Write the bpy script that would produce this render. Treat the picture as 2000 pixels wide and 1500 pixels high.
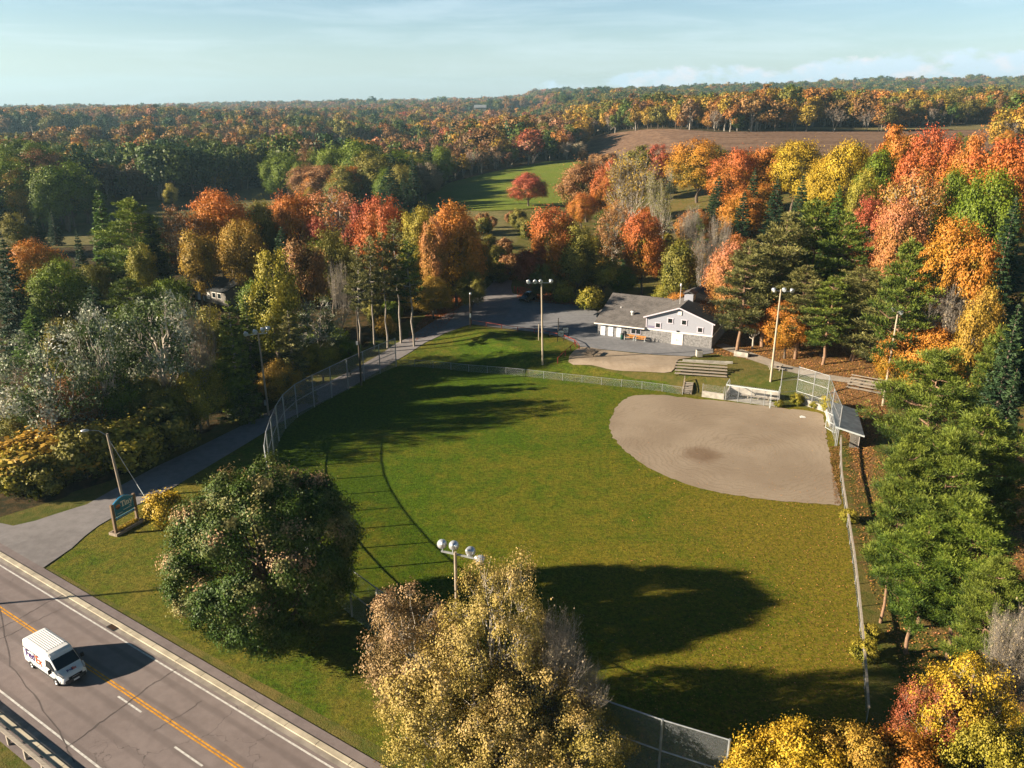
import bpy, bmesh, math, random
import numpy as np
from mathutils import Vector, Matrix

# ------------------------------------------------------------------ camera, world, sun
for o in list(bpy.data.objects):
    bpy.data.objects.remove(o)
S = bpy.context.scene
COL = S.collection
R = math.radians
FPX = 1571.0; HOR = 195.0; CAMH = 40.0
PIT = math.atan((750 - HOR) / FPX); SP, CP = math.sin(PIT), math.cos(PIT)
cam = bpy.data.objects.new('camera', bpy.data.cameras.new('camera'))
COL.objects.link(cam)
cam.location = (0, 0, CAMH); cam.rotation_euler = (math.pi / 2 - PIT, 0, 0)
cam.data.sensor_width = 36; cam.data.lens = 36 * FPX / 2000
cam.data.clip_start = 0.5; cam.data.clip_end = 30000
S.camera = cam
S.render.resolution_x, S.render.resolution_y = 1024, 768
S.view_settings.view_transform = 'Standard'; S.view_settings.look = 'None'
S.view_settings.exposure = 1.4; S.view_settings.gamma = 1
S.cycles.use_denoising = True
S.cycles.max_bounces = 4; S.cycles.transparent_max_bounces = 12
S.cycles.diffuse_bounces = 1; S.cycles.glossy_bounces = 2; S.cycles.transmission_bounces = 2
S.cycles.volume_bounces = 1
S.cycles.caustics_reflective = False; S.cycles.caustics_refractive = False

SUN_EL, SUN_TRAVEL = R(20.0), R(9.5)        # elevation; heading the light travels (from +X towards +Y)
sd = bpy.data.lights.new('sun', 'SUN'); sd.energy = 5.0; sd.angle = R(0.5); sd.color = (1.0, 0.85, 0.66)
sun = bpy.data.objects.new('sun', sd); COL.objects.link(sun)
trav = Vector((math.cos(SUN_EL) * math.cos(SUN_TRAVEL), math.cos(SUN_EL) * math.sin(SUN_TRAVEL), -math.sin(SUN_EL)))
sun.rotation_euler = trav.to_track_quat('-Z', 'Y').to_euler(); sun.location = (-200, 0, 200)


class NT:
    """small helper round a node tree"""
    def __init__(s, tree):
        s.t = tree; s.n = tree.nodes; s.l = tree.links; s.n.clear()
    def new(s, typ, **kw):
        nd = s.n.new(typ)
        for k, v in kw.items():
            if k == 'inp':
                for i, val in v.items(): nd.inputs[i].default_value = val
            else: setattr(nd, k, v)
        return nd
    def link(s, a, b): s.l.new(a, b)
    def math(s, op, a, b=None, clamp=False):
        nd = s.new('ShaderNodeMath', operation=op); nd.use_clamp = clamp
        for i, q in enumerate((a, b)):
            if q is None: continue
            if isinstance(q, (int, float)): nd.inputs[i].default_value = q
            else: s.link(q, nd.inputs[i])
        return nd.outputs[0]
    def mix(s, fac, a, b, mode='MIX'):
        nd = s.new('ShaderNodeMix', data_type='RGBA', blend_type=mode)
        for i, q in ((0, fac), (6, a), (7, b)):
            if isinstance(q, (int, float)): nd.inputs[i].default_value = q
            elif isinstance(q, (tuple, list)): nd.inputs[i].default_value = (*q[:3], 1)
            else: s.link(q, nd.inputs[i])
        return nd.outputs[2]
    def noise(s, vec, scale, detail=4, rough=0.55, dist=0.0):
        nd = s.new('ShaderNodeTexNoise', inp={'Scale': scale, 'Detail': detail, 'Roughness': rough, 'Distortion': dist})
        if vec is not None: s.link(vec, nd.inputs['Vector'])
        return nd.outputs[0]
    def step(s, x, a, b):
        nd = s.new('ShaderNodeMapRange', interpolation_type='SMOOTHSTEP', inp={'From Min': a, 'From Max': b})
        s.link(x, nd.inputs[0]); return nd.outputs[0]
    def ramp(s, fac, stops):
        nd = s.new('ShaderNodeValToRGB'); e = nd.color_ramp.elements
        while len(e) < len(stops): e.new(0.5)
        for el, (p, c) in zip(e, stops): el.position = p; el.color = (*c, 1)
        s.link(fac, nd.inputs[0]); return nd.outputs[0]
    def pos(s):
        return s.new('ShaderNodeNewGeometry').outputs['Position']
    def scaled(s, vec, sc):
        nd = s.new('ShaderNodeMapping'); nd.inputs['Scale'].default_value = sc
        s.link(vec, nd.inputs[0]); return nd.outputs[0]


# sky: Nishita, graded towards cyan and dimmed overhead to cut fill light, with a bank of cumulus low on the right and thin streaks
W = bpy.data.worlds.new('World'); S.world = W; W.use_nodes = True
w = NT(W.node_tree)
sky = w.new('ShaderNodeTexSky'); sky.sky_type = 'NISHITA'; sky.sun_disc = False
sky.sun_elevation = SUN_EL; sky.sun_rotation = math.atan2(-trav.x, -trav.y)
sky.air_density = 1.0; sky.dust_density = 0.6; sky.ozone_density = 1.2; sky.altitude = 200
dirv = w.new('ShaderNodeTexCoord').outputs['Generated']
sep = w.new('ShaderNodeSeparateXYZ'); w.link(dirv, sep.inputs[0])
el = sep.outputs['Z']
az = w.math('ARCTAN2', sep.outputs['X'], sep.outputs['Y'])
high = w.step(el, 0.09, 0.33)             # unseen upper sky dimmed and tinted teal to deepen shadows; horizon stays bright
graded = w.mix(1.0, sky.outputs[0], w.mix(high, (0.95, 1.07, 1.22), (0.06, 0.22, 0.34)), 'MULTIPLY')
# thin high streaks
n1 = w.noise(w.scaled(dirv, (2.2, 2.2, 22)), 2.0, 5, 0.6, 0.4)
st = w.math('MULTIPLY', w.math('MULTIPLY', w.step(n1, 0.42, 0.75), 0.24), w.math('SUBTRACT', 1.0, high))
c1 = w.mix(st, graded, (8.4, 9.5, 10.2))
# cumulus bank
n2 = w.noise(w.scaled(dirv, (1, 1, 1.9)), 17.0, 9, 0.66)
top = w.math('ADD', w.math('MULTIPLY', w.step(az, 0.0, 0.6), 0.024), 0.034)
t_ = w.math('MINIMUM', w.math('MAXIMUM', w.math('DIVIDE', el, top), 0.0), 1.0)
band = w.math('MULTIPLY', w.math('MULTIPLY', t_, w.math('SUBTRACT', 1.0, t_)), 4.0)
band = w.math('MULTIPLY', band, w.step(az, -0.06, 0.18))
cum = w.math('MULTIPLY', w.step(w.math('ADD', w.math('MULTIPLY', band, 0.34), n2), 0.67, 0.80), w.step(band, 0.02, 0.3))
n3 = w.noise(w.scaled(dirv, (1, 1, 1.8)), 30.0, 6, 0.6)
ccol = w.mix(w.step(n3, 0.45, 0.68), (6.8, 8.2, 9.8), (10.8, 9.0, 9.2))
c2 = w.mix(w.math('MULTIPLY', cum, 0.75), c1, ccol)
# pale low bank right along the horizon
c3 = w.mix(w.math('MULTIPLY', w.math('SUBTRACT', 1.0, w.step(el, 0.0, 0.10)), 0.30), c2, (6.9, 8.4, 9.8))
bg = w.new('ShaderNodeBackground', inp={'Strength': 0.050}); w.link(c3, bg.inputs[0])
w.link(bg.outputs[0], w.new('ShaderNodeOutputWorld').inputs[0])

# ------------------------------------------------------------------ terrain and pixel rays
def sm(v, a, b):
    t = np.clip((np.asarray(v, float) - a) / (b - a), 0, 1); return t * t * (3 - 2 * t)
TN = (0.314, 0.949); TB = (4.63, 114.4); TERR = 1.7
def hz(x, y):
    x = np.asarray(x, float); y = np.asarray(y, float)
    d = (x - TB[0]) * TN[0] + (y - TB[1]) * TN[1]
    hi = 8 + 20 * sm(-x, -5, 15)
    z = TERR * sm(d, 1.5, hi)
    z = z + 7.0 * sm(x, 46, 110) * sm(y, 85, 180) + 1.2 * sm(x, 34, 60) * sm(y, 20, 60)
    z = z + 14 * sm(y, 260, 650) * sm(x, -60, 150)
    z = z - 6 * sm(y, 200, 290) * sm(-x, 0, 80) * (1 - sm(y, 520, 820))
    q = x / np.maximum(y, 1)
    z = z + np.interp(q, [-0.62, -0.3, 0, 0.24, 0.42, 0.6], [-16, 0, 22, 42, 60, 70]) * sm(y, 900, 3400)
    z = z + 7 * np.sin(x / 190 + 1.3) * np.sin(y / 230 + x / 700) * sm(y, 480, 900)
    # ditch between the road and the ball field
    n = x * 0.556 + y * 0.831
    z = z - 0.55 * np.exp(-((n - 26.0) / 1.3) ** 2) * sm(x, -38, -32) * (1 - sm(y, 80, 95))
    return z
def hz1(x, y): return float(hz(x, y))
def ray(u, v):
    s = (u - 1000) / FPX; t = (v - 750) / FPX
    return s, CP - t * SP, -(SP + t * CP)
def hit(u, v, h=0.0):
    """ground point whose terrain height + h lies on the sight line through photo pixel (u, v)"""
    dx, dy, dz = ray(u, v)
    k = np.concatenate([np.arange(20, 300, 0.25), np.arange(300, 6000, 2.0)])
    f = CAMH + dz * k - (hz(dx * k, dy * k) + h)
    i = np.argmax(f < 0)
    if f[i] >= 0: i = len(k) - 1
    a, b = (k[i - 1], k[i]) if i else (k[0], k[0])
    for _ in range(25):
        m = (a + b) / 2
        if CAMH + dz * m - (hz1(dx * m, dy * m) + h) < 0: b = m
        else: a = m
    return dx * b, dy * b, CAMH + dz * b - h
def at(u, v):
    x, y, z = hit(u, v); return Vector((x, y, hz1(x, y)))
def depth(p): return p[1] * CP - (p[2] - CAMH) * SP

# ------------------------------------------------------------------ object helpers
def tag(o, label=None, cat=None, group=None, kind=None):
    if label: o['label'] = label
    if cat: o['category'] = cat
    if group: o['group'] = group
    if kind: o['kind'] = kind
    return o
def thing(name, label, cat, loc=(0, 0, 0), rz=0.0, group=None):
    o = bpy.data.objects.new(name, None); COL.objects.link(o)
    o.location = loc; o.rotation_euler = (0, 0, rz); o.empty_display_size = 0.3
    return tag(o, label, cat, group)

class MB:
    """collects polygons for ONE mesh object"""
    def __init__(s): s.v = []; s.f = []; s.m = []; s.sm = []; s.uv = {}
    def add(s, vs, fs, mi=0, smooth=False):
        b = len(s.v); s.v += [tuple(p) for p in vs]
        for f in fs: s.f.append([b + i for i in f]); s.m.append(mi); s.sm.append(smooth)
        return s
    def box(s, c, d, rz=0, mi=0, tilt=None):
        hx, hy, hz_ = d[0] / 2, d[1] / 2, d[2] / 2
        M = Matrix.Rotation(rz, 3, 'Z')
        if tilt is not None: M = M @ tilt
        vs = [Vector(c) + M @ Vector((x, y, z)) for z in (-hz_, hz_) for x, y in ((-hx, -hy), (hx, -hy), (hx, hy), (-hx, hy))]
        return s.add(vs, [(3, 2, 1, 0), (4, 5, 6, 7), (0, 1, 5, 4), (1, 2, 6, 5), (2, 3, 7, 6), (3, 0, 4, 7)], mi)
    def tube(s, pts, rad, n=8, mi=0, cap=True):
        pts = [Vector(p) for p in pts]
        if isinstance(rad, (int, float)): rad = [rad] * len(pts)
        vs = []; up0 = None
        for i, p in enumerate(pts):
            d = (pts[min(i + 1, len(pts) - 1)] - pts[max(i - 1, 0)]).normalized()
            a = Vector((0, 0, 1)) if abs(d.z) < 0.9 else Vector((1, 0, 0))
            u = d.cross(a).normalized()
            if up0 is not None:
                u = (up0 - d * up0.dot(d)).normalized()
            up0 = u; q = d.cross(u)
            vs += [p + (u * math.cos(2 * math.pi * k / n) + q * math.sin(2 * math.pi * k / n)) * rad[i] for k in range(n)]
        fs = [(i * n + k, i * n + (k + 1) % n, (i + 1) * n + (k + 1) % n, (i + 1) * n + k) for i in range(len(pts) - 1) for k in range(n)]
        s.add(vs, fs, mi, True)
        if cap:
            s.add(vs[:n], [tuple(range(n))[::-1]], mi); s.add(vs[-n:], [tuple(range(n))], mi)
        return s
    def bar(s, a, b, wd, ht, mi=0):
        a, b = Vector(a), Vector(b); d = (b - a)
        L = d.length; M = d.to_track_quat('X', 'Z').to_matrix()
        vs = [(a + b) / 2 + M @ Vector((x, y, z)) for z in (-ht / 2, ht / 2) for x, y in ((-L / 2, -wd / 2), (L / 2, -wd / 2), (L / 2, wd / 2), (-L / 2, wd / 2))]
        return s.add(vs, [(3, 2, 1, 0), (4, 5, 6, 7), (0, 1, 5, 4), (1, 2, 6, 5), (2, 3, 7, 6), (3, 0, 4, 7)], mi)
    def lathe(s, prof, c=(0, 0, 0), M=None, n=16, mi=0):
        c = Vector(c); vs = []
        for r, z in prof:
            for k in range(n):
                p = Vector((r * math.cos(2 * math.pi * k / n), r * math.sin(2 * math.pi * k / n), z))
                vs.append(c + (M @ p if M else p))
        fs = [(i * n + k, i * n + (k + 1) % n, (i + 1) * n + (k + 1) % n, (i + 1) * n + k) for i in range(len(prof) - 1) for k in range(n)]
        return s.add(vs, fs, mi, True)
    def poly(s, vs, mi=0): return s.add(vs, [tuple(range(len(vs)))], mi)
    def prism(s, pl, z0, z1, mi=0):
        n = len(pl); vs = [(x, y, z0) for x, y in pl] + [(x, y, z1) for x, y in pl]
        return s.add(vs, [tuple(range(n))[::-1], tuple(range(n, 2 * n))] + [(i, (i + 1) % n, n + (i + 1) % n, n + i) for i in range(n)], mi)
    def build(s, name, mats, parent=None, bevel=0.0, loc=None):
        me = bpy.data.meshes.new(name); me.from_pydata(s.v, [], s.f)
        for mt in (mats if isinstance(mats, (list, tuple)) else [mats]): me.materials.append(mt)
        me.polygons.foreach_set('material_index', s.m); me.polygons.foreach_set('use_smooth', s.sm); me.update()
        o = bpy.data.objects.new(name, me); COL.objects.link(o)
        if parent: o.parent = parent
        if loc is not None: o.location = loc
        if bevel:
            b = o.modifiers.new('bevel', 'BEVEL'); b.width = bevel; b.segments = 2; b.limit_method = 'ANGLE'
        return o

def np_mesh(name, V, Fq, mats, attrs=(), tri=False, smooth=False, midx=None):
    me = bpy.data.meshes.new(name); k = Fq.shape[1]
    me.vertices.add(len(V)); me.vertices.foreach_set('co', np.ascontiguousarray(V, np.float32).ravel())
    me.loops.add(Fq.size); me.loops.foreach_set('vertex_index', np.ascontiguousarray(Fq, np.int32).ravel())
    me.polygons.add(len(Fq)); me.polygons.foreach_set('loop_start', np.arange(0, Fq.size, k, dtype=np.int32))
    if smooth: me.polygons.foreach_set('use_smooth', np.ones(len(Fq), bool))
    if midx is not None: me.polygons.foreach_set('material_index', midx.astype(np.int32))
    for m in (mats if isinstance(mats, (list, tuple)) else [mats]): me.materials.append(m)
    me.update(calc_edges=True)
    for an, dom, data in attrs:
        a = me.attributes.new(an, 'FLOAT_COLOR', dom)
        d = np.ones((len(data), 4), np.float32); d[:, :3] = data; a.data.foreach_set('color', d.ravel())
    return me

# ------------------------------------------------------------------ materials
def mat(name):
    m = bpy.data.materials.new(name); m.use_nodes = True; return m, NT(m.node_tree)
def finish(n, col, rough=0.8, metal=0.0, bump=None, bstr=0.3, bdist=0.05, spec=0.3):
    p = n.new('ShaderNodeBsdfPrincipled'); p.inputs['Roughness'].default_value = rough
    p.inputs['Metallic'].default_value = metal; p.inputs['Specular IOR Level'].default_value = spec
    if isinstance(col, tuple): p.inputs['Base Color'].default_value = (*col, 1)
    else: n.link(col, p.inputs['Base Color'])
    if bump is not None:
        b = n.new('ShaderNodeBump', inp={'Strength': bstr, 'Distance': bdist}); n.link(bump, b.inputs['Height']); n.link(b.outputs[0], p.inputs['Normal'])
    n.link(p.outputs[0], n.new('ShaderNodeOutputMaterial').inputs[0]); return p
def plain(name, col, rough=0.7, metal=0.0, var=0.15, sc=3.0, spec=0.3):
    m, n = mat(name); f = n.noise(n.pos(), sc, 5)
    lo = tuple(c * (1 - var) for c in col); hi = tuple(min(1, c * (1 + var)) for c in col)
    finish(n, n.mix(n.step(f, 0.3, 0.7), lo, hi), rough, metal, spec=spec); return m

M = {}
M['white'] = plain('white_paint', (0.78, 0.77, 0.74), 0.45, var=0.06, sc=1.5)
M['vanwhite'] = plain('van_white', (0.80, 0.80, 0.79), 0.28, var=0.03, spec=0.5)
M['black'] = plain('black_plastic', (0.015, 0.016, 0.018), 0.5)
M['dark'] = plain('dark_grey_plastic', (0.05, 0.052, 0.055), 0.6)
M['tyre'] = plain('tyre_rubber', (0.02, 0.02, 0.02), 0.9)
M['rim'] = plain('rim_metal', (0.45, 0.45, 0.46), 0.4, 0.7)
M['glass'] = plain('dark_glass', (0.012, 0.018, 0.02), 0.06, spec=0.8)
M['headlamp'] = plain('headlamp_glass', (0.45, 0.42, 0.40), 0.12, spec=0.8)
M['tail'] = plain('red_lens', (0.35, 0.01, 0.01), 0.2)
M['suvblack'] = plain('black_car_paint', (0.012, 0.012, 0.013), 0.2, spec=0.6)
M['purple'] = plain('purple_lettering', (0.07, 0.02, 0.17), 0.5, var=0.02)
M['orange'] = plain('orange_lettering', (0.80, 0.10, 0.02), 0.5, var=0.02)
M['steel'] = plain('galvanised_steel', (0.42, 0.44, 0.45), 0.45, 0.55, 0.15, 2)
M['alu'] = plain('spun_aluminium', (0.62, 0.64, 0.66), 0.3, 0.5, 0.05)
M['lens'] = plain('lamp_lens', (0.5, 0.55, 0.58), 0.1, spec=0.8)
M['concrete'] = plain('concrete', (0.42, 0.39, 0.34), 0.9, var=0.25, sc=1.2)
M['kerb'] = plain('kerb_concrete', (0.50, 0.44, 0.33), 0.9, var=0.22, sc=0.9)
M['gutter'] = plain('gutter_concrete', (0.30, 0.265, 0.225), 0.9, var=0.25, sc=0.9)
M['yellow'] = plain('yellow_road_paint', (0.62, 0.29, 0.03), 0.7, var=0.3, sc=4)
M['linewhite'] = plain('white_road_paint', (0.62, 0.60, 0.56), 0.7, var=0.2, sc=4)
M['grate'] = plain('rusty_iron', (0.10, 0.055, 0.035), 0.8)
M['redrail'] = plain('red_rail_paint', (0.30, 0.055, 0.035), 0.7, var=0.3)
M['blue'] = plain('sign_blue', (0.018, 0.18, 0.34), 0.4, var=0.08)
M['rustred'] = plain('emblem_orange', (0.45, 0.16, 0.04), 0.5)
M['signwhite'] = plain('sign_lettering', (0.75, 0.76, 0.74), 0.5, var=0.03)
M['boardwhite'] = plain('notice_board', (0.55, 0.60, 0.60), 0.4, var=0.12, sc=6)
M['green'] = plain('bin_green', (0.02, 0.09, 0.06), 0.5)
M['roofmetal'] = plain('blue_grey_roof', (0.22, 0.27, 0.31), 0.5, 0.15, 0.22, 1.3)
M['lilac'] = plain('lilac_trim', (0.62, 0.56, 0.62), 0.6, var=0.05)
M['trimwhite'] = plain('cream_trim', (0.82, 0.78, 0.72), 0.6, var=0.05)
M['door'] = plain('cream_door', (0.84, 0.76, 0.70), 0.55, var=0.04)
M['doorwhite'] = plain('white_steel_door', (0.72, 0.74, 0.78), 0.5, var=0.05)

def wood_mat(name, lo, hi, sc=(1, 1, 12)):
    m, n = mat(name)
    f = n.noise(n.scaled(n.new('ShaderNodeTexCoord').outputs['Object'], sc), 2.2, 6, 0.6)
    finish(n, n.mix(n.step(f, 0.3, 0.7), lo, hi), 0.85, bump=f, bstr=0.4, bdist=0.02); return m
M['wood'] = wood_mat('weathered_wood', (0.24, 0.19, 0.14), (0.44, 0.36, 0.27), (10, 10, 0.8))
M['pole'] = wood_mat('pole_wood', (0.36, 0.29, 0.20), (0.56, 0.47, 0.35), (14, 14, 0.5))
M['darkpole'] = wood_mat('dark_pole_wood', (0.05, 0.04, 0.03), (0.11, 0.085, 0.06), (14, 14, 0.5))
M['bench'] = wood_mat('varnished_bench', (0.42, 0.17, 0.03), (0.60, 0.27, 0.06), (1, 10, 10))
M['bleach'] = wood_mat('grey_plank', (0.30, 0.26, 0.21), (0.48, 0.42, 0.35), (0.6, 9, 9))
M['signpost'] = wood_mat('sign_post_wood', (0.16, 0.11, 0.07), (0.27, 0.19, 0.13), (10, 10, 0.6))

def chain_mat(name='chain_link_wire', cover=0.07):
    """galvanised chain link: wires of a diamond mesh in the panel's own UV, open between them"""
    m, n = mat(name)
    uv = n.new('ShaderNodeUVMap').outputs[0]
    sp_ = n.new('ShaderNodeSeparateXYZ'); n.link(uv, sp_.inputs[0])
    fr = []
    for op in ('ADD', 'SUBTRACT'):
        a = n.math('FRACT', n.math('MULTIPLY', n.math(op, sp_.outputs[0], sp_.outputs[1]), 12.0))
        fr.append(n.math('LESS_THAN', a, cover))
    fac = n.math('MAXIMUM', fr[0], fr[1])
    p = n.new('ShaderNodeBsdfPrincipled', inp={'Base Color': (0.42, 0.45, 0.47, 1), 'Roughness': 0.5, 'Metallic': 0.3})
    mx = n.new('ShaderNodeMixShader'); n.link(fac, mx.inputs[0])
    n.link(n.new('ShaderNodeBsdfTransparent').outputs[0], mx.inputs[1]); n.link(p.outputs[0], mx.inputs[2])
    n.link(mx.outputs[0], n.new('ShaderNodeOutputMaterial').inputs[0]); return m
M['chain'] = chain_mat(); M['chaindense'] = chain_mat('heavy_chain_link_wire', 0.115)

def asphalt(name, lo, hi, crack=0.0, tracks=False, rough=0.85):
    m, n = mat(name); P = n.pos()
    big = n.noise(P, 0.13, 4, 0.6); fine = n.noise(P, 18, 3, 0.7); mid = n.noise(P, 1.1, 5, 0.6)
    f = n.math('ADD', n.math('MULTIPLY', big, 0.5), n.math('MULTIPLY', mid, 0.5))
    c = n.mix(n.step(f, 0.35, 0.65), lo, hi)
    c = n.mix(n.math('MULTIPLY', n.step(fine, 0.35, 0.7), 0.35), c, tuple(h * 1.35 for h in hi))
    if tracks:       # dark tyre tracks running along the road
        rot = n.new('ShaderNodeMapping'); rot.inputs['Rotation'].default_value = (0, 0, math.atan2(0.556, 0.831)); n.link(P, rot.inputs[0])
        sx = n.new('ShaderNodeSeparateXYZ'); n.link(rot.outputs[0], sx.inputs[0])
        t = n.math('SUBTRACT', sx.outputs[1], n.math('MULTIPLY', n.noise(n.scaled(rot.outputs[0], (0.05, 0.6, 1)), 2, 3), 0.8))
        t = n.math('SINE', n.math('MULTIPLY', t, 3.5))
        c = n.mix(n.math('MULTIPLY', n.step(t, 0.2, 1.0), 0.40), c, tuple(l * 0.66 for l in lo))
    if crack:
        v = n.new('ShaderNodeTexVoronoi', feature='DISTANCE_TO_EDGE', inp={'Scale': 0.16})
        wob = n.new('ShaderNodeMix', data_type='VECTOR'); wob.inputs[0].default_value = 0.06
        nz = n.new('ShaderNodeTexNoise', inp={'Scale': 0.9, 'Detail': 5}); n.link(P, nz.inputs['Vector'])
        ad = n.new('ShaderNodeVectorMath', operation='ADD'); sc = n.new('ShaderNodeVectorMath', operation='SCALE'); sc.inputs[3].default_value = 2.0
        n.link(nz.outputs[1], sc.inputs[0]); n.link(P, ad.inputs[0]); n.link(sc.outputs[0], ad.inputs[1]); n.link(ad.outputs[0], v.inputs['Vector'])
        e = n.math('SUBTRACT', 1.0, n.step(v.outputs[0], 0.0, 0.006)); e = n.math('MULTIPLY', e, n.step(n.noise(P, 0.08, 2), 0.45, 0.62))
        c = n.mix(n.math('MULTIPLY', e, crack), c, tuple(l * 0.35 for l in lo))
    finish(n, c, rough, bump=fine, bstr=0.25, bdist=0.01, spec=0.25); return m
M['road'] = asphalt('road_asphalt', (0.182, 0.147, 0.138), (0.245, 0.202, 0.190), 0.8, True)
M['shoulder'] = asphalt('shoulder_asphalt', (0.155, 0.127, 0.122), (0.235, 0.195, 0.188), 0.5)
M['crackseal'] = asphalt('crack_sealant', (0.085, 0.070, 0.066), (0.14, 0.115, 0.108))
M['drive'] = asphalt('driveway_gravel_asphalt', (0.165, 0.152, 0.150), (0.25, 0.232, 0.228), 0.2)
M['lot'] = asphalt('lot_asphalt', (0.160, 0.162, 0.170), (0.240, 0.240, 0.248), 0.3)
M['path'] = asphalt('path_concrete', (0.24, 0.205, 0.165), (0.36, 0.31, 0.25), 0.3)

def turf_mat(name, lush, dry, leafy=0.0, mow=0.0):
    m, n = mat(name); P = n.pos()
    big = n.noise(P, 0.045, 4, 0.6, 0.5); mid = n.noise(P, 0.55, 5, 0.65); fine = n.noise(P, 5.0, 5, 0.8)
    f = n.math('ADD', n.math('MULTIPLY', big, 0.55), n.math('MULTIPLY', mid, 0.45))
    f = n.math('ADD', f, n.math('MULTIPLY', n.math('SUBTRACT', fine, 0.5), 0.35))
    if leafy:          # the right half of the outfield has dried to gold
        sx0 = n.new('ShaderNodeSeparateXYZ'); n.link(P, sx0.inputs[0])
        g0 = n.step(n.math('SUBTRACT', sx0.outputs[0], n.math('MULTIPLY', sx0.outputs[1], 0.25)), -50, 12)
        f = n.math('ADD', f, n.math('MULTIPLY', n.math('SUBTRACT', g0, 0.55), 0.22))
    c = n.mix(n.step(f, 0.36, 0.64), lush, dry)
    c = n.mix(n.math('MULTIPLY', n.step(fine, 0.47, 0.66), 0.75), c, tuple(0.36 * q for q in lush))
    f2 = n.noise(P, 2.3, 7, 0.85)
    c = n.mix(1.0, c, n.mix(n.step(f2, 0.40, 0.60), (0.62, 0.66, 0.62), (1.30, 1.26, 1.3)), 'MULTIPLY')
    if leafy:
        sx = n.new('ShaderNodeSeparateXYZ'); n.link(P, sx.inputs[0])
        g = n.step(n.math('SUBTRACT', n.math('MULTIPLY', sx.outputs[0], 0.8), n.math('MULTIPLY', sx.outputs[1], 0.45)), -38, 8)
        sp2 = n.noise(P, 4.2, 2, 0.6)
        k = n.math('MULTIPLY', n.step(sp2, 0.56, 0.64), n.math('MULTIPLY', g, leafy))
        c = n.mix(k, c, (0.30, 0.155, 0.05))
    finish(n, c, 0.95, bump=n.math('ADD', fine, n.math('MULTIPLY', mid, 0.6)), bstr=0.85, bdist=0.16, spec=0.1); return m
M['turf'] = turf_mat('outfield_turf', (0.070, 0.124, 0.005), (0.192, 0.160, 0.015), 0.75)
M['verge'] = turf_mat('verge_grass', (0.065, 0.120, 0.006), (0.190, 0.155, 0.024))
M['meadow'] = turf_mat('meadow_grass', (0.150, 0.215, 0.022), (0.210, 0.225, 0.036))
M['dryfield'] = turf_mat('dry_field', (0.17, 0.15, 0.06), (0.26, 0.21, 0.09))

def plow_mat():
    m, n = mat('plowed_soil'); P = n.pos()
    a = n.noise(n.scaled(P, (0.012, 0.16, 1)), 1.0, 5, 0.7); b = n.noise(P, 0.35, 5, 0.7)
    c = n.mix(n.step(n.math('ADD', n.math('MULTIPLY', a, 0.5), n.math('MULTIPLY', b, 0.5)), 0.38, 0.62), (0.135, 0.078, 0.050), (0.26, 0.165, 0.105))
    finish(n, c, 0.95, bump=b, bstr=0.8, bdist=0.6, spec=0.1); return m
M['plow'] = plow_mat()

def dirt_mat():
    m, n = mat('infield_dirt'); P = n.pos()
    sub = n.new('ShaderNodeVectorMath', operation='SUBTRACT'); n.link(P, sub.inputs[0]); sub.inputs[1].default_value = (28.5, 89.5, 0)
    ln = n.new('ShaderNodeVectorMath', operation='LENGTH'); n.link(sub.outputs[0], ln.inputs[0])
    wob = n.math('MULTIPLY', n.noise(P, 0.22, 3), 5.0)
    rings = n.math('SINE', n.math('MULTIPLY', n.math('ADD', ln.outputs['Value'], wob), 9.0))
    mask = n.step(n.noise(P, 0.10, 3), 0.36, 0.58)
    fine = n.noise(P, 9, 4, 0.7); big = n.noise(P, 0.14, 4)
    c = n.mix(n.step(big, 0.35, 0.65), (0.290, 0.226, 0.162), (0.350, 0.280, 0.205))
    c = n.mix(n.math('MULTIPLY', n.math('MULTIPLY', n.step(rings, 0.2, 1.0), mask), 0.30), c, (0.20, 0.15, 0.10))
    c = n.mix(n.math('MULTIPLY', n.step(fine, 0.54, 0.68), 0.55), c, (0.20, 0.145, 0.09))
    # the damp patch that stands in the dirt
    DP = at(1370, 888)
    s2 = n.new('ShaderNodeVectorMath', operation='SUBTRACT'); n.link(P, s2.inputs[0]); s2.inputs[1].default_value = (DP.x, DP.y, 0)
    sc = n.scaled(s2.outputs[0], (0.36, 0.36, 0)); l2 = n.new('ShaderNodeVectorMath', operation='LENGTH'); n.link(sc, l2.inputs[0])
    r2 = n.math('ADD', l2.outputs['Value'], n.math('MULTIPLY', n.math('SUBTRACT', n.noise(P, 0.9, 4), 0.5), 0.7))
    c = n.mix(n.math('MULTIPLY', n.math('SUBTRACT', 1.0, n.step(r2, 0.35, 1.15)), 0.62), c, (0.15, 0.09, 0.052))
    finish(n, c, 0.95, bump=n.math('ADD', fine, n.math('MULTIPLY', rings, 0.15)), bstr=0.35, bdist=0.03, spec=0.1); return m
M['dirt'] = dirt_mat()
def gravel_mat():
    m, n = mat('pale_gravel'); P = n.pos(); f = n.noise(P, 6, 5, 0.75); b = n.noise(P, 0.3, 4)
    c = n.mix(n.step(b, 0.35, 0.65), (0.30, 0.235, 0.165), (0.40, 0.32, 0.235))
    c = n.mix(n.math('MULTIPLY', n.step(f, 0.52, 0.66), 0.5), c, (0.22, 0.17, 0.12))
    finish(n, c, 0.95, bump=f, bstr=0.4, bdist=0.04, spec=0.1); return m
M['gravel'] = gravel_mat()

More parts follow.
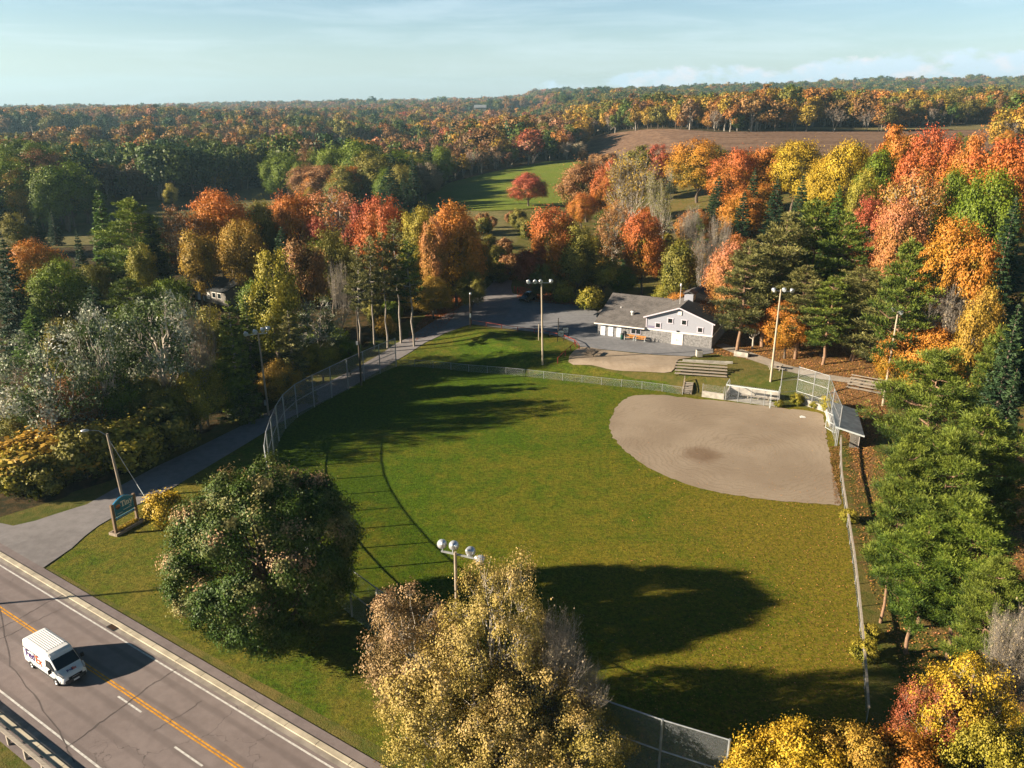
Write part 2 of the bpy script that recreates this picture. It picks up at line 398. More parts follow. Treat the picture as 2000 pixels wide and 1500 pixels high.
def ground_mat():
    """earth sheet: rough grass, leaf litter and wood floor by how much of each lies there (mesh attribute)"""
    m, n = mat('ground_cover'); P = n.pos()
    a = n.new('ShaderNodeAttribute', attribute_name='cover'); sp_ = n.new('ShaderNodeSeparateColor'); n.link(a.outputs['Color'], sp_.inputs[0])
    big = n.noise(P, 0.08, 4, 0.6); mid = n.noise(P, 0.9, 5, 0.7); fine = n.noise(P, 6.5, 4, 0.75)
    g = n.mix(n.step(n.math('ADD', n.math('MULTIPLY', big, 0.5), n.math('MULTIPLY', mid, 0.5)), 0.38, 0.62), (0.075, 0.10, 0.016), (0.185, 0.145, 0.042))
    g = n.mix(n.math('MULTIPLY', n.step(fine, 0.5, 0.68), 0.45), g, (0.035, 0.04, 0.009))
    lit = n.mix(n.step(fine, 0.36, 0.62), (0.11, 0.062, 0.026), (0.34, 0.185, 0.075))
    k1 = n.step(n.math('ADD', sp_.outputs[0], n.math('MULTIPLY', n.math('SUBTRACT', mid, 0.5), 1.1)), 0.35, 0.7)
    c = n.mix(k1, g, lit)
    fl = n.mix(n.step(mid, 0.4, 0.62), (0.035, 0.034, 0.014), (0.095, 0.060, 0.026))
    c = n.mix(n.step(n.math('ADD', sp_.outputs[1], n.math('MULTIPLY', n.math('SUBTRACT', mid, 0.5), 0.7)), 0.4, 0.7), c, fl)
    c = n.mix(sp_.outputs[2], c, n.mix(n.step(mid, 0.4, 0.6), (0.13, 0.13, 0.045), (0.24, 0.195, 0.085)))
    finish(n, c, 0.95, bump=n.math('ADD', fine, mid), bstr=0.8, bdist=0.16, spec=0.1); return m
M['ground'] = ground_mat()

def shingle_mat(name, lo, hi, leaves=False):
    m, n = mat(name); tc = n.new('ShaderNodeTexCoord').outputs['Object']
    b = n.new('ShaderNodeTexBrick', inp={'Scale': 1.0, 'Brick Width': 0.32, 'Row Height': 0.16, 'Mortar Size': 0.012, 'Color1': (*lo, 1), 'Color2': (*hi, 1), 'Mortar': (*[q * 0.5 for q in lo], 1)})
    n.link(n.scaled(tc, (1, 1, 1)), b.inputs[0])
    f = n.noise(tc, 0.8, 5); c = n.mix(n.math('MULTIPLY', n.step(f, 0.35, 0.7), 0.45), b.outputs[0], tuple(h * 1.4 for h in hi))
    finish(n, c, 0.9, bump=n.noise(tc, 14, 3), bstr=0.3, bdist=0.02); return m
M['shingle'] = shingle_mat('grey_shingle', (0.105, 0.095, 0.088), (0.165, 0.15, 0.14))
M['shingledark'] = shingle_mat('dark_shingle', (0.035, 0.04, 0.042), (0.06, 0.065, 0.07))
def siding_mat(name, col):
    m, n = mat(name); tc = n.new('ShaderNodeTexCoord').outputs['Object']
    sx = n.new('ShaderNodeSeparateXYZ'); n.link(tc, sx.inputs[0])
    s = n.math('FRACT', n.math('MULTIPLY', sx.outputs[2], 6.5))
    c = n.mix(n.math('MULTIPLY', n.math('SUBTRACT', 1.0, n.step(s, 0.0, 0.16)), 0.28), col, tuple(q * 0.55 for q in col))
    c = n.mix(n.math('MULTIPLY', n.noise(tc, 0.7, 4), 0.18), c, tuple(q * 0.75 for q in col))
    finish(n, c, 0.6, bump=s, bstr=0.4, bdist=0.02); return m
M['siding'] = siding_mat('lilac_grey_siding', (0.36, 0.37, 0.42))
M['sidingtan'] = siding_mat('tan_siding', (0.20, 0.185, 0.16))
def block_mat():
    m, n = mat('grey_block_wall'); tc = n.new('ShaderNodeTexCoord').outputs['Object']
    v = n.new('ShaderNodeTexVoronoi', inp={'Scale': 5.5}); n.link(tc, v.inputs['Vector'])
    f = n.noise(tc, 3, 5, 0.7)
    c = n.mix(n.step(f, 0.35, 0.65), (0.15, 0.148, 0.145), (0.31, 0.30, 0.295))
    finish(n, c, 0.9, bump=v.outputs[0], bstr=0.6, bdist=0.05); return m
M['block'] = block_mat()
# ------------------------------------------------------------------ ground and sheets
def inpoly(x, y, poly):
    x = np.asarray(x, float); y = np.asarray(y, float); ins = np.zeros(x.shape, bool); n = len(poly)
    for i in range(n):
        (x0, y0), (x1, y1) = poly[i], poly[(i + 1) % n]
        c = (y0 > y) != (y1 > y)
        with np.errstate(divide='ignore', invalid='ignore'):
            ins ^= c & (x < (x1 - x0) * (y - y0) / (y1 - y0) + x0)
    return ins
def P2(px): return [tuple(hit(u, v)[:2]) for u, v in px]

POLY = {
 'litter': P2([(1385, 690), (1420, 640), (1480, 640), (1600, 655), (1720, 690), (1760, 720), (1745, 760), (1700, 900), (1690, 960), (1620, 740), (1540, 715), (1450, 700)]),
 'lleaf': P2([(800, 672), (870, 640), (905, 597), (950, 555), (930, 555), (870, 585), (800, 650)]),
 'rleaf': P2([(1010, 560), (1140, 580), (1145, 600), (1045, 590), (1010, 582)]),
 'lwood': P2([(-200, 1060), (40, 1000), (216, 938), (400, 846), (510, 785), (600, 730), (690, 690), (790, 630), (880, 585), (930, 550), (930, 470), (800, 425), (560, 400), (300, 440), (0, 490), (-300, 520)]),
 'rwood': P2([(1030, 545), (1160, 560), (1260, 540), (1400, 560), (1470, 640), (1640, 668), (1740, 700), (1800, 900), (1830, 1200), (2100, 1500), (2500, 1500), (2300, 300), (1700, 300), (1200, 330), (1060, 420)]),
 'meadow': P2([(786, 404), (830, 383), (880, 357), (960, 337), (1060, 317), (1130, 311), (1150, 330), (1130, 370), (1110, 402), (1000, 411), (940, 413), (800, 411)]),
 'plow': P2([(1135, 305), (1150, 268), (1400, 259), (1750, 258), (1900, 250), (2000, 262), (1900, 310), (1700, 312), (1200, 312)]),
 'valley': P2([(-60, 492), (-420, 520), (-420, 470), (130, 455), (270, 405), (480, 372), (560, 362), (590, 385), (470, 405), (300, 436), (100, 484)]),
 'clear': P2([(800, 412), (1000, 414), (1010, 470), (960, 500), (930, 470)]),
 'strip': P2([(1480, 254), (1560, 249), (1700, 251), (2000, 241), (2100, 241), (2100, 252), (1800, 256)]),
}

xs = np.concatenate([-np.geomspace(6500, 92, 46), np.arange(-90, 131, 1.0), np.geomspace(133, 6500, 46)])
ys = np.concatenate([np.linspace(-400, 16, 8), np.arange(20, 211, 1.0), np.geomspace(213, 7000, 120)])
GX, GY = np.meshgrid(xs, ys)
GZ = hz(GX, GY)
nx, ny = len(xs), len(ys)
idx = np.arange(nx * ny).reshape(ny, nx)
Fq = np.stack([idx[:-1, :-1], idx[:-1, 1:], idx[1:, 1:], idx[1:, :-1]], -1).reshape(-1, 4)
cov = np.zeros((nx * ny, 3), np.float32); gx, gy = GX.ravel(), GY.ravel()
cov[:, 0] = 0.85 * inpoly(gx, gy, POLY['litter']) + 0.9 * inpoly(gx, gy, POLY['lleaf']) + 0.95 * inpoly(gx, gy, POLY['rleaf'])
rw = inpoly(gx, gy, POLY['rwood']); cov[:, 0] += 0.45 * rw
cov[:, 0] += 0.45 * sm(gx, 27, 33) * (gy < 88) * (gx < 60)          # leaves beyond the first-base fence
nrd = gx * 0.556 + gy * 0.831
cov[:, 0] += 0.75 * ((nrd > 22) & (nrd < 25.2) & (gx > -24)) + 0.45 * ((nrd > 22) & (nrd < 24.6) & (gx <= -24))
cov[:, 1] = 0.9 * inpoly(gx, gy, POLY['lwood']) + 0.35 * rw + 0.85 * (gy > 420)
cov[:, 2] = 0.95 * inpoly(gx, gy, POLY['valley']) + 0.9 * inpoly(gx, gy, POLY['clear'])
cov[:, 1] *= 1 - np.clip(cov[:, 2], 0, 1)
me = np_mesh('ground', np.stack([gx, gy, GZ.ravel()], -1), Fq, M['ground'], [('cover', 'POINT', np.clip(cov, 0, 1))], smooth=True)
g_ob = bpy.data.objects.new('ground', me); COL.objects.link(g_ob); tag(g_ob, kind='structure')

def smooth_poly(pts, k=4):
    """Catmull-Rom through a closed outline"""
    out = []; n = len(pts)
    for i in range(n):
        p0, p1, p2, p3 = (Vector((*pts[(i + j - 1) % n][:2], 0)) for j in range(4))
        for q in range(k):
            t = q / k
            p = 0.5 * ((2 * p1) + (p2 - p0) * t + (2 * p0 - 5 * p1 + 4 * p2 - p3) * t * t + (3 * p1 - p0 - 3 * p2 + p3) * t ** 3)
            out.append((p.x, p.y))
    return out
def sheet(name, poly, off, m, grid=None, kind='structure'):
    bm = bmesh.new()
    f = bm.faces.new([bm.verts.new((x, y, 0)) for x, y in poly])
    if f.normal.z < 0: f.normal_flip()
    bmesh.ops.triangulate(bm, faces=[f])
    if grid:
        X = [p[0] for p in poly]; Y = [p[1] for p in poly]
        for ax, lo, hi in ((0, min(X), max(X)), (1, min(Y), max(Y))):
            for c in np.arange(math.ceil(lo / grid) * grid, hi, grid):
                co = [0, 0, 0]; co[ax] = c; no = [0, 0, 0]; no[ax] = 1
                bmesh.ops.bisect_plane(bm, geom=bm.verts[:] + bm.edges[:] + bm.faces[:], plane_co=co, plane_no=no)
    vz = hz([v.co.x for v in bm.verts], [v.co.y for v in bm.verts])
    for v, z in zip(bm.verts, vz): v.co.z = z + off
    bmesh.ops.recalc_face_normals(bm, faces=bm.faces)
    if bm.faces and sum(fc.normal.z for fc in bm.faces) < 0: bmesh.ops.reverse_faces(bm, faces=bm.faces)
    me = bpy.data.meshes.new(name); bm.to_mesh(me); bm.free(); me.materials.append(m)
    o = bpy.data.objects.new(name, me); COL.objects.link(o); return tag(o, kind=kind)

# main road, straight in plan: along rd, offsets nn across it
rd = Vector((0.831, -0.556, 0)); rn = Vector((0.556, 0.831, 0))
def rp(s, n, z=0.0): p = rd * s + rn * n; return (p.x, p.y, z)
S0, S1 = -190, 40
def strip(name, n0, n1, z, m, s0=S0, s1=S1, kind='structure'):
    mb = MB(); k = max(1, int((s1 - s0) / 10))
    for i in range(k):
        a, b = s0 + (s1 - s0) * i / k, s0 + (s1 - s0) * (i + 1) / k
        mb.poly([rp(a, n0, z), rp(b, n0, z), rp(b, n1, z), rp(a, n1, z)])
    return tag(mb.build(name, m), kind=kind)
YN = 22.52   # the numbers below are metres across the road, from the camera's side outwards
def nof(u, v): x, y, z = hit(u, v); return x * rn.x + y * rn.y
n_y = (nof(0, 1168.5) + nof(204, 1327) + nof(429, 1500)) / 3
n_w = (nof(217, 1227) + nof(602, 1500)) / 2
n_k = (nof(0, 1062) + nof(641, 1500)) / 2
n_l = (nof(0, 1333) + nof(169, 1500)) / 2
n_g = (nof(0, 1422) + nof(56, 1500)) / 2
n_s = (nof(329, 1240) + nof(620, 1435)) / 2
strip('road', n_l - 0.55, n_w + 0.30, 0.05, M['road'])
strip('gutter', n_w + 0.30, n_k - 0.30, 0.045, M['gutter'])
strip('road_shoulder', n_k + 0.17, n_s, 0.055, M['shoulder'])
strip('gutter', n_l - 1.15, n_l - 0.55, 0.045, M['gutter'])
strip('road_shoulder', n_g - 0.25, n_l - 1.45, 0.055, M['shoulder'])
def kerb(n, s0, s1):
    mb = MB(); L = 3.0; s = s0
    while s < s1:
        a, b = rp(s + 0.008, n), rp(s + L - 0.008, n); mb.bar((a[0], a[1], 0.06), (b[0], b[1], 0.06), 0.46, 0.12); s += L
    return tag(mb.build('kerb', M['kerb'], bevel=0.025), kind='structure')
kerb(n_k - 0.06, S0, S1); kerb(n_l - 1.30, S0, S1)
strip('edge_line', n_w - 0.07, n_w + 0.07, 0.056, M['linewhite']); strip('edge_line', n_l - 0.07, n_l + 0.07, 0.056, M['linewhite'])
strip('centre_line', n_y - 0.17, n_y - 0.045, 0.056, M['yellow']); strip('centre_line', n_y + 0.045, n_y + 0.17, 0.056, M['yellow'])
def sof(u, v): x, y, z = hit(u, v); return x * rd.x + y * rd.y
for (a, b, c) in (((234, 1359), (273, 1394), 0), ((345, 1457), (392, 1500), 0)):
    n = (nof(*a) + nof(*b)) / 2
    strip('lane_dash', n - 0.07, n + 0.07, 0.056, M['linewhite'], sof(*a), sof(*b))

# sealed cracks across the lanes
rngs = np.random.default_rng(12)
for pxs, wd_ in (([(-30, 1240), (0, 1228), (40, 1208), (88, 1180), (150, 1150)], 0.045), ([(-30, 1262), (20, 1240), (70, 1214), (130, 1186)], 0.035), ([(130, 1462), (215, 1400), (300, 1345), (352, 1308)], 0.07), ([(300, 1430), (350, 1402), (400, 1380)], 0.03), ([(0, 1190), (20, 1300), (110, 1420), (150, 1500)], 0.05)):
    pp = [Vector(hit(u, v)[:2]).to_3d() for u, v in pxs]; mb = MB(); q = []
    for a, b in zip(pp, pp[1:]):
        for j in range(8): q.append(a.lerp(b, j / 8) + Vector((*rngs.normal(size=2) * 0.05, 0.0575)))
    for a, b in zip(q, q[1:]):
        s_ = (b - a).cross(Vector((0, 0, 1))).normalized() * wd_ * rngs.uniform(0.5, 1.0); mb.poly([a - s_, b - s_, b + s_, a + s_])
    tag(mb.build('sealed_crack', M['crackseal']), kind='structure')

# side roads, lot, pads
DR_S = [(122, 1093), (140, 1072), (166, 1048), (192, 1028), (216, 1014), (250, 995), (288, 978), (340, 952), (400, 916), (480, 868), (545, 828), (599, 800), (650, 775), (691, 754), (735, 728), (775, 704), (830, 670), (870, 651), (921, 634)]
DR_N = [(1003, 530), (984, 534), (968, 542), (961, 554), (940, 573), (912, 591), (887, 608), (842, 631), (800, 659), (774, 671), (690, 722), (642, 746), (612, 757), (565, 776), (523, 806), (480, 828), (400, 868), (300, 915), (216, 960), (170, 986), (112, 1004), (70, 1018), (26, 1028)]
drv = P2(DR_S)
e0 = rp(sof(122, 1093), n_s - 0.02)[:2]; 
drv = [e0] + drv[1:] + P2([(975, 641), (1000, 600), (1001, 573), (998, 561), (1001, 545)]) + P2(DR_N)
last = P2([(26, 1028)])[0]
drv += [rp(last[0] * rd.x + last[1] * rd.y - 9, n_s - 0.02)[:2]]
sheet('access_road', drv, 0.075, M['drive'], 1.0)
lot = P2([(975, 641), (1052, 650), (1097, 659), (1122, 670), (1134, 678), (1185, 684), (1275, 693), (1350, 697), (1393, 690), (1392, 670), (1300, 640), (1180, 620), (1150, 596), (1090, 592), (1045, 585), (1013, 577), (1001, 573), (1000, 600)])
sheet('parking_lot', lot, 0.085, M['lot'], 1.0)
sheet('gravel_pad', smooth_poly(P2([(1134, 679), (1185, 685), (1275, 694), (1350, 698), (1326, 703), (1320, 710), (1311, 727), (1260, 727), (1200, 724), (1155, 714), (1110, 708)]), 3), 0.095, M['gravel'], 1.0)
sheet('footpath', P2([(1398, 676), (1412, 671), (1470, 690), (1530, 712), (1600, 730), (1680, 742), (1745, 752), (1745, 762), (1680, 752), (1600, 741), (1520, 722), (1450, 698)]), 0.09, M['path'], 1.0)
# ball field
DIRT = [(1193, 845), (1192, 825), (1200, 802), (1214, 785), (1236, 774), (1290, 772), (1345, 778), (1420, 785), (1520, 797), (1596, 806), (1609, 822), (1617, 870), (1628, 930), (1641, 984), (1620, 986), (1590, 984), (1500, 977), (1400, 962), (1330, 942), (1280, 921), (1240, 897), (1210, 870)]
DP = P2(DIRT)
OUTF = [(774, 716), (735, 733), (700, 750), (668, 767), (632, 786), (600, 803), (577, 818), (561, 833), (548, 854), (540, 876), (531, 900), (526, 923), (524, 950)]
arc = P2(OUTF)
hc = np.array((40.4, 99.9))
a0 = math.atan2(arc[-1][1] - hc[1], arc[-1][0] - hc[0]); pe = P2([(1412, 1565)])[0]; a1 = math.atan2(pe[1] - hc[1], pe[0] - hc[0])
a0 += 2 * math.pi if a0 < 0 else 0; a1 += 2 * math.pi if a1 < 0 else 0
for i in range(1, 19):
    t = i / 18; a = a0 + (a1 - a0) * t; r = (1 - t) * math.dist(arc[len(OUTF) - 1], hc) + t * math.dist(pe, hc)
    arc.append((hc[0] + r * math.cos(a), hc[1] + r * math.sin(a)))
RF = P2([(1640, 868), (1640, 930), (1645, 970), (1655, 1035), (1665, 1100), (1673, 1170), (1680, 1243), (1687, 1330), (1692, 1410)])
LOWF = P2([(774, 716), (800, 716), (861, 720), (923, 727), (954, 729), (1003, 733), (1050, 738), (1084, 742), (1119, 746), (1155, 749), (1189, 754), (1227, 757), (1264, 761), (1300, 766), (1333, 771)])
turf_poly = arc + [(20, 41)] + RF[::-1] + P2([(1622, 800), (1520, 792), (1415, 780)]) + LOWF[::-1][:-1]
sheet('outfield_turf', turf_poly, 0.03, M['turf'], 4.0)
rngd = np.random.default_rng(4)
def ragged(poly, a, step=0.45):
    out = []
    for i in range(len(poly)):
        p, q = np.array(poly[i]), np.array(poly[(i + 1) % len(poly)]); k = max(1, int(np.linalg.norm(q - p) / step))
        for j in range(k): out.append(tuple(p + (q - p) * j / k + rngd.normal(size=2) * a))
    return out
sheet('infield_dirt', ragged(smooth_poly(DP, 3), 0.085), 0.06, M['dirt'], 4.0)
# mown grass between the fence, the driveway and the rail, and along the road
sheet('mown_grass', P2(DR_S[3:])[:] + P2([(975, 645), (1052, 653), (1097, 662), (1122, 673), (1134, 683), (1112, 706), (1150, 716), (1200, 728), (1240, 740), (1300, 745), (1320, 760)]) + LOWF[::-1] + [p for p in arc[1:31]] + [rp(-6, n_s + 3.4)[:2], rp(-24, n_s + 1.2)[:2], rp(-40, n_s + 0.9)[:2], rp(-58, n_s + 0.5)[:2], rp(sof(130, 1093), n_s + 0.4)[:2]], 0.02, M['verge'], 1.0)
sheet('meadow', POLY['meadow'], 0.25, M['meadow'], 12.0)
sheet('plowed_field', POLY['plow'], 0.3, M['plow'], 16.0)
sheet('far_field', POLY['strip'], 0.4, M['dryfield'], 30.0)
# ------------------------------------------------------------------ tree materials
def leaf_mat(name, stops, gh=1.0, gk=0.75, go=0.25, far=False, trans=0.16):
    """leaf colour runs through the stops with how high / far out the leaf grows (Lf.r), its cluster (Lf.g), its tree"""
    m, n = mat(name)
    a = n.new('ShaderNodeAttribute', attribute_name='Lf'); s = n.new('ShaderNodeSeparateColor'); n.link(a.outputs['Color'], s.inputs[0])
    oi = n.new('ShaderNodeObjectInfo')
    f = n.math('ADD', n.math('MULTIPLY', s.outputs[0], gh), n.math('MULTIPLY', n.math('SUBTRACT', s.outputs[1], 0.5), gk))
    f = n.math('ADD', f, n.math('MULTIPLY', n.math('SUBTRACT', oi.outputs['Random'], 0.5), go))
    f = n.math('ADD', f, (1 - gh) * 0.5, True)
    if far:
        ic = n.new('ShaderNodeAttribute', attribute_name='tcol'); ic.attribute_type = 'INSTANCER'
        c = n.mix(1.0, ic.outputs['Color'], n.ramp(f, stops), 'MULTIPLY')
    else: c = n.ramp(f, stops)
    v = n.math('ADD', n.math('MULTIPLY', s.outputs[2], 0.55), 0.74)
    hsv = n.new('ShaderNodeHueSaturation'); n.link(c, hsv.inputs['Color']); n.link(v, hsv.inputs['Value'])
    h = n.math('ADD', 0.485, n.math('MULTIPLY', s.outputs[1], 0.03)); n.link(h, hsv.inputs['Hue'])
    p = n.new('ShaderNodeBsdfPrincipled', inp={'Roughness': 0.55, 'Specular IOR Level': 0.25}); n.link(hsv.outputs[0], p.inputs['Base Color'])
    t = n.new('ShaderNodeBsdfTranslucent'); n.link(hsv.outputs[0], t.inputs[0])
    mx = n.new('ShaderNodeMixShader', inp={0: trans}); n.link(p.outputs[0], mx.inputs[1]); n.link(t.outputs[0], mx.inputs[2])
    n.link(mx.outputs[0], n.new('ShaderNodeOutputMaterial').inputs[0]); return m
GRN = (0.045, 0.085, 0.012); YGR = (0.13, 0.15, 0.018); DGR = (0.018, 0.045, 0.012)
PAL = {
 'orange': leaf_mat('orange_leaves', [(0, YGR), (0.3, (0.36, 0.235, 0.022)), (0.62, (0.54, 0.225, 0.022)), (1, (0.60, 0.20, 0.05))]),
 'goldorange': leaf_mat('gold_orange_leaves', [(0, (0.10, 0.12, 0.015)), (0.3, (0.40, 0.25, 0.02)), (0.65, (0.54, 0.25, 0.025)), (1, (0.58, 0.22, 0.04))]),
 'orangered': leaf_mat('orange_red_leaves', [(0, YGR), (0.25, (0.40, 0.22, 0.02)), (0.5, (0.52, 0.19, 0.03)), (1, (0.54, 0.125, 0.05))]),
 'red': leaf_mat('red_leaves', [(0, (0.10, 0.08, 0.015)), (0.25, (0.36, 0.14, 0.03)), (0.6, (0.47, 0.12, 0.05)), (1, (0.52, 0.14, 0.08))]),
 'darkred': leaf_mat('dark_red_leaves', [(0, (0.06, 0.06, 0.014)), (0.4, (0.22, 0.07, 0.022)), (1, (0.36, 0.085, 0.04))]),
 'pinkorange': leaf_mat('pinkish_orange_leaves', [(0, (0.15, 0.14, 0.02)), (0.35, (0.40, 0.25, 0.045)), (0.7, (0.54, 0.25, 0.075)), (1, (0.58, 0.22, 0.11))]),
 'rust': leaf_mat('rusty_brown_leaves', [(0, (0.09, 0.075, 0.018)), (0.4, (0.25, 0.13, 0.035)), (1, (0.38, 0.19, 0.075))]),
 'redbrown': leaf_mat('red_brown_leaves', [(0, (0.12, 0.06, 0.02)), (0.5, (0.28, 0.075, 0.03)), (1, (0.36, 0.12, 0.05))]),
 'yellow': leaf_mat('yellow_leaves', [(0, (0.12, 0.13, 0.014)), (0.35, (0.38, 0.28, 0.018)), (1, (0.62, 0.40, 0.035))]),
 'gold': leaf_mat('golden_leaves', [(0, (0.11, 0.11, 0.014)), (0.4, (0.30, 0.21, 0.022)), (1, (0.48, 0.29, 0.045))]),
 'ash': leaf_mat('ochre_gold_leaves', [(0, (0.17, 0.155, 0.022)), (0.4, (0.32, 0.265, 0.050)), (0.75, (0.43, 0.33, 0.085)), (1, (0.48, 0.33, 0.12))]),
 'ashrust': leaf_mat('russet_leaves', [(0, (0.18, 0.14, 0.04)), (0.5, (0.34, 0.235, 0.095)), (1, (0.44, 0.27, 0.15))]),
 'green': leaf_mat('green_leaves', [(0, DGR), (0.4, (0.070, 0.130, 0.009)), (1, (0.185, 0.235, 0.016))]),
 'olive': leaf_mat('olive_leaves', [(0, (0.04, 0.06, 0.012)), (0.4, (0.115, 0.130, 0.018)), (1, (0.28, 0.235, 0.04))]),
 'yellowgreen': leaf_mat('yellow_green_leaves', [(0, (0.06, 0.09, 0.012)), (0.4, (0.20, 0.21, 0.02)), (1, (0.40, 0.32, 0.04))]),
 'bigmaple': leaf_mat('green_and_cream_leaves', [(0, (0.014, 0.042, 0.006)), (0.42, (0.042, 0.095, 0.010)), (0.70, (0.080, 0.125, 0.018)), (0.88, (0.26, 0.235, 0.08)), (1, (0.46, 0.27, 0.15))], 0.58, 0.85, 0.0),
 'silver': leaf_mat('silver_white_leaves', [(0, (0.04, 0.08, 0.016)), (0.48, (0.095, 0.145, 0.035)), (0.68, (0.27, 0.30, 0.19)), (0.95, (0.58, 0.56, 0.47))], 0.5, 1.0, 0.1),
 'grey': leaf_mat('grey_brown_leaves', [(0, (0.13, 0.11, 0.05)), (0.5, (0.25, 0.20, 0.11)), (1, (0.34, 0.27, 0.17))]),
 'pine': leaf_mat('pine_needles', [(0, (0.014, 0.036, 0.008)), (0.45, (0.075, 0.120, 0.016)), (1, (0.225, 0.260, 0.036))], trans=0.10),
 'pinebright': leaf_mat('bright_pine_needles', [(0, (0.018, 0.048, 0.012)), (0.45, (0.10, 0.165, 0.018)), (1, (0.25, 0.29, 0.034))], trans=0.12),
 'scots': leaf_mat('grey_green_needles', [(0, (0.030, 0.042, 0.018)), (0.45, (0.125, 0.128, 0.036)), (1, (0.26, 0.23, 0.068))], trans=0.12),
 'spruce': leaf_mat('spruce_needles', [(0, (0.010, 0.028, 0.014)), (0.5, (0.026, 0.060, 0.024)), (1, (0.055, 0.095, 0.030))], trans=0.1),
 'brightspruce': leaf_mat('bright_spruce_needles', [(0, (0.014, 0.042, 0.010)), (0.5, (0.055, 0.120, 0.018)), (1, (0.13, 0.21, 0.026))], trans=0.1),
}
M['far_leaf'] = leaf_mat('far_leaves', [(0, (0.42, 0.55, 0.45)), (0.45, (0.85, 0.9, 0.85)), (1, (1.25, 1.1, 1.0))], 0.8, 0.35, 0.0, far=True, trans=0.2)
M['bark'] = wood_mat('brown_bark', (0.075, 0.055, 0.040), (0.19, 0.145, 0.105), (6, 6, 1))
M['barkgrey'] = wood_mat('grey_bark', (0.24, 0.205, 0.165), (0.42, 0.37, 0.31), (5, 5, 1.5))
M['barkpale'] = wood_mat('pale_bark', (0.36, 0.31, 0.25), (0.60, 0.53, 0.44), (5, 5, 3))
M['barkpine'] = wood_mat('red_pine_bark', (0.19, 0.115, 0.07), (0.36, 0.22, 0.135), (5, 5, 1.5))

# ------------------------------------------------------------------ tree shapes
def unit(a): return a / np.maximum(np.linalg.norm(a, axis=-1, keepdims=True), 1e-6)
def leaf_quads(rng, P, N, size, asp=0.75, along=None):
    """one small diamond leaf (or leaf spray) at each point, roughly facing N"""
    n = len(P)
    if along is None: T = unit(np.cross(N, rng.normal(size=(n, 3)))); B = np.cross(unit(N), T)
    else: T = unit(along); B = unit(np.cross(T, N)); N = np.cross(T, B)
    s = (size * rng.uniform(0.65, 1.3, n))[:, None]
    l, b = T * s, B * s * asp
    bend = unit(N) * s * 0.22
    V = np.stack([P - l - bend, P + b + bend, P + l - bend, P - b + bend], 1).reshape(-1, 3)
    return V, np.arange(4 * n).reshape(n, 4)
def tube_np(pts, rad, k):
    pts = np.asarray(pts, float); rad = np.asarray(rad, float); n = len(pts)
    d = unit(np.gradient(pts, axis=0)); a = np.where(np.abs(d[:, 2:3]) < 0.9, [[0, 0, 1.]], [[1., 0, 0]])
    u = unit(np.cross(d, a)); q = np.cross(d, u); th = 2 * np.pi * np.arange(k) / k
    V = pts[:, None] + (u[:, None] * np.cos(th)[None, :, None] + q[:, None] * np.sin(th)[None, :, None]) * rad[:, None, None]
    i, j = np.meshgrid(np.arange(n - 1), np.arange(k), indexing='ij')
    F = np.stack([i * k + j, i * k + (j + 1) % k, (i + 1) * k + (j + 1) % k, (i + 1) * k + j], -1).reshape(-1, 4)
    return V.reshape(-1, 3), F
class Wood:
    def __init__(s): s.V = []; s.F = []; s.n = 0
    def add(s, pts, rad, k=5):
        V, F = tube_np(pts, rad, k); s.V.append(V); s.F.append(F + s.n); s.n += len(V)
    def limb(s, rng, a, b, r0, r1, sag=0.0, k=5, m=5, wob=0.06):
        a, b = np.asarray(a, float), np.asarray(b, float); t = np.linspace(0, 1, m)[:, None]; L = np.linalg.norm(b - a)
        p = a + (b - a) * t; p[1:-1] += rng.normal(size=(m - 2, 3)) * L * wob; p[:, 2] += sag * L * np.sin(np.pi * t[:, 0])
        s.add(p, np.linspace(r0, r1, m), k); return p
    def mesh(s, name, m): return np_mesh(name, np.concatenate(s.V), np.concatenate(s.F), m, smooth=True)
def crown_mesh(name, L, m):
    V = []; F = []; A = []; n = 0
    for (v, f, a) in L: V.append(v); F.append(f + n); A.append(a); n += len(v)
    return np_mesh(name, np.concatenate(V), np.concatenate(F), m, [('Lf', 'FACE', np.clip(np.concatenate(A), 0, 1))])

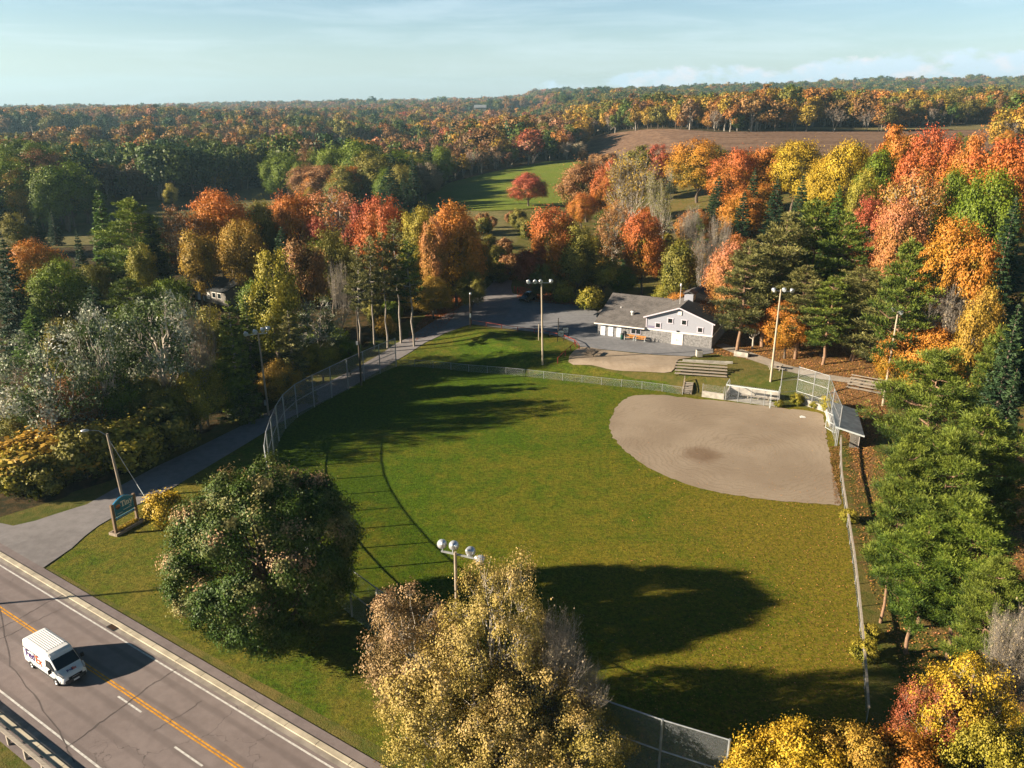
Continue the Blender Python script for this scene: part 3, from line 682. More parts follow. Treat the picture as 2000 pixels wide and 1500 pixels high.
def broadleaf(seed, h, w_, cb, nl, leaves, size, flat=1.0, lr=(0.34, 0.5), clr=0.20, shape=1.0, inner=0.12, trunk_r=0.022, asp=0.75, bark='bark', twigs=2, gap=0.0, rj=0.74):
    """trunk with limbs to every bough of the crown; boughs carry clusters, clusters carry leaves"""
    rng = np.random.default_rng(seed); wd = Wood()
    rx, rz = w_ / 2, (h - cb) / 2; c = np.array([0, 0, cb + rz])
    tp_ = np.array([rng.normal() * 0.03 * h, rng.normal() * 0.03 * h, cb + (h - cb) * 0.62])
    tr = wd.limb(rng, (0, 0, -0.4), tp_, trunk_r * h, trunk_r * h * 0.28, k=8, m=8, wob=0.012)
    dirs = []
    for i in range(nl):
        z = 1 - 2 * (i + 0.5) / nl; z = z * 0.94 + 0.05; ph = i * 2.39996 + rng.normal() * 0.35
        r = math.sqrt(max(0, 1 - z * z)); dirs.append((r * math.cos(ph), r * math.sin(ph), z))
    dirs = unit(np.array(dirs) + rng.normal(size=(nl, 3)) * 0.13)
    out = []
    LR = rng.uniform(lr[0], lr[1], nl) * min(rx, rz)
    for i in range(nl):
        d = dirs[i]
        taper = 1.0 - 0.45 * max(0, d[2]) ** 2 * (shape - 1) * 2 if shape > 1 else 1.0
        Rd = 1 / math.sqrt((d[0] ** 2 + d[1] ** 2) / rx ** 2 + d[2] ** 2 / rz ** 2) * rng.uniform(rj, 1.05)
        lc = c + d * np.array([taper, taper, 1]) * max(0.1, Rd - LR[i] * 0.9)
        k = tr[min(len(tr) - 1, max(2, int(len(tr) * np.clip((lc[2] - 0.25 * h) / (0.8 * h), 0.2, 0.95))))]
        lb = wd.limb(rng, k, lc, trunk_r * h * 0.34, trunk_r * h * 0.09, sag=0.05, m=5)
        ncl = max(5, int(9 * rng.uniform(0.8, 1.3)))
        cd = unit(rng.normal(size=(ncl * 3, 3)) + d * 0.9); cd = cd[(cd @ d) > -0.45][:ncl]
        cc = lc + cd * LR[i] * rng.uniform(0.62, 1.05, (len(cd), 1)) * np.array([1, 1, flat])
        for q in range(min(twigs, len(cc))): wd.limb(rng, lc, cc[q], trunk_r * h * 0.09, trunk_r * h * 0.03, k=4, m=4)
        lrand = rng.uniform()
        m_ = max(4, int(leaves / nl / len(cc) * (LR[i] / LR.mean()) ** 1.5))
        for q in range(len(cc)):
            if rng.uniform() < gap: continue
            cr = clr * min(rx, rz) * rng.uniform(0.7, 1.3)
            g = rng.normal(size=(m_, 3)) * cr * 0.52 * np.array([1, 1, 0.75 * flat])
            P = cc[q] + g
            N = unit(cd[q] * 0.9 + unit(g) * 0.6 + rng.normal(size=(m_, 3)) * 0.42 + np.array([0, 0, 0.08]))
            V, F = leaf_quads(rng, P, N, size, asp)
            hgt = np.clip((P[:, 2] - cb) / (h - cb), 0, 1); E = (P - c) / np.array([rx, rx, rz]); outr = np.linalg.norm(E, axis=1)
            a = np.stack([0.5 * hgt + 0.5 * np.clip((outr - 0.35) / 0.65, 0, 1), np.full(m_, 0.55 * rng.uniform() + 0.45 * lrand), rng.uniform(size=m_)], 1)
            out.append((V, F, a))
    return wd, out

def spruce(seed, h, w_, leaves, size, full=0.85, cb=0.05, droop=0.22, bark='bark', irr=0.25, lev=None):
    rng = np.random.default_rng(seed); wd = Wood(); out = []
    wd.add([(0, 0, -0.4), (0, 0, h * 0.5), (0, 0, h * 0.99)], [h * 0.018, h * 0.011, h * 0.002], 7)
    lev = lev or int(h * 1.9); tot = 0; B = []
    for i in range(lev):
        t = (i + rng.uniform(0, 0.6)) / lev; z = h * (cb + (0.985 - cb) * t)
        L = w_ / 2 * (1 - t) ** full + 0.12
        nb = int(5 + 4 * (1 - t))
        for b in range(nb):
            ph = 2 * math.pi * (b + rng.uniform(-0.3, 0.3)) / nb + i * 1.7
            B.append((z, L * rng.uniform(1 - irr, 1 + irr * 0.6), ph, t))
    W_ = sum(b[1] for b in B)
    for z, L, ph, t in B:
        d = np.array([math.cos(ph), math.sin(ph), 0]); e = np.array([0, 0, z]) + d * L + np.array([0, 0, -droop * L * (1.1 - t) + 0.25 * L * t])
        a = np.array([0, 0, z]); wd.limb(rng, a, e, 0.012 * L + 0.015, 0.006, sag=-0.05, k=3, m=3, wob=0.02)
        n = max(4, int(leaves * L / W_)); s = np.sqrt(rng.uniform(0.02, 1, n))
        side = np.cross(d, [0, 0, 1.]); wdt = 0.34 * L * (1 - s * 0.75) + 0.10
        P = a + (e - a) * s[:, None] + side * (rng.uniform(-1, 1, n) * wdt)[:, None] + np.array([0, 0, 1.]) * (rng.normal(size=n) * 0.07 * (1 + 0.3 * L) - 0.10 * L * s * (1 - s))[:, None]
        N = unit(np.array([0, 0, 0.55]) + d * 0.9 + rng.normal(size=(n, 3)) * 0.45)
        sg = rng.choice([-1.0, 1.0], n)[:, None]
        V, F = leaf_quads(rng, P, N, size, 0.34, d * 0.9 + side * sg * 0.75 + np.array([0, 0, -0.12]) + rng.normal(size=(n, 3)) * 0.18)
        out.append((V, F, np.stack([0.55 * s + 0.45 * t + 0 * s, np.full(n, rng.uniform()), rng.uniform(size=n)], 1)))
    return wd, out

def pine(seed, h, w_, cb, leaves, size, plates=46, top=0.75, bark='barkpine', trunk_r=0.016, asp=0.30):
    """whorled limbs ending in flat plates of needle tufts, trunk showing between"""
    rng = np.random.default_rng(seed); wd = Wood(); out = []
    tr = wd.limb(rng, (0, 0, -0.4), (rng.normal() * 0.02 * h, rng.normal() * 0.02 * h, h * 0.97), trunk_r * h, 0.03, k=8, m=9, wob=0.006)
    B = []
    for i in range(plates):
        t = (i + rng.uniform(0, 0.8)) / plates; z = cb + (h - cb) * t * 0.97
        L = w_ / 2 * (math.sin(math.pi * min(1, (t * 0.78 + 0.22))) ** top) * rng.uniform(0.55, 1.12) + 0.25
        B.append((z, L, i * 2.39996 + rng.normal() * 0.4, t))
    W_ = sum(b[1] for b in B)
    for z, L, ph, t in B:
        k = z / h * (len(tr) - 1); j = int(min(k, len(tr) - 2)); a = tr[j] + (tr[j + 1] - tr[j]) * (k - j)
        d = np.array([math.cos(ph), math.sin(ph), 0]); e = a + d * L + np.array([0, 0, L * (rng.uniform(-0.08, 0.22) + 0.35 * t)])
        wd.limb(rng, a, e, 0.022 * L + 0.02, 0.015, sag=-0.06, k=4, m=4, wob=0.03)
        nt = max(3, int(5 + L * 1.5)); s = rng.uniform(0.35, 1.08, nt); side = np.cross(d, [0, 0, 1.])
        T = a + (e - a) * s[:, None] + side * (rng.uniform(-1, 1, nt) * 0.40 * L * (1.15 - 0.5 * s))[:, None] + np.array([0, 0, 1.]) * (rng.normal(size=nt) * 0.16 + 0.12)[:, None]
        n = max(3, int(leaves * L / W_ / nt)); pr_ = rng.uniform()
        for q in range(nt):
            g = rng.normal(size=(n, 3)) * np.array([0.34, 0.34, 0.13]) * (0.62 + 0.15 * L) 
            N = unit(rng.normal(size=(n, 3)) * 0.65 + np.array([0, 0, 0.30]) + d * 0.75)
            al = unit(g / np.array([1, 1, 0.6]) + 1e-4) * 0.8 + d * 0.35 + np.array([0, 0, 0.35]) + rng.normal(size=(n, 3)) * 0.25
            V, F = leaf_quads(rng, T[q] + g, N, size, asp, al)
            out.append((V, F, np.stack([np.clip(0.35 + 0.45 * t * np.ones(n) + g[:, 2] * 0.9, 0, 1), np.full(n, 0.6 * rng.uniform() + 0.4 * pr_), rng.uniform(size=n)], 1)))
    return wd, out

def bare(seed, h, spread, leaves, size, n0=1, levels=5, up=0.55, r=0.02, lmin=3, forks=(2, 4)):
    """branching skeleton, thinly leaved"""
    rng = np.random.default_rng(seed); wd = Wood(); tips = []
    def grow(p, d, L, rad, lv):
        m = 4; pts = [p]; dd = d
        for i in range(m):
            dd = unit(dd + rng.normal(size=3) * 0.13 + np.array([0, 0, 0.07])); pts.append(pts[-1] + dd * L / m)
        wd.add(pts, np.linspace(rad, rad * 0.6, m + 1), 6 if lv == 0 else (4 if lv < 3 else 3))
        if lv >= lmin: tips.extend(pts[2:])
        if lv >= levels: return
        for q in range(rng.integers(forks[0], forks[1] + 1)):
            s = rng.uniform(0.35, 1.0); b = np.array(pts[min(m, int(1 + s * m))])
            ax = unit(rng.normal(size=3)); nd = unit(dd + np.cross(dd, ax) * spread + np.array([0, 0, up * 0.25]))
            grow(b, nd, L * rng.uniform(0.58, 0.82), rad * 0.55, lv + 1)
        if lv < levels: grow(np.array(pts[-1]), dd, L * 0.75, rad * 0.6, lv + 1)
    for i in range(n0):
        a = 2 * math.pi * i / max(1, n0) + rng.uniform(0, 1)
        d0 = np.array([math.cos(a) * 0.28, math.sin(a) * 0.28, 1]) if n0 > 1 else np.array([0.04, 0.02, 1.0])
        grow(np.array([0, 0, -0.3]), unit(d0), h * 0.33, r * h, 0)
    tips = np.array(tips); zmax = max(v[:, 2].max() for v in wd.V)
    for i in range(len(wd.V)): wd.V[i] = wd.V[i] * (h / zmax)
    tips = tips * (h / zmax); out = []
    if leaves:
        P = tips[rng.integers(0, len(tips), leaves)] + rng.normal(size=(leaves, 3)) * 0.22
        V, F = leaf_quads(rng, P, unit(rng.normal(size=(leaves, 3)) + np.array([0, 0, 0.5])), size, 0.75)
        out.append((V, F, np.stack([np.clip(P[:, 2] / h, 0, 1), rng.uniform(size=leaves), rng.uniform(size=leaves)], 1)))
    return wd, out

PROTO = {}
def proto(key, gen, bark):
    wd, L = gen
    V = np.concatenate(wd.V + [l[0] for l in L])
    wdt = np.percentile(np.abs(V[:, :2]), 99) * 2; top = np.percentile(V[:, 2], 99.8)
    PROTO[key] = (wd.mesh(key + '_trunk', M[bark]), crown_mesh(key + '_crown', L, PAL['green']) if L else None, wdt, top)
for i in range(4): proto('M%d' % i, broadleaf(11 + i, 16, 13, 2.2, 26, 24000, 0.155, clr=0.20), 'bark')
for i in range(3): proto('O%d' % i, broadleaf(31 + i, 17, 8.5, 2.0, 26, 17000, 0.16, lr=(0.36, 0.55), clr=0.26, shape=1.35), 'bark')
for i in range(2): proto('S%d' % i, spruce(51 + i, 18, 7.5, 16000, 0.20), 'bark')
for i in range(2): proto('F%d' % i, spruce(55 + i, 16, 5.0, 11000, 0.20, full=0.6, irr=0.35), 'barkgrey')
for i in range(3): proto('W%d' % i, pine(61 + i, 20, 11, 3.5, 22000, 0.30, plates=66, top=0.7, asp=0.20), 'barkpine')
for i in range(3): proto('C%d' % i, pine(71 + i, 23, 10.0, 5.5, 20000, 0.29, plates=60, top=0.7, asp=0.20), 'barkpine')
for i in range(2): proto('T%d' % i, pine(75 + i, 21, 6.0, 9.0, 4200, 0.25, plates=34, trunk_r=0.012), 'barkgrey')
for i in range(3): proto('P%d' % i, broadleaf(81 + i, 16, 11, 3.0, 26, 8000, 0.15, lr=(0.30, 0.45), clr=0.17, twigs=7, gap=0.28), 'barkpale')
for i in range(2): proto('Q%d' % i, bare(87 + i, 20, 0.75, 5200, 0.18, n0=3, levels=5, up=0.9, r=0.012), 'barkpale')
for i in range(3): proto('B%d' % i, bare(91 + i, 12, 0.75, 500, 0.14, n0=4, levels=5, r=0.011), 'barkgrey')
for i in range(3): proto('H%d' % i, broadleaf(101 + i, 5, 5.5, 0.15, 20, 6500, 0.16, lr=(0.3, 0.5), clr=0.26, trunk_r=0.014, inner=0.2), 'bark')
proto('big', broadleaf(120, 14.5, 14.5, 0.5, 120, 190000, 0.085, lr=(0.17, 0.27), clr=0.095, trunk_r=0.026, twigs=1, rj=0.90), 'bark')
proto('ash0', broadleaf(131, 14, 10.5, 1.0, 64, 50000, 0.070, lr=(0.20, 0.34), clr=0.13, twigs=11, gap=0.32, trunk_r=0.015), 'barkpale')
proto('ash1', broadleaf(137, 11, 7.5, 1.0, 46, 27000, 0.073, lr=(0.22, 0.38), clr=0.15, twigs=11, gap=0.32, trunk_r=0.014, shape=1.2), 'barkpale')
proto('ash2', broadleaf(139, 8, 8.0, 0.5, 46, 32000, 0.072, lr=(0.22, 0.38), clr=0.15, twigs=11, gap=0.28, trunk_r=0.014), 'barkpale')
proto('near_bare', bare(144, 12, 0.7, 3200, 0.10, n0=4, levels=6, up=0.5, r=0.010, lmin=4), 'barkgrey')
proto('near_shrub', broadleaf(151, 6, 7.5, 0.2, 44, 42000, 0.08, lr=(0.20, 0.42), clr=0.22, twigs=5, gap=0.06, trunk_r=0.012), 'barkgrey')
proto('near_pine', pine(155, 18, 11, 4.2, 80000, 0.19, plates=74, top=0.75, asp=0.16), 'barkpine')
proto('near_pine2', pine(156, 18, 10, 5.0, 66000, 0.19, plates=64, top=0.85, asp=0.16), 'barkpine')
proto('sumac', broadleaf(161, 4.2, 4.6, 0.3, 22, 7000, 0.105, lr=(0.26, 0.45), clr=0.28, twigs=3, trunk_r=0.014), 'barkgrey')

RNG = np.random.default_rng(5)
def plant(key, pos, h, w_, pal, name, label, cat='tree', group=None, rot=None):
    tm, cm, pw, ph = PROTO[key]
    rot = RNG.uniform(0, 6.28) if rot is None else rot
    t = thing(name, label, cat, pos, rot, group)
    t.scale = (w_ / pw, w_ / pw, h / ph)
    o = bpy.data.objects.new('trunk', tm); COL.objects.link(o); o.parent = t
    if cm is not None:
        o = bpy.data.objects.new('crown', cm); COL.objects.link(o); o.parent = t
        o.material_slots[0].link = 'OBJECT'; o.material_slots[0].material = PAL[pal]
    return t
KEYS = {k: [p for p in PROTO if p[0] == k and p[1:].isdigit()] for k in 'MOSFWCTPQBH'}
CNT = {}
def pick(k):
    if k in PROTO: return k
    CNT[k] = CNT.get(k, 0) + 1; return KEYS[k][CNT[k] % len(KEYS[k])]
NAME = {'M': 'maple_tree', 'O': 'broadleaf_tree', 'S': 'spruce_tree', 'F': 'fir_tree', 'W': 'pine_tree', 'C': 'pine_tree', 'T': 'pine_tree', 'P': 'poplar_tree', 'Q': 'birch_tree', 'B': 'bare_tree', 'H': 'bush',
        'big': 'maple_tree', 'ash0': 'ash_tree', 'ash1': 'ash_tree', 'ash2': 'ash_tree', 'near_bare': 'bare_tree', 'near_shrub': 'bush', 'near_pine': 'pine_tree', 'near_pine2': 'pine_tree', 'sumac': 'bush'}
PLANTED = []
def tree(u, vt, wpx, h, k, pal, label, group=None):
    x, y, z = hit(u, vt, h); p = (x, y, hz1(x, y)); wm = wpx * depth(p) / FPX
    PLANTED.append((x, y, wm))
    return plant(pick(k), p, h, wm, pal, NAME[k], label, 'bush' if NAME[k] == 'bush' else 'tree', group)
# ------------------------------------------------------------------ the trees one can point to (photo column, top row, crown width in pixels, metres tall, kind, leaves)
TREES = [
 # foreground
 (500, 924, 332, 14.6, 'big', 'bigmaple', 'big round dark green maple with mauve tinged tips beside the road'),
 (322, 960, 92, 4.0, 'sumac', 'yellow', 'small yellow bush between the blue sign and the big round maple'),
 (966, 1094, 200, 14.0, 'ash0', 'ash', 'tallest ochre gold ash around the nearest floodlight pole'),
 (795, 1146, 175, 11.0, 'ash1', 'ashrust', 'russet pointed ash left of the nearest floodlight pole'),
 (880, 1230, 240, 9.5, 'ash2', 'ash', 'wide ochre ash in front of the russet pointed ash'),
 (1085, 1215, 165, 10.5, 'near_bare', 'grey', 'half bare pinkish grey tree right of the tallest ochre ash'),
 (1040, 1270, 190, 9.0, 'ash2', 'ash', 'ochre ash under the half bare pinkish grey tree'),
 (1135, 1290, 100, 8.0, 'near_bare', 'ash', 'thin twiggy tree at the right edge of the ochre ash clump'),
 (970, 1360, 210, 7.0, 'ash2', 'ash', 'low ochre ash at the bottom edge below the tallest ochre ash'),
 (850, 1330, 200, 7.0, 'ash2', 'ash', 'low ochre ash at the left foot of the clump beside the road'),
 (1140, 1388, 180, 6.5, 'ash2', 'ash', 'low ochre ash beside the nearest chain link fence corner'),
 (1020, 1440, 220, 5.5, 'ash2', 'ash', 'ochre ash cut by the bottom edge of the picture'),
 # bottom right corner
 (1560, 1430, 190, 6.0, 'near_shrub', 'yellow', 'bright yellow bush at the end of the chain link fence'),
 (1690, 1440, 170, 6.0, 'near_shrub', 'gold', 'gold bush covering the near end of the first base fence'),
 (1790, 1465, 190, 5.5, 'near_shrub', 'goldorange', 'orange gold bush below the red brown tree'),
 (1850, 1330, 150, 7.0, 'ash2', 'redbrown', 'red brown tree in the lower right corner'),
 (1905, 1285, 170, 8.5, 'ash2', 'yellow', 'yellow tree behind the red brown tree'),
 (1945, 1430, 170, 6.5, 'near_shrub', 'yellowgreen', 'yellow green bush in the lower right corner'),
 (1470, 1472, 130, 4.8, 'near_shrub', 'yellow', 'yellow bush leaning on the chain link fence end'),
 (1990, 1190, 130, 11.0, 'near_bare', 'grey', 'pale bare tree at the lower right edge'),
 # pines along the first base side
 (1845, 690, 190, 18.5, 'near_pine', 'pine', 'tallest broad green pine beside the right floodlight pole'),
 (1785, 850, 120, 16.5, 'near_pine2', 'pine', 'green pine overhanging the first base dugout'),
 (1868, 845, 190, 17.0, 'near_pine', 'pine', 'broad green pine in front of the tallest broad pine'),
 (1930, 800, 190, 17.0, 'near_pine2', 'pine', 'dark green pine right of the broad pines'),
 (1822, 1005, 150, 12.0, 'near_pine2', 'pinebright', 'bright green pine beside the first base fence'),
 (1915, 985, 190, 13.2, 'near_pine', 'pinebright', 'bright green pine second from the first base fence'),
 (1955, 1090, 130, 12.0, 'near_pine2', 'pine', 'shaded pine at the right edge above the pale bare tree'),
 # wood on the right
 (1870, 552, 130, 15.0, 'B', 'grey', 'bare grey tree standing out in front of the gold maples'),
 (1868, 425, 120, 20.0, 'M', 'goldorange', 'tall gold orange maple behind the bare grey tree'),
 (1915, 470, 100, 20.0, 'M', 'orange', 'orange maple at the edge of the dark wood on the right'),
 (1925, 560, 90, 17.0, 'M', 'gold', 'gold maple right of the bare grey tree'),
 (1830, 640, 110, 11.0, 'M', 'goldorange', 'low gold maple under the bare grey tree'),
 (1762, 650, 80, 9.0, 'M', 'orange', 'small orange maple beside the right floodlight pole'),
 (1748, 545, 140, 13.5, 'W', 'scots', 'grey green pine left of the bare grey tree'),
 (1690, 520, 125, 14.5, 'C', 'scots', 'grey green pine left of the right floodlight pole'),
 (1790, 470, 110, 21.0, 'W', 'pine', 'dark pine above the bare grey tree'),
 (1605, 392, 140, 22.5, 'W', 'pine', 'tall dark pine with reddish trunk behind the middle floodlight pole'),
 (1540, 415, 125, 21.5, 'C', 'scots', 'tall grey green pine left of the tall dark pine'),
 (1660, 415, 117, 21.0, 'C', 'pine', 'slim dark pine right of the tall dark pine'),
 (1510, 480, 110, 16.5, 'C', 'scots', 'shorter grey green pine above the middle floodlight pole'),
 (1460, 470, 104, 18.0, 'C', 'scots', 'grey green pine nearest the hall gable'),
 (1575, 520, 95, 14.5, 'C', 'scots', 'pine with bare lower trunk right of the middle floodlight pole'),
 (1630, 540, 90, 13.5, 'C', 'pine', 'pine at the front of the stand above the footpath'),
 (1545, 590, 90, 9.0, 'M', 'orange', 'orange maple under the pine stand near the middle floodlight'),
 (1625, 575, 80, 10.0, 'P', 'goldorange', 'gold maple under the pine stand above the footpath'),
 (1480, 575, 65, 9.0, 'P', 'orangered', 'orange red maple between the hall and the pine stand'),
 (1432, 470, 85, 16.0, 'M', 'pinkorange', 'pinkish orange maple rising behind the hall roof'),
 (1262, 416, 82, 17.0, 'M', 'orangered', 'bright orange red maple behind the low wing of the hall'),
 (1240, 300, 130, 25.0, 'Q', 'gold', 'tall pale birch clump with white stems behind the hall'),
 (1300, 330, 90, 23.0, 'Q', 'olive', 'thin pale birch right of the tall birch clump'),
 (1205, 395, 70, 18.0, 'P', 'rust', 'thin rusty poplar at the foot of the tall birch clump'),
 (1330, 470, 70, 15.0, 'O', 'olive', 'olive tree above the hall ridge'),
 (1375, 455, 60, 14.0, 'B', 'rust', 'thin brown leafless tree behind the hall roof'),
 (1410, 420, 60, 16.0, 'B', 'grey', 'grey leafless tree above the pinkish orange maple'),
 (1350, 400, 60, 17.0, 'B', 'grey', 'grey leafless tree between the birches and the pines'),
 (1180, 500, 70, 8.6, 'O', 'yellowgreen', 'yellow green tree left of the bright orange red maple'),
 (1130, 440, 75, 15.0, 'O', 'olive', 'olive tree right of the orange red maple beside the driveway'),
 (1215, 520, 60, 6.6, 'M', 'green', 'small green tree behind the low wing of the hall'),
 (1150, 560, 55, 4.5, 'H', 'yellowgreen', 'yellow green bush at the corner of the parking lot'),
 (1100, 548, 45, 4.5, 'H', 'yellowgreen', 'yellow green bush behind the parked black car'),
 (1310, 550, 60, 6.0, 'M', 'yellowgreen', 'low yellow green maple right behind the hall ridge'),
 (1330, 570, 60, 6.5, 'M', 'goldorange', 'low gold maple touching the hall roof'),
 (1085, 405, 92, 18.0, 'M', 'orangered', 'red and orange maple beside the end of the driveway'),
 (1040, 480, 60, 11.0, 'O', 'darkred', 'dark red tree at the bend of the driveway'),
 (1060, 515, 45, 8.0, 'M', 'olive', 'small olive tree behind the parked black car'),
 (1150, 312, 112, 20.0, 'M', 'rust', 'wide olive brown maple at the right end of the green meadow'),
 (1190, 312, 60, 21.0, 'M', 'orangered', 'red topped maple right of the wide olive brown maple'),
 (1033, 337, 70, 12.5, 'M', 'red', 'lone red maple standing at the edge of the green meadow'),
 (1250, 285, 70, 21.0, 'O', 'olive', 'olive tree in front of the plowed field above the birches'),
 (1285, 282, 50, 21.0, 'O', 'red', 'narrow red tree in front of the plowed field'),
 (1370, 272, 120, 22.0, 'M', 'goldorange', 'broad gold orange maple in front of the plowed field'),
 (1440, 290, 100, 21.0, 'M', 'orangered', 'orange red maple right of the broad gold orange maple'),
 (1500, 288, 80, 20.0, 'M', 'orange', 'orange maple in the middle of the row before the plowed field'),
 (1560, 275, 90, 21.0, 'M', 'yellow', 'pale yellow maple in the row before the plowed field'),
 (1530, 275, 60, 21.0, 'O', 'gold', 'gold tree left of the pale yellow maple'),
 (1610, 310, 80, 19.0, 'M', 'yellow', 'yellow maple lower right of the pale yellow maple'),
 (1655, 275, 95, 23.0, 'M', 'yellow', 'tall yellow maple at the right end of the plowed field'),
 (1690, 330, 70, 20.0, 'M', 'yellowgreen', 'yellow green maple below the tall yellow maple'),
 (1722, 292, 80, 22.0, 'M', 'green', 'dark green tree right of the tall yellow maple'),
 (1762, 245, 80, 25.0, 'O', 'orange', 'tallest orange tree of the right hand wood'),
 (1830, 250, 110, 26.0, 'M', 'orangered', 'tallest orange red maple of the right hand wood'),
 (1790, 330, 120, 23.0, 'P', 'pinkorange', 'pinkish half bare maple below the tallest orange red maple'),
 (1775, 390, 100, 19.0, 'M', 'pinkorange', 'low pinkish maple above the dark pine'),
 (1905, 262, 80, 25.0, 'M', 'orange', 'orange maple right of the tallest orange red maple'),
 (1970, 270, 130, 26.0, 'M', 'orangered', 'red maple at the right edge above the dark wood'),
 (1940, 330, 120, 23.0, 'M', 'green', 'dark green maple under the red maple at the right edge'),
 (1880, 330, 80, 21.0, 'M', 'green', 'dark green tree beside the pinkish half bare maple'),
 (1985, 390, 90, 21.0, 'S', 'spruce', 'shaded dark spruce at the right edge below the red maple'),
 (1965, 480, 90, 20.0, 'S', 'spruce', 'shaded dark spruce right of the orange maple'),
 (1990, 600, 100, 19.0, 'S', 'spruce', 'shaded dark spruce at the right edge of the picture'),
 (1985, 730, 90, 17.0, 'S', 'spruce', 'shaded dark spruce behind the dark green pine'),
 (1960, 640, 80, 16.0, 'W', 'pine', 'shaded pine right of the gold maple'),
 (1700, 385, 80, 18.0, 'M', 'red', 'pinkish red maple among the pines'),
 (1655, 480, 60, 15.0, 'M', 'orange', 'orange maple glimpsed between two pines'),
 (1475, 330, 45, 18.0, 'S', 'spruce', 'dark spruce below the orange red maple'),
 (1520, 350, 55, 17.0, 'S', 'spruce', 'dark spruce below the pale yellow maple'),
 (1570, 345, 55, 18.0, 'S', 'spruce', 'dark spruce above the tall dark pine'),
 (1455, 375, 55, 16.0, 'S', 'spruce', 'dark spruce above the grey leafless tree'),
 (1640, 365, 60, 17.0, 'S', 'brightspruce', 'green spruce under the yellow maples'),
 (1405, 345, 55, 16.0, 'S', 'spruce', 'dark spruce under the broad gold orange maple'),
 # wood on the left, front row along the driveway
 (72, 845, 190, 5.6, 'H', 'gold', 'golden yellow bushy tree at the corner of the road and the driveway'),
 (15, 880, 110, 5.0, 'H', 'yellowgreen', 'yellow green bush at the left edge above the road'),
 (150, 830, 120, 6.5, 'H', 'olive', 'olive bush behind the golden corner tree'),
 (235, 820, 130, 6.0, 'H', 'yellowgreen', 'yellow green bush above the street lamp'),
 (320, 790, 120, 6.0, 'H', 'olive', 'olive bush along the driveway right of the street lamp'),
 (60, 640, 190, 16.5, 'P', 'silver', 'silver leaved poplar at the left edge'),
 (178, 592, 100, 18.0, 'P', 'silver', 'silver poplar between the two wide silver poplars'),
 (292, 566, 165, 18.5, 'P', 'silver', 'wide silver poplar with a forked pale trunk in the middle of the left wood'),
 (130, 740, 130, 9.0, 'M', 'rust', 'rusty green tree below the silver poplars'),
 (40, 760, 120, 8.0, 'M', 'olive', 'olive tree at the left edge below the silver poplar'),
 (210, 720, 120, 9.5, 'M', 'green', 'green tree below the silver poplars'),
 (290, 740, 100, 8.0, 'M', 'olive', 'olive tree at the foot of the wide silver poplar'),
 (375, 720, 110, 8.5, 'M', 'yellowgreen', 'yellow green tree right of the wide silver poplar'),
 (375, 590, 80, 16.5, 'B', 'rust', 'forked half bare tree right of the wide silver poplar'),
 (345, 585, 80, 14.0, 'M', 'green', 'green maple just behind the wide silver poplar'),
 (405, 600, 80, 14.0, 'O', 'olive', 'olive tree between the forked half bare tree and the green fir'),
 (238, 600, 80, 14.0, 'O', 'green', 'green tree between two silver poplars'),
 (120, 620, 80, 13.5, 'O', 'olive', 'olive tree right of the silver poplar at the left edge'),
 (430, 700, 90, 8.5, 'M', 'green', 'green tree left of the left floodlight pole'),
 (445, 590, 75, 16.0, 'F', 'pine', 'green fir above the left floodlight pole'),
 (478, 585, 60, 14.5, 'F', 'pine', 'green fir right behind the left floodlight lamps'),
 (525, 490, 95, 19.5, 'O', 'yellowgreen', 'tall yellow green column of leaves left of the tall slim pines'),
 (562, 610, 75, 13.0, 'F', 'scots', 'olive fir beside the tall chain link fence bend'),
 (545, 700, 80, 7.0, 'M', 'gold', 'low gold tree behind the bend of the tall fence'),
 (615, 583, 105, 11.5, 'P', 'silver', 'small silver poplar behind the tall chain link fence'),
 (625, 670, 80, 6.0, 'M', 'yellowgreen', 'low yellow green tree under the small silver poplar'),
 (680, 660, 60, 6.0, 'M', 'green', 'low green tree beside the dark utility pole'),
 (690, 480, 55, 18.0, 'T', 'scots', 'slim pine with bare trunk, leftmost of the slim pine row'),
 (718, 462, 50, 19.0, 'T', 'scots', 'slim pine with bare trunk, second from the left of the slim pine row'),
 (745, 455, 55, 19.5, 'T', 'scots', 'slim pine with bare trunk in the middle of the slim pine row'),
 (772, 430, 60, 21.0, 'T', 'scots', 'tallest slim pine with long bare trunk in the slim pine row'),
 (800, 470, 60, 18.0, 'T', 'pine', 'dark slim pine at the right end of the slim pine row'),
 (655, 510, 60, 14.0, 'B', 'grey', 'grey leafless tree left of the slim pine row'),
 (590, 470, 75, 17.0, 'O', 'rust', 'rusty narrow tree left of the grey leafless tree'),
 (640, 450, 95, 16.0, 'M', 'olive', 'dark olive maple behind the slim pine row'),
 (548, 445, 70, 15.0, 'S', 'spruce', 'dark blue green spruce in the middle of the left wood'),
 (972, 512, 48, 4.5, 'H', 'olive', 'olive bush closing the view at the far bend of the driveway'),
 (996, 498, 55, 5.5, 'H', 'rust', 'brown bush closing the view at the far bend of the driveway'),
 # left wood, middle and back rows
 (888, 396, 105, 20.0, 'M', 'goldorange', 'gold orange maple at the head of the driveway'),
 (822, 405, 80, 19.0, 'M', 'yellowgreen', 'yellow green maple left of the gold orange maple'),
 (845, 425, 50, 18.0, 'O', 'pinkorange', 'pinkish tree between the yellow green and gold orange maples'),
 (935, 470, 55, 10.0, 'M', 'olive', 'olive tree at the top of the driveway'),
 (965, 480, 50, 6.0, 'H', 'olive', 'olive bush at the far end of the driveway'),
 (920, 530, 60, 8.0, 'M', 'olive', 'dark olive tree under the gold orange maple'),
 (845, 540, 70, 8.0, 'M', 'gold', 'low gold tree under the gold orange maple'),
 (745, 384, 95, 20.0, 'M', 'orangered', 'bright orange red maple above the slim pine row'),
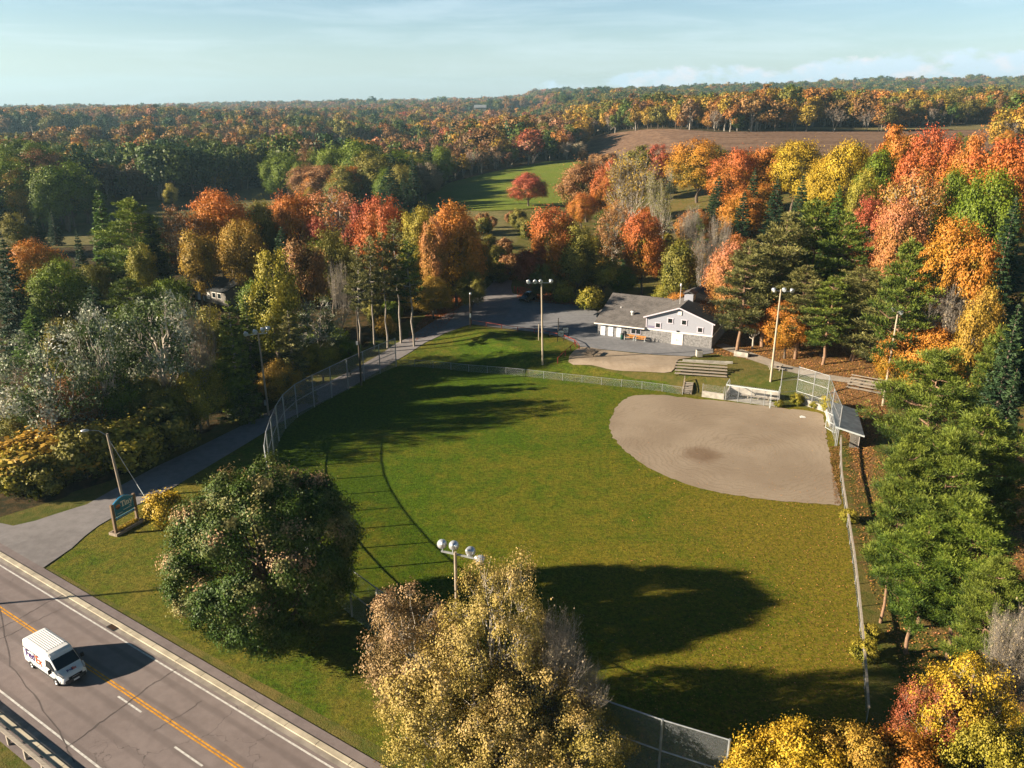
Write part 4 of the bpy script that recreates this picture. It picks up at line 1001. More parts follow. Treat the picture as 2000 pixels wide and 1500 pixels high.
 (700, 398, 65, 18.0, 'O', 'darkred', 'dark red tree left of the bright orange red maple'),
 (640, 368, 120, 20.0, 'P', 'pinkorange', 'pinkish orange maple behind the dark olive maple'),
 (570, 378, 100, 19.0, 'M', 'orange', 'orange maple left of the pinkish orange maple'),
 (500, 392, 75, 18.0, 'M', 'olive', 'olive maple right of the big orange maple'),
 (420, 372, 130, 20.5, 'M', 'orange', 'big orange maple above the grey house'),
 (350, 400, 90, 18.5, 'P', 'rust', 'brownish maple left of the big orange maple'),
 (470, 430, 90, 16.0, 'M', 'gold', 'gold maple above the roof of the grey house'),
 (380, 450, 70, 16.0, 'O', 'gold', 'narrow gold tree left of the grey house'),
 (190, 374, 72, 21.0, 'S', 'brightspruce', 'tallest pointed spruce on the left'),
 (246, 390, 120, 20.5, 'W', 'pinebright', 'broad bright green pine right of the tallest spruce'),
 (290, 425, 70, 17.0, 'S', 'spruce', 'dark spruce right of the broad bright green pine'),
 (270, 475, 50, 14.0, 'O', 'yellowgreen', 'narrow yellow green tree in front of the broad bright green pine'),
 (65, 470, 105, 14.0, 'M', 'orange', 'orange maple at the left edge in front of the valley grass'),
 (102, 508, 130, 14.0, 'M', 'green', 'round green maple in front of the orange maple at the left edge'),
 (5, 470, 80, 19.0, 'S', 'spruce', 'dark spruce cut by the left edge'),
 (148, 450, 35, 14.0, 'S', 'spruce', 'small dark spruce left of the tallest spruce'),
 (180, 560, 110, 12.0, 'S', 'spruce', 'dark spruce in the shade below the tallest spruce'),
 (245, 545, 100, 13.0, 'W', 'pine', 'dark pine below the broad bright green pine'),
 (320, 545, 90, 12.0, 'M', 'green', 'dark green tree left of the grey house'),
 (60, 600, 90, 9.0, 'S', 'brightspruce', 'small bright spruce above the silver poplar at the left edge'),
 (355, 600, 70, 11.0, 'M', 'green', 'green tree in front of the grey house'),
 (330, 358, 28, 11.0, 'O', 'yellowgreen', 'small lone yellow green tree in the valley grass'),
 (610, 322, 90, 18.0, 'M', 'rust', 'rusty red maple in front of the valley grass'),
 (670, 335, 80, 17.0, 'M', 'olive', 'olive maple right of the rusty red maple'),
 (700, 305, 100, 19.0, 'M', 'yellowgreen', 'pale yellow green willow like tree left of the meadow'),
 (760, 325, 70, 19.0, 'S', 'spruce', 'dark spruce at the left end of the meadow'),
 (830, 318, 60, 16.0, 'M', 'grey', 'pale grey green tree at the edge of the meadow'),
 (620, 425, 40, 15.0, 'O', 'red', 'red topped tree between two orange maples'),
]
for a in TREES: tree(*a)
# ------------------------------------------------------------------ trees that fill the woods between those
PLX = np.array(PLANTED)
LOTW = lot; DRVW = drv
def pix(x, y, z):
    zz = z - CAMH; d = y * CP - zz * SP; up = y * SP + zz * CP
    return 1000 + FPX * x / d, 750 - FPX * up / d
def near_line(x, y, poly, r):
    """distance test to an outline"""
    p = np.array(poly); q = np.roll(p, -1, 0); d = q - p; w_ = np.array([x, y]) - p
    t = np.clip((w_ * d).sum(1) / np.maximum((d * d).sum(1), 1e-9), 0, 1)
    return np.min(np.hypot(*(w_ - d * t[:, None]).T)) < r
FILL = []
VIEWS = [[(815, 402), (850, 380), (890, 362), (960, 342), (1060, 322), (1128, 316), (1120, 345), (1095, 385), (1060, 408), (940, 408)], [(1155, 300), (1165, 275), (1400, 263), (1700, 262), (1745, 268), (1640, 285), (1400, 280), (1320, 288), (1200, 300)],
         [(40, 470), (130, 460), (270, 412), (330, 410), (480, 380), (560, 368), (560, 385), (470, 398), (300, 430), (120, 480)], [(1450, 256), (1560, 252), (1690, 254), (1690, 248), (1990, 244), (1990, 250)]]
def blocks(x, y, z, h, wm):
    """would a tree here stand in front of one of the open fields?"""
    dd = depth((x, y, z)); hw = wm * 0.42 * FPX / dd
    for f in (0.3, 0.55, 0.8, 0.97):
        u, v = pix(x, y, z + h * f)
        us = np.array([u - hw, u - hw / 2, u, u + hw / 2, u + hw])
        if any(inpoly(us, np.full(5, v), pg).any() for pg in VIEWS): return True
    return False
def fill(poly, n, kinds, hr, dmin, group, seed, test=None, name=None):
    rng = np.random.default_rng(seed); X = [p[0] for p in poly]; Y = [p[1] for p in poly]; c = 0; tries = 0
    while c < n and tries < n * 120:
        tries += 1
        x, y = rng.uniform(min(X), max(X)), rng.uniform(min(Y), max(Y))
        if not inpoly([x], [y], poly)[0]: continue
        z = hz1(x, y); u, v = pix(x, y, z + 6)
        if u < 70 and v > 640: continue
        if inpoly([x], [y], POLY['litter'])[0]: continue
        if not (-80 < u < 2080 and 150 < v < 1560): continue
        if np.min(np.hypot(PLX[:, 0] - x, PLX[:, 1] - y) - PLX[:, 2] * 0.16) < dmin: continue
        if any(math.hypot(a - x, b - y) < dmin * 1.25 for a, b in FILL): continue
        if inpoly([x], [y], DRVW)[0] or inpoly([x], [y], LOTW)[0] or near_line(x, y, DRVW, 4.0) or near_line(x, y, LOTW, 3.5): continue
        if test and not test(x, y): continue
        k, pal, cn, wr = kinds[rng.integers(len(kinds))]
        h = rng.uniform(*hr)
        if blocks(x, y, z, h, h * wr): continue
        FILL.append((x, y)); c += 1
        plant(pick(k), (x, y, z), h, h * wr, pal, name or NAME[k], cn, 'bush' if NAME[k] == 'bush' else 'tree', group)
    return c
HOUSE = hit(440, 578)
HALL_KEEP = lambda x, y: not (12 < x < 50 and 120 < y < 156 and (x - 22.4) * 0.905 - (y - 130.2) * 0.426 > -11 and (x - 22.4) * 0.426 + (y - 130.2) * 0.905 < 22)
NOHOUSE = lambda x, y: not (abs(x - HOUSE[0]) < 9 and -26 < y - HOUSE[1] < 9)
fill(POLY['lwood'], 62, [('M', 'green', 'green maple in the thick of the left hand wood', 0.8), ('F', 'spruce', 'dark fir in the thick of the left hand wood', 0.42), ('O', 'olive', 'olive tree in the thick of the left hand wood', 0.6), ('S', 'spruce', 'dark spruce in the thick of the left hand wood', 0.45), ('M', 'olive', 'olive maple in the thick of the left hand wood', 0.8), ('M', 'gold', 'gold maple in the thick of the left hand wood', 0.7)], (7, 12), 3.6, 'trees filling the left hand wood', 7, NOHOUSE)
fill(POLY['rwood'], 72, [('M', 'olive', 'olive maple in the thick of the right hand wood', 0.75), ('S', 'spruce', 'dark spruce in the thick of the right hand wood', 0.42), ('C', 'pine', 'pine in the thick of the right hand wood', 0.4), ('M', 'goldorange', 'gold orange maple in the thick of the right hand wood', 0.75), ('B', 'grey', 'grey leafless tree in the thick of the right hand wood', 0.5), ('F', 'spruce', 'dark fir in the thick of the right hand wood', 0.42), ('M', 'orange', 'orange maple in the thick of the right hand wood', 0.75)], (9, 15), 4.0, 'trees filling the right hand wood', 8, HALL_KEEP)
# undergrowth at the lit edges of the woods
fill(P2([(1030, 560), (1150, 585), (1200, 565), (1400, 540), (1400, 470), (1060, 470)]), 22, [('H', 'yellowgreen', 'yellow green bush at the edge of the wood behind the hall', 1.0), ('H', 'gold', 'golden bush at the edge of the wood behind the hall', 1.0), ('M', 'yellowgreen', 'small yellow green maple at the edge of the wood behind the hall', 0.85)], (3.2, 5.5), 2.2, 'bushes at the edge of the wood behind the hall', 9, HALL_KEEP)
fill(P2([(-40, 1010), (216, 945), (400, 850), (520, 785), (640, 720), (780, 645), (930, 550), (880, 540), (700, 600), (500, 700), (300, 780), (-60, 900)]), 34, [('H', 'olive', 'olive bush along the far side of the driveway', 1.05), ('H', 'green', 'green bush along the far side of the driveway', 1.05), ('H', 'yellowgreen', 'yellow green bush along the far side of the driveway', 1.05), ('H', 'gold', 'gold bush along the far side of the driveway', 1.05)], (3.0, 5.0), 2.0, 'bushes along the far side of the driveway', 10)
fill(P2([(940, 520), (1010, 500), (1050, 470), (1000, 425), (900, 425)]), 12, [('H', 'olive', 'olive bush on the rough ground below the meadow', 0.95), ('H', 'rust', 'brown bush on the rough ground below the meadow', 0.95)], (3.5, 6.5), 4.0, 'bushes on the rough ground below the meadow', 11)
HEDGE = P2([(1075, 318), (1130, 311), (1160, 335), (1210, 338), (1210, 305), (1130, 300)])
fill(HEDGE, 14, [('B', 'rust', 'brown bush between the meadow and the plowed field', 0.8), ('H', 'grey', 'grey bush between the meadow and the plowed field', 1.0), ('H', 'rust', 'rusty bush between the meadow and the plowed field', 1.0)], (5, 10), 5.0, 'bushes between the meadow and the plowed field', 12)
# the shade-casting row beyond the left and right edges of the picture
# ------------------------------------------------------------------ far woods
LOD = bpy.data.collections.new('wood_tree_shapes')          # not linked to the scene: only instanced by the far woods
def lod(name, gen, bark='bark'):
    wd, L = gen; V = []; F = []; A = []; n = 0
    for v, f, a in L: V.append(v); F.append(f + n); A.append(a); n += len(v)
    nl = sum(len(f) for f in F)
    for v, f in zip(wd.V, wd.F): V.append(v)
    for f in wd.F: F.append(f + n)
    F = np.concatenate(F); A = np.concatenate(A + [np.full((len(F) - nl, 3), 0.5)])
    mi = np.zeros(len(F)); mi[nl:] = 1
    V = np.concatenate(V); V = V / V[:, 2].max()
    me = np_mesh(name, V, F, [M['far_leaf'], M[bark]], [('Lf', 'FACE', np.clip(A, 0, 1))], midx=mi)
    LOD.objects.link(bpy.data.objects.new(name, me))
for i in range(4): lod('a%d_round' % i, broadleaf(211 + i, 18, 13.5, 2.5, 13, 1500, 0.55, clr=0.26, twigs=0))
for i in range(3): lod('b%d_tall' % i, broadleaf(221 + i, 20, 9.5, 2.5, 12, 1100, 0.55, lr=(0.4, 0.55), clr=0.3, shape=1.3, twigs=0), 'barkgrey')
for i in range(2): lod('c%d_spruce' % i, spruce(231 + i, 20, 7.5, 1400, 0.62, lev=17))
for i in range(2): lod('d%d_bare' % i, bare(241 + i, 16, 0.7, 500, 0.35, n0=3, levels=3, r=0.011), 'barkgrey')
# order in the collection: 0-3 round, 4-6 tall, 7-8 spruce, 9-10 bare
ng = bpy.data.node_groups.new('wood_of_trees', 'GeometryNodeTree')
ng.interface.new_socket('Geometry', in_out='INPUT', socket_type='NodeSocketGeometry'); ng.interface.new_socket('Geometry', in_out='OUTPUT', socket_type='NodeSocketGeometry')
gi = ng.nodes.new('NodeGroupInput'); go = ng.nodes.new('NodeGroupOutput'); ip = ng.nodes.new('GeometryNodeInstanceOnPoints'); ci = ng.nodes.new('GeometryNodeCollectionInfo')
ci.inputs[0].default_value = LOD; ci.inputs[1].default_value = True; ci.inputs[2].default_value = True
ip.inputs['Pick Instance'].default_value = True
def named(nm, ty):
    a = ng.nodes.new('GeometryNodeInputNamedAttribute'); a.data_type = ty; a.inputs[0].default_value = nm
    return a.outputs[0]
lk = ng.links.new
lk(gi.outputs[0], ip.inputs['Points']); lk(ci.outputs[0], ip.inputs['Instance'])
lk(named('kind_index', 'INT'), ip.inputs['Instance Index']); lk(named('tscale', 'FLOAT_VECTOR'), ip.inputs['Scale'])
er = ng.nodes.new('FunctionNodeEulerToRotation') if hasattr(bpy.types, 'FunctionNodeEulerToRotation') else None
cx = ng.nodes.new('ShaderNodeCombineXYZ'); lk(named('trot', 'FLOAT'), cx.inputs[2])
if er: lk(cx.outputs[0], er.inputs[0]); lk(er.outputs[0], ip.inputs['Rotation'])
else: lk(cx.outputs[0], ip.inputs['Rotation'])
lk(ip.outputs[0], go.inputs[0])

FC = {'green': (0.085, 0.125, 0.022), 'dgreen': (0.040, 0.080, 0.026), 'olive': (0.170, 0.160, 0.032), 'rust': (0.25, 0.14, 0.05), 'orange': (0.36, 0.175, 0.045), 'gold': (0.36, 0.235, 0.032),
      'red': (0.33, 0.10, 0.05), 'brown': (0.21, 0.125, 0.065), 'pink': (0.36, 0.18, 0.10), 'grey': (0.22, 0.165, 0.12), 'conifer': (0.022, 0.048, 0.026)}
def mixture(x, y, rng):
    """what grows where: green woods at the left and on the far right hill, autumn colours between"""
    u, v = pix(x, y, hz1(x, y) + 18); d = math.hypot(x, y)
    g = math.sin(x / 70 + 2) * math.sin(y / 95 + x / 260) + 0.35 * rng.normal()
    if u < 560 + 60 * g and d < 560: t = [('green', 5), ('olive', 3), ('dgreen', 3), ('conifer', 2), ('brown', 1), ('gold', 0.5)]
    elif u < 650 and 780 < d < 1150 and g > -0.1: t = [('conifer', 6), ('rust', 1), ('dgreen', 2)]
    elif u < 420 and d < 800: t = [('olive', 2), ('rust', 3), ('orange', 1.5), ('green', 2), ('conifer', 1), ('gold', 1)]
    elif u > 1080 and d > 1000: t = [('green', 3), ('dgreen', 3), ('olive', 4), ('conifer', 2), ('rust', 1.6), ('gold', 0.7), ('brown', 1)]
    elif u > 1120: t = [('orange', 2.5), ('rust', 2.5), ('gold', 3), ('olive', 2.5), ('grey', 1.5), ('green', 1.5), ('brown', 1.5), ('red', 0.4)]
    else: t = [('rust', 4), ('orange', 3), ('brown', 3), ('gold', 1.5), ('pink', 1.5), ('olive', 1.3), ('red', 0.5), ('grey', 1.5), ('conifer', 1.6), ('green', 1.5), ('dgreen', 1.5), ('olive', 1.5)]
    if 700 < u < 860 and d < 420: t += [('conifer', 6), ('dgreen', 5)]
    patch = math.sin(x / 47 + 1.1 * math.sin(y / 83)) * math.sin(y / 61 + 0.9 * math.sin(x / 71)) + 0.25 * rng.normal()
    if patch > 0.30: t = [(a, b * (3.2 if a in ('green', 'dgreen', 'olive', 'conifer') else 0.6)) for a, b in t] + [('olive', 2), ('green', 1.5)]
    elif patch < -0.30: t = [(a, b * (2.5 if a in ('brown', 'grey', 'pink', 'gold') else 0.8)) for a, b in t]
    wts = np.array([b for a, b in t]); return t[rng.choice(len(t), p=wts / wts.sum())][0]
CLEAR = [POLY[k] for k in ('meadow', 'plow', 'valley', 'clear', 'strip')] + [HEDGE, POLY['lwood'], POLY['rwood']]
CLEAR += [[(-330, 520), (-60, 640), (-40, 760), (-150, 740), (-330, 660)], [(-560, 760), (-330, 700), (-300, 860), (-560, 960)], [(-240, 900), (-40, 1000), (0, 1150), (-240, 1120)],
          [(-700, 1300), (-350, 1200), (-330, 1420), (-700, 1600)], [(-120, 1500), (120, 1500), (160, 1800), (-160, 1850)], [(-200, 300), (-120, 330), (-110, 390), (-190, 380)]]
pts = []
rng = np.random.default_rng(77)
for d0, d1, sp_ in ((205, 420, 7.0), (420, 700, 8.0), (700, 1100, 10.0), (1100, 1700, 13.5), (1700, 2600, 19.0), (2600, 4200, 30.0)):
    gx_, gy_ = np.meshgrid(np.arange(-0.72 * d1, 0.72 * d1, sp_), np.arange(d0 * 0.75, d1, sp_))
    x = gx_.ravel() + rng.uniform(-0.46, 0.46, gx_.size) * sp_; y = gy_.ravel() + rng.uniform(-0.46, 0.46, gx_.size) * sp_
    d = np.hypot(x, y); k = (d >= d0) & (d < d1) & (np.abs(x) < 0.69 * y + 12)
    x, y = x[k], y[k]; k = np.ones(len(x), bool)
    for pl in CLEAR: k &= ~inpoly(x, y, pl)
    k &= ~inpoly(x, y, drv)
    for a, b in zip(x[k], y[k]): pts.append((a, b, sp_))
rows = []
for x, y, sp_ in pts:
    c = mixture(x, y, rng); s = max(1.0, sp_ / 10.0) ** 0.55
    if c == 'conifer': ki = 7 + rng.integers(2); h = rng.uniform(15, 22); wf = rng.uniform(0.85, 1.1)
    elif c == 'grey' or (c in ('brown', 'pink') and rng.uniform() < 0.25): ki = 9 + rng.integers(2); h = rng.uniform(12, 17); wf = 1.1
    elif rng.uniform() < 0.62: ki = rng.integers(4); h = rng.uniform(14, 21); wf = rng.uniform(0.85, 1.1)
    else: ki = 4 + rng.integers(3); h = rng.uniform(15, 22); wf = rng.uniform(0.9, 1.2)
    if c in ('green', 'dgreen') and x < -60 and y < 480: h += 4
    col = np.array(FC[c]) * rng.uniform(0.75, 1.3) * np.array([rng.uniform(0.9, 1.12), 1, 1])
    h *= 1.0 + 0.22 * math.sin(x / 33 + 2) * math.sin(y / 41) + 0.08 * rng.normal()
    if math.sin(x / 29 + 4) * math.sin(y / 37 + x / 90) > 0.72 and rng.uniform() < 0.7: continue
    if math.hypot(x, y) < 1400 and blocks(x, y, hz1(x, y), h, h * 0.7): continue
    rows.append((x, y, hz1(x, y) - 0.3, ki, h * wf * s, h * rng.uniform(0.95, 1.05) * (1 + 0.35 * (s - 1)), rng.uniform(0, 6.28), *col, c))
dist = np.array([math.hypot(r[0], r[1]) for r in rows])
def hidden(r):
    return False
order = np.argsort(dist); N_IND = 110
WORDS = {'green': 'green', 'dgreen': 'dark green', 'olive': 'olive', 'rust': 'rust coloured', 'orange': 'orange', 'gold': 'golden', 'red': 'red', 'brown': 'brown', 'pink': 'pinkish', 'grey': 'grey leafless', 'conifer': 'dark conifer'}
PALOF = {'green': 'green', 'dgreen': 'green', 'olive': 'olive', 'rust': 'rust', 'orange': 'orange', 'gold': 'gold', 'red': 'red', 'brown': 'rust', 'pink': 'pinkorange', 'grey': 'grey', 'conifer': 'spruce'}
KOF = lambda ki: 'M' if ki < 4 else 'O' if ki < 7 else 'S' if ki < 9 else 'B'
ind = set()
for i in order:
    if len(ind) >= N_IND: break
    r = rows[i]; u, v = pix(r[0], r[1], r[2] + r[5] * 0.7)
    if not (-20 < u < 2020): continue
    ind.add(i); k = KOF(r[3])
    side = 'beyond the valley grass on the left' if u < 560 else 'left of the green meadow' if u < 1080 else 'beyond the wood on the right'
    plant(pick(k), (r[0], r[1], r[2]), r[5], r[4] * (0.72 if k in 'MO' else 0.4), PALOF[r[10]], NAME[k], '%s tree of the wood %s' % (WORDS[r[10]], side) if k != 'S' else 'dark conifer of the wood %s' % side, 'tree', 'trees of the wood ' + side)
rest = [rows[i] for i in range(len(rows)) if i not in ind]
def wood(name, label, rs):
    A = np.array([r[:10] for r in rs], float)
    me = bpy.data.meshes.new(name); me.vertices.add(len(A)); me.vertices.foreach_set('co', A[:, :3].astype(np.float32).ravel())
    a = me.attributes.new('kind_index', 'INT', 'POINT'); a.data.foreach_set('value', A[:, 3].astype(np.int32))
    a = me.attributes.new('tscale', 'FLOAT_VECTOR', 'POINT'); a.data.foreach_set('vector', A[:, [4, 4, 5]].astype(np.float32).ravel())
    a = me.attributes.new('trot', 'FLOAT', 'POINT'); a.data.foreach_set('value', A[:, 6].astype(np.float32))
    a = me.attributes.new('tcol', 'FLOAT_COLOR', 'POINT'); a.data.foreach_set('color', np.c_[A[:, 7:10], np.ones(len(A))].astype(np.float32).ravel())
    me.update()
    o = bpy.data.objects.new(name, me); COL.objects.link(o)
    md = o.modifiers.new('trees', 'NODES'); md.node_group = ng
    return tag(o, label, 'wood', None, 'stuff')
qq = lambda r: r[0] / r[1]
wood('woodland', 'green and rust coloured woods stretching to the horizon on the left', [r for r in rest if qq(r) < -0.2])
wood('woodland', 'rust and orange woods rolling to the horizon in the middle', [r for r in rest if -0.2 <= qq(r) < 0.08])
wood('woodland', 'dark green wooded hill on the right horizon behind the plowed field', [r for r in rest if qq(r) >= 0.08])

# ------------------------------------------------------------------ haze: one even box of air round everything
hb = MB().box((0, 3600, 70), (16000, 8400, 300))
hm = bpy.data.materials.new('haze_air'); hm.use_nodes = True; hn = NT(hm.node_tree)
pv = hn.new('ShaderNodeVolumePrincipled', inp={'Color': (0.50, 0.80, 1.0, 1), 'Density': 0.00010, 'Anisotropy': 0.2})
hn.link(pv.outputs[0], hn.new('ShaderNodeOutputMaterial').inputs['Volume'])
tag(hb.build('haze', hm), kind='stuff')
# ------------------------------------------------------------------ community hall
zt = hz1(28, 135)
HA = math.atan2(-4.72, 10.03)
hall = thing('community_hall', 'grey sided hall with a gable end over a block base and a low shingled wing', 'building', (22.42, 130.16, hz1(27, 128)), HA)
HW, HL, HE, HP = 11.07, 18.0, 4.30, 6.30; BZ = 2.1
def roof_slab(mb, pts, th=0.16, mi=0):
    """a sloping slab from its four upper corners"""
    lo = [(x, y, z - th) for x, y, z in pts]; n = len(pts)
    mb.add(list(pts) + lo, [tuple(range(n)), tuple(range(n, 2 * n))[::-1]] + [(i, n + i, n + (i + 1) % n, (i + 1) % n) for i in range(n)], mi)
mb = MB()     # block base, butted below the siding
mb.box((HW / 2, 0.15, BZ / 2 - 0.15), (HW, 0.30, BZ + 0.3)); mb.box((HW - 0.15, HL / 2 + 0.15, BZ / 2 - 0.15), (0.30, HL - 0.30, BZ + 0.3)); mb.box((0.15, HL / 2 + 0.15, BZ / 2 - 0.15), (0.30, HL - 0.30, BZ + 0.3)); mb.box((HW / 2, HL - 0.15, BZ / 2 - 0.15), (HW - 0.6, 0.30, BZ + 0.3))
mb.build('base_wall', M['block'], hall)
mb = MB()
mb.add([(0, 0.02, BZ), (HW, 0.02, BZ), (HW, 0.02, HE), (HW / 2, 0.02, HP - 0.02), (0, 0.02, HE), (0, 0.25, BZ), (HW, 0.25, BZ), (HW, 0.25, HE), (HW / 2, 0.25, HP - 0.02), (0, 0.25, HE)], [(0, 1, 2, 3, 4), (9, 8, 7, 6, 5), (0, 5, 6, 1), (1, 6, 7, 2), (2, 7, 8, 3), (3, 8, 9, 4), (4, 9, 5, 0)])
mb.build('gable_wall', M['siding'], hall)
mb = MB(); mb.box((HW - 0.12, HL / 2 + 0.25, (BZ + HE) / 2), (0.22, HL - 0.5, HE - BZ - 0.1)); mb.box((0.12, HL / 2 + 0.25, (BZ + HE) / 2), (0.22, HL - 0.5, HE - BZ - 0.1))
mb.add([(0, HL, 0), (HW, HL, 0), (HW, HL, HE), (HW / 2, HL, HP - .02), (0, HL, HE)], [(4, 3, 2, 1, 0)])
mb.build('side_wall', M['sidingtan'], hall)
sl = (HP - HE) / (HW / 2); oh = 0.40
def main_roof(side):
    mb = MB(); x1 = -oh if side < 0 else HW + oh; xm = HW / 2; zz = HE - sl * oh
    p = [(xm, -0.5, HP + 0.16), (x1, -0.5, zz + 0.16), (x1, HL + 0.4, zz + 0.16), (xm, HL + 0.4, HP + 0.16)]
    roof_slab(mb, p if side < 0 else p[::-1]); return mb
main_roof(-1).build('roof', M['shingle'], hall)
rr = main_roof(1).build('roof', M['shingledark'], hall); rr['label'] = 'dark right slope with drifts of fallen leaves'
# drift of fallen leaves on the right slope
rng = np.random.default_rng(3); n = 5200
s_ = np.sqrt(rng.uniform(0.10, 1, n)); y_ = 1.0 + rng.beta(1.8, 1.5, n) * (HL - 1.5)
keep = rng.uniform(size=n) < np.clip((y_ - 2.0) / 7, 0.03, 1) * np.clip(s_ * 1.5 - 0.15, 0.05, 1)
s_, y_ = s_[keep], y_[keep]; Pl = np.c_[HW / 2 + s_ * (HW / 2 + oh - 0.05), y_, HP + 0.20 - sl * s_ * (HW / 2 + oh - 0.05) + rng.uniform(0, 0.04, len(s_))]
V, F = leaf_quads(rng, Pl, unit(np.array([sl, 0, 1.0]) + rng.normal(size=(len(Pl), 3)) * 0.35), 0.10)
me = np_mesh('fallen_leaves', V, F, PAL['rust'], [('Lf', 'FACE', np.c_[rng.uniform(0.5, 1, len(F)), rng.uniform(size=len(F)), rng.uniform(size=len(F))])])
o = bpy.data.objects.new('fallen_leaves', me); COL.objects.link(o); o.parent = rr; o['kind'] = 'stuff'
# trims
mb = MB(); mb.box((HW / 2, -0.045, BZ + 0.06), (HW + 0.12, 0.09, 0.24)); mb.box((HW + 0.045, HL / 2, BZ + 0.06), (0.09, HL, 0.24)); mb.build('band', M['trimwhite'], hall)
mb = MB()
for x in (0.05, HW - 0.05): mb.box((x, -0.03, (BZ + 0.18 + HE) / 2), (0.14, 0.06, HE - BZ - 0.18))
for s in (-1, 1):
    xe = -oh if s < 0 else HW + oh; mb.bar((HW / 2, -0.53, HP + 0.06), (xe, -0.53, HE - sl * oh + 0.06), 0.04, 0.20)
mb.build('trim', M['lilac'], hall)
for x, z in ((2.05, 2.98), (4.05, 3.98), (6.35, 3.95), (9.05, 3.0)):
    fr = MB(); q = 0.42
    for a, b, c, d in ((0, q, 2 * q + 0.26, 0.13), (0, -q, 2 * q + 0.26, 0.13)): fr.box((x + a, -0.02, z + b), (c, 0.08, d))
    for a in (-q, q): fr.box((x + a, -0.02, z), (0.13, 0.08, 2 * q - 0.13))
    wn = fr.build('window', M['lilac'], hall); MB().box((x, 0.0, z), (2 * q - 0.12, 0.06, 2 * q - 0.12)).build('pane', M['glass'], wn)
mb = MB(); mb.box((HW / 2 + 0.02, -0.05, 5.42), (0.62, 0.12, 0.62)); mb.build('gable_vent', M['trimwhite'], hall)
dr = MB()
for s in (-1, 1): dr.box((5.40 + s * 0.475, -0.04, 0.97), (0.94, 0.10, 1.96))
dr = dr.build('door', M['door'], hall, bevel=0.01)
hd = MB()
for s in (-1, 1): hd.box((5.40 + s * 0.14, -0.11, 0.86), (0.05, 0.05, 0.26))
hd.build('handle', M['steel'], dr)
mb = MB(); mb.box((5.40, -0.10, 2.36), (0.34, 0.22, 0.2)); mb.build('wall_lamp', M['black'], hall)
mb = MB()
for k in range(3): mb.box((0.98, 0.012, 2.46 + 0.13 * k), (1.25, 0.03, 0.05))
mb.build('lettering', M['purple'], hall)
# roof cupola and mast
cup = MB(); cx_, cy_ = HW / 2, 6.6
cup.box((cx_, cy_, HP + 0.45), (1.5, 1.9, 1.3)); cup = cup.build('cupola', M['siding'], hall)
mb = MB()
roof_slab(mb, [(cx_, cy_ - 1.15, HP + 1.62), (cx_ - 1.05, cy_ - 1.15, HP + 1.14), (cx_ - 1.05, cy_ + 1.15, HP + 1.14), (cx_, cy_ + 1.15, HP + 1.62)], 0.1)
roof_slab(mb, [(cx_, cy_ - 1.15, HP + 1.62), (cx_, cy_ + 1.15, HP + 1.62), (cx_ + 1.05, cy_ + 1.15, HP + 1.14), (cx_ + 1.05, cy_ - 1.15, HP + 1.14)], 0.1)
mb.build('cupola_roof', M['shingle'], cup)
mb = MB(); mb.tube([(cx_ - 0.9, 3.4, HP - 0.3), (cx_ - 0.9, 3.4, HP + 2.9)], 0.035, 6); mb.lathe([(0.02, 0), (0.16, 0.05), (0.18, 0.3), (0.1, 0.5), (0.0, 0.52)], (cx_ - 0.9, 3.4, HP + 2.8), n=10)
mb.build('mast', M['white'], hall)
# low wing to the left
WX, WR, WZ, WB = -8.5, 9.0, 5.55, 17.0
ws = (WZ - 2.35) / (WR + 0.5)
mb = MB(); mb.box((WX / 2 - 0.02, 0.35, 1.0), (-WX - 0.04, 0.3, 2.75)); mb.build('wing_wall', M['block'], hall)
mb = MB(); ztop = lambda y: 2.35 + ws * (y + 0.5) - 0.20 if y <= WR else WZ - 0.2 - ws * (y - WR)
mb.add([(WX, 0.5, -0.5), (WX, WB, -0.5), (WX, WB, ztop(WB)), (WX, WR, ztop(WR)), (WX, 0.5, ztop(0.5))], [(0, 4, 3, 2, 1)])
mb.add([(WX, WB, -0.5), (-0.1, WB, -0.5), (-0.1, WB, ztop(WB)), (WX, WB, ztop(WB))], [(3, 2, 1, 0)])
mb.build('wing_end_wall', M['block'], hall)
def wing_x(y):    # right edge of the wing roof follows the valley where it meets the main roof
    return 1.0
mb = MB(); e = WX - 0.45
vx = lambda z: (z - HE) / sl            # x where the main left slope reaches height z
roof_slab(mb, [(e, -0.5, 2.35), (-0.06, -0.5, 2.35), (-0.06, (HE - 2.35) / ws - 0.5, HE), (vx(WZ) + 0.3, WR, WZ), (e, WR, WZ)][::1])
roof_slab(mb, [(e, WR, WZ), (vx(WZ) + 0.3, WR, WZ), (-0.06, WB + 0.3, WZ - ws * (WB + 0.3 - WR)), (e, WB + 0.3, WZ - ws * (WB + 0.3 - WR))])
mb.build('wing_roof', M['shingle'], hall)
mb = MB(); mb.box((WX / 2 - 0.3, -0.53, 2.22), (-WX + 0.4, 0.05, 0.2)); mb.build('fascia', M['trimwhite'], hall)
for x in (-7.55, -6.15, -4.70):
    d_ = MB().box((x, 0.16, 0.72), (0.85, 0.08, 2.3)).build('wing_door', M['doorwhite'], hall, bevel=0.01); MB().box((x + 0.3, 0.10, 0.7), (0.05, 0.05, 0.16)).build('handle', M['steel'], d_)
fr = MB().box((-1.75, 0.17, 1.38), (1.75, 0.07, 0.85)).build('window', M['lilac'], hall); g_ = MB()
for s in (-1, 1): g_.box((-1.75 + s * 0.42, 0.125, 1.38), (0.72, 0.04, 0.68))
g_.build('pane', M['glass'], fr)
mb = MB(); mb.box((-3.75, 0.10, 1.0), (0.3, 0.2, 0.6)); mb.build('meter_box', M['dark'], hall)
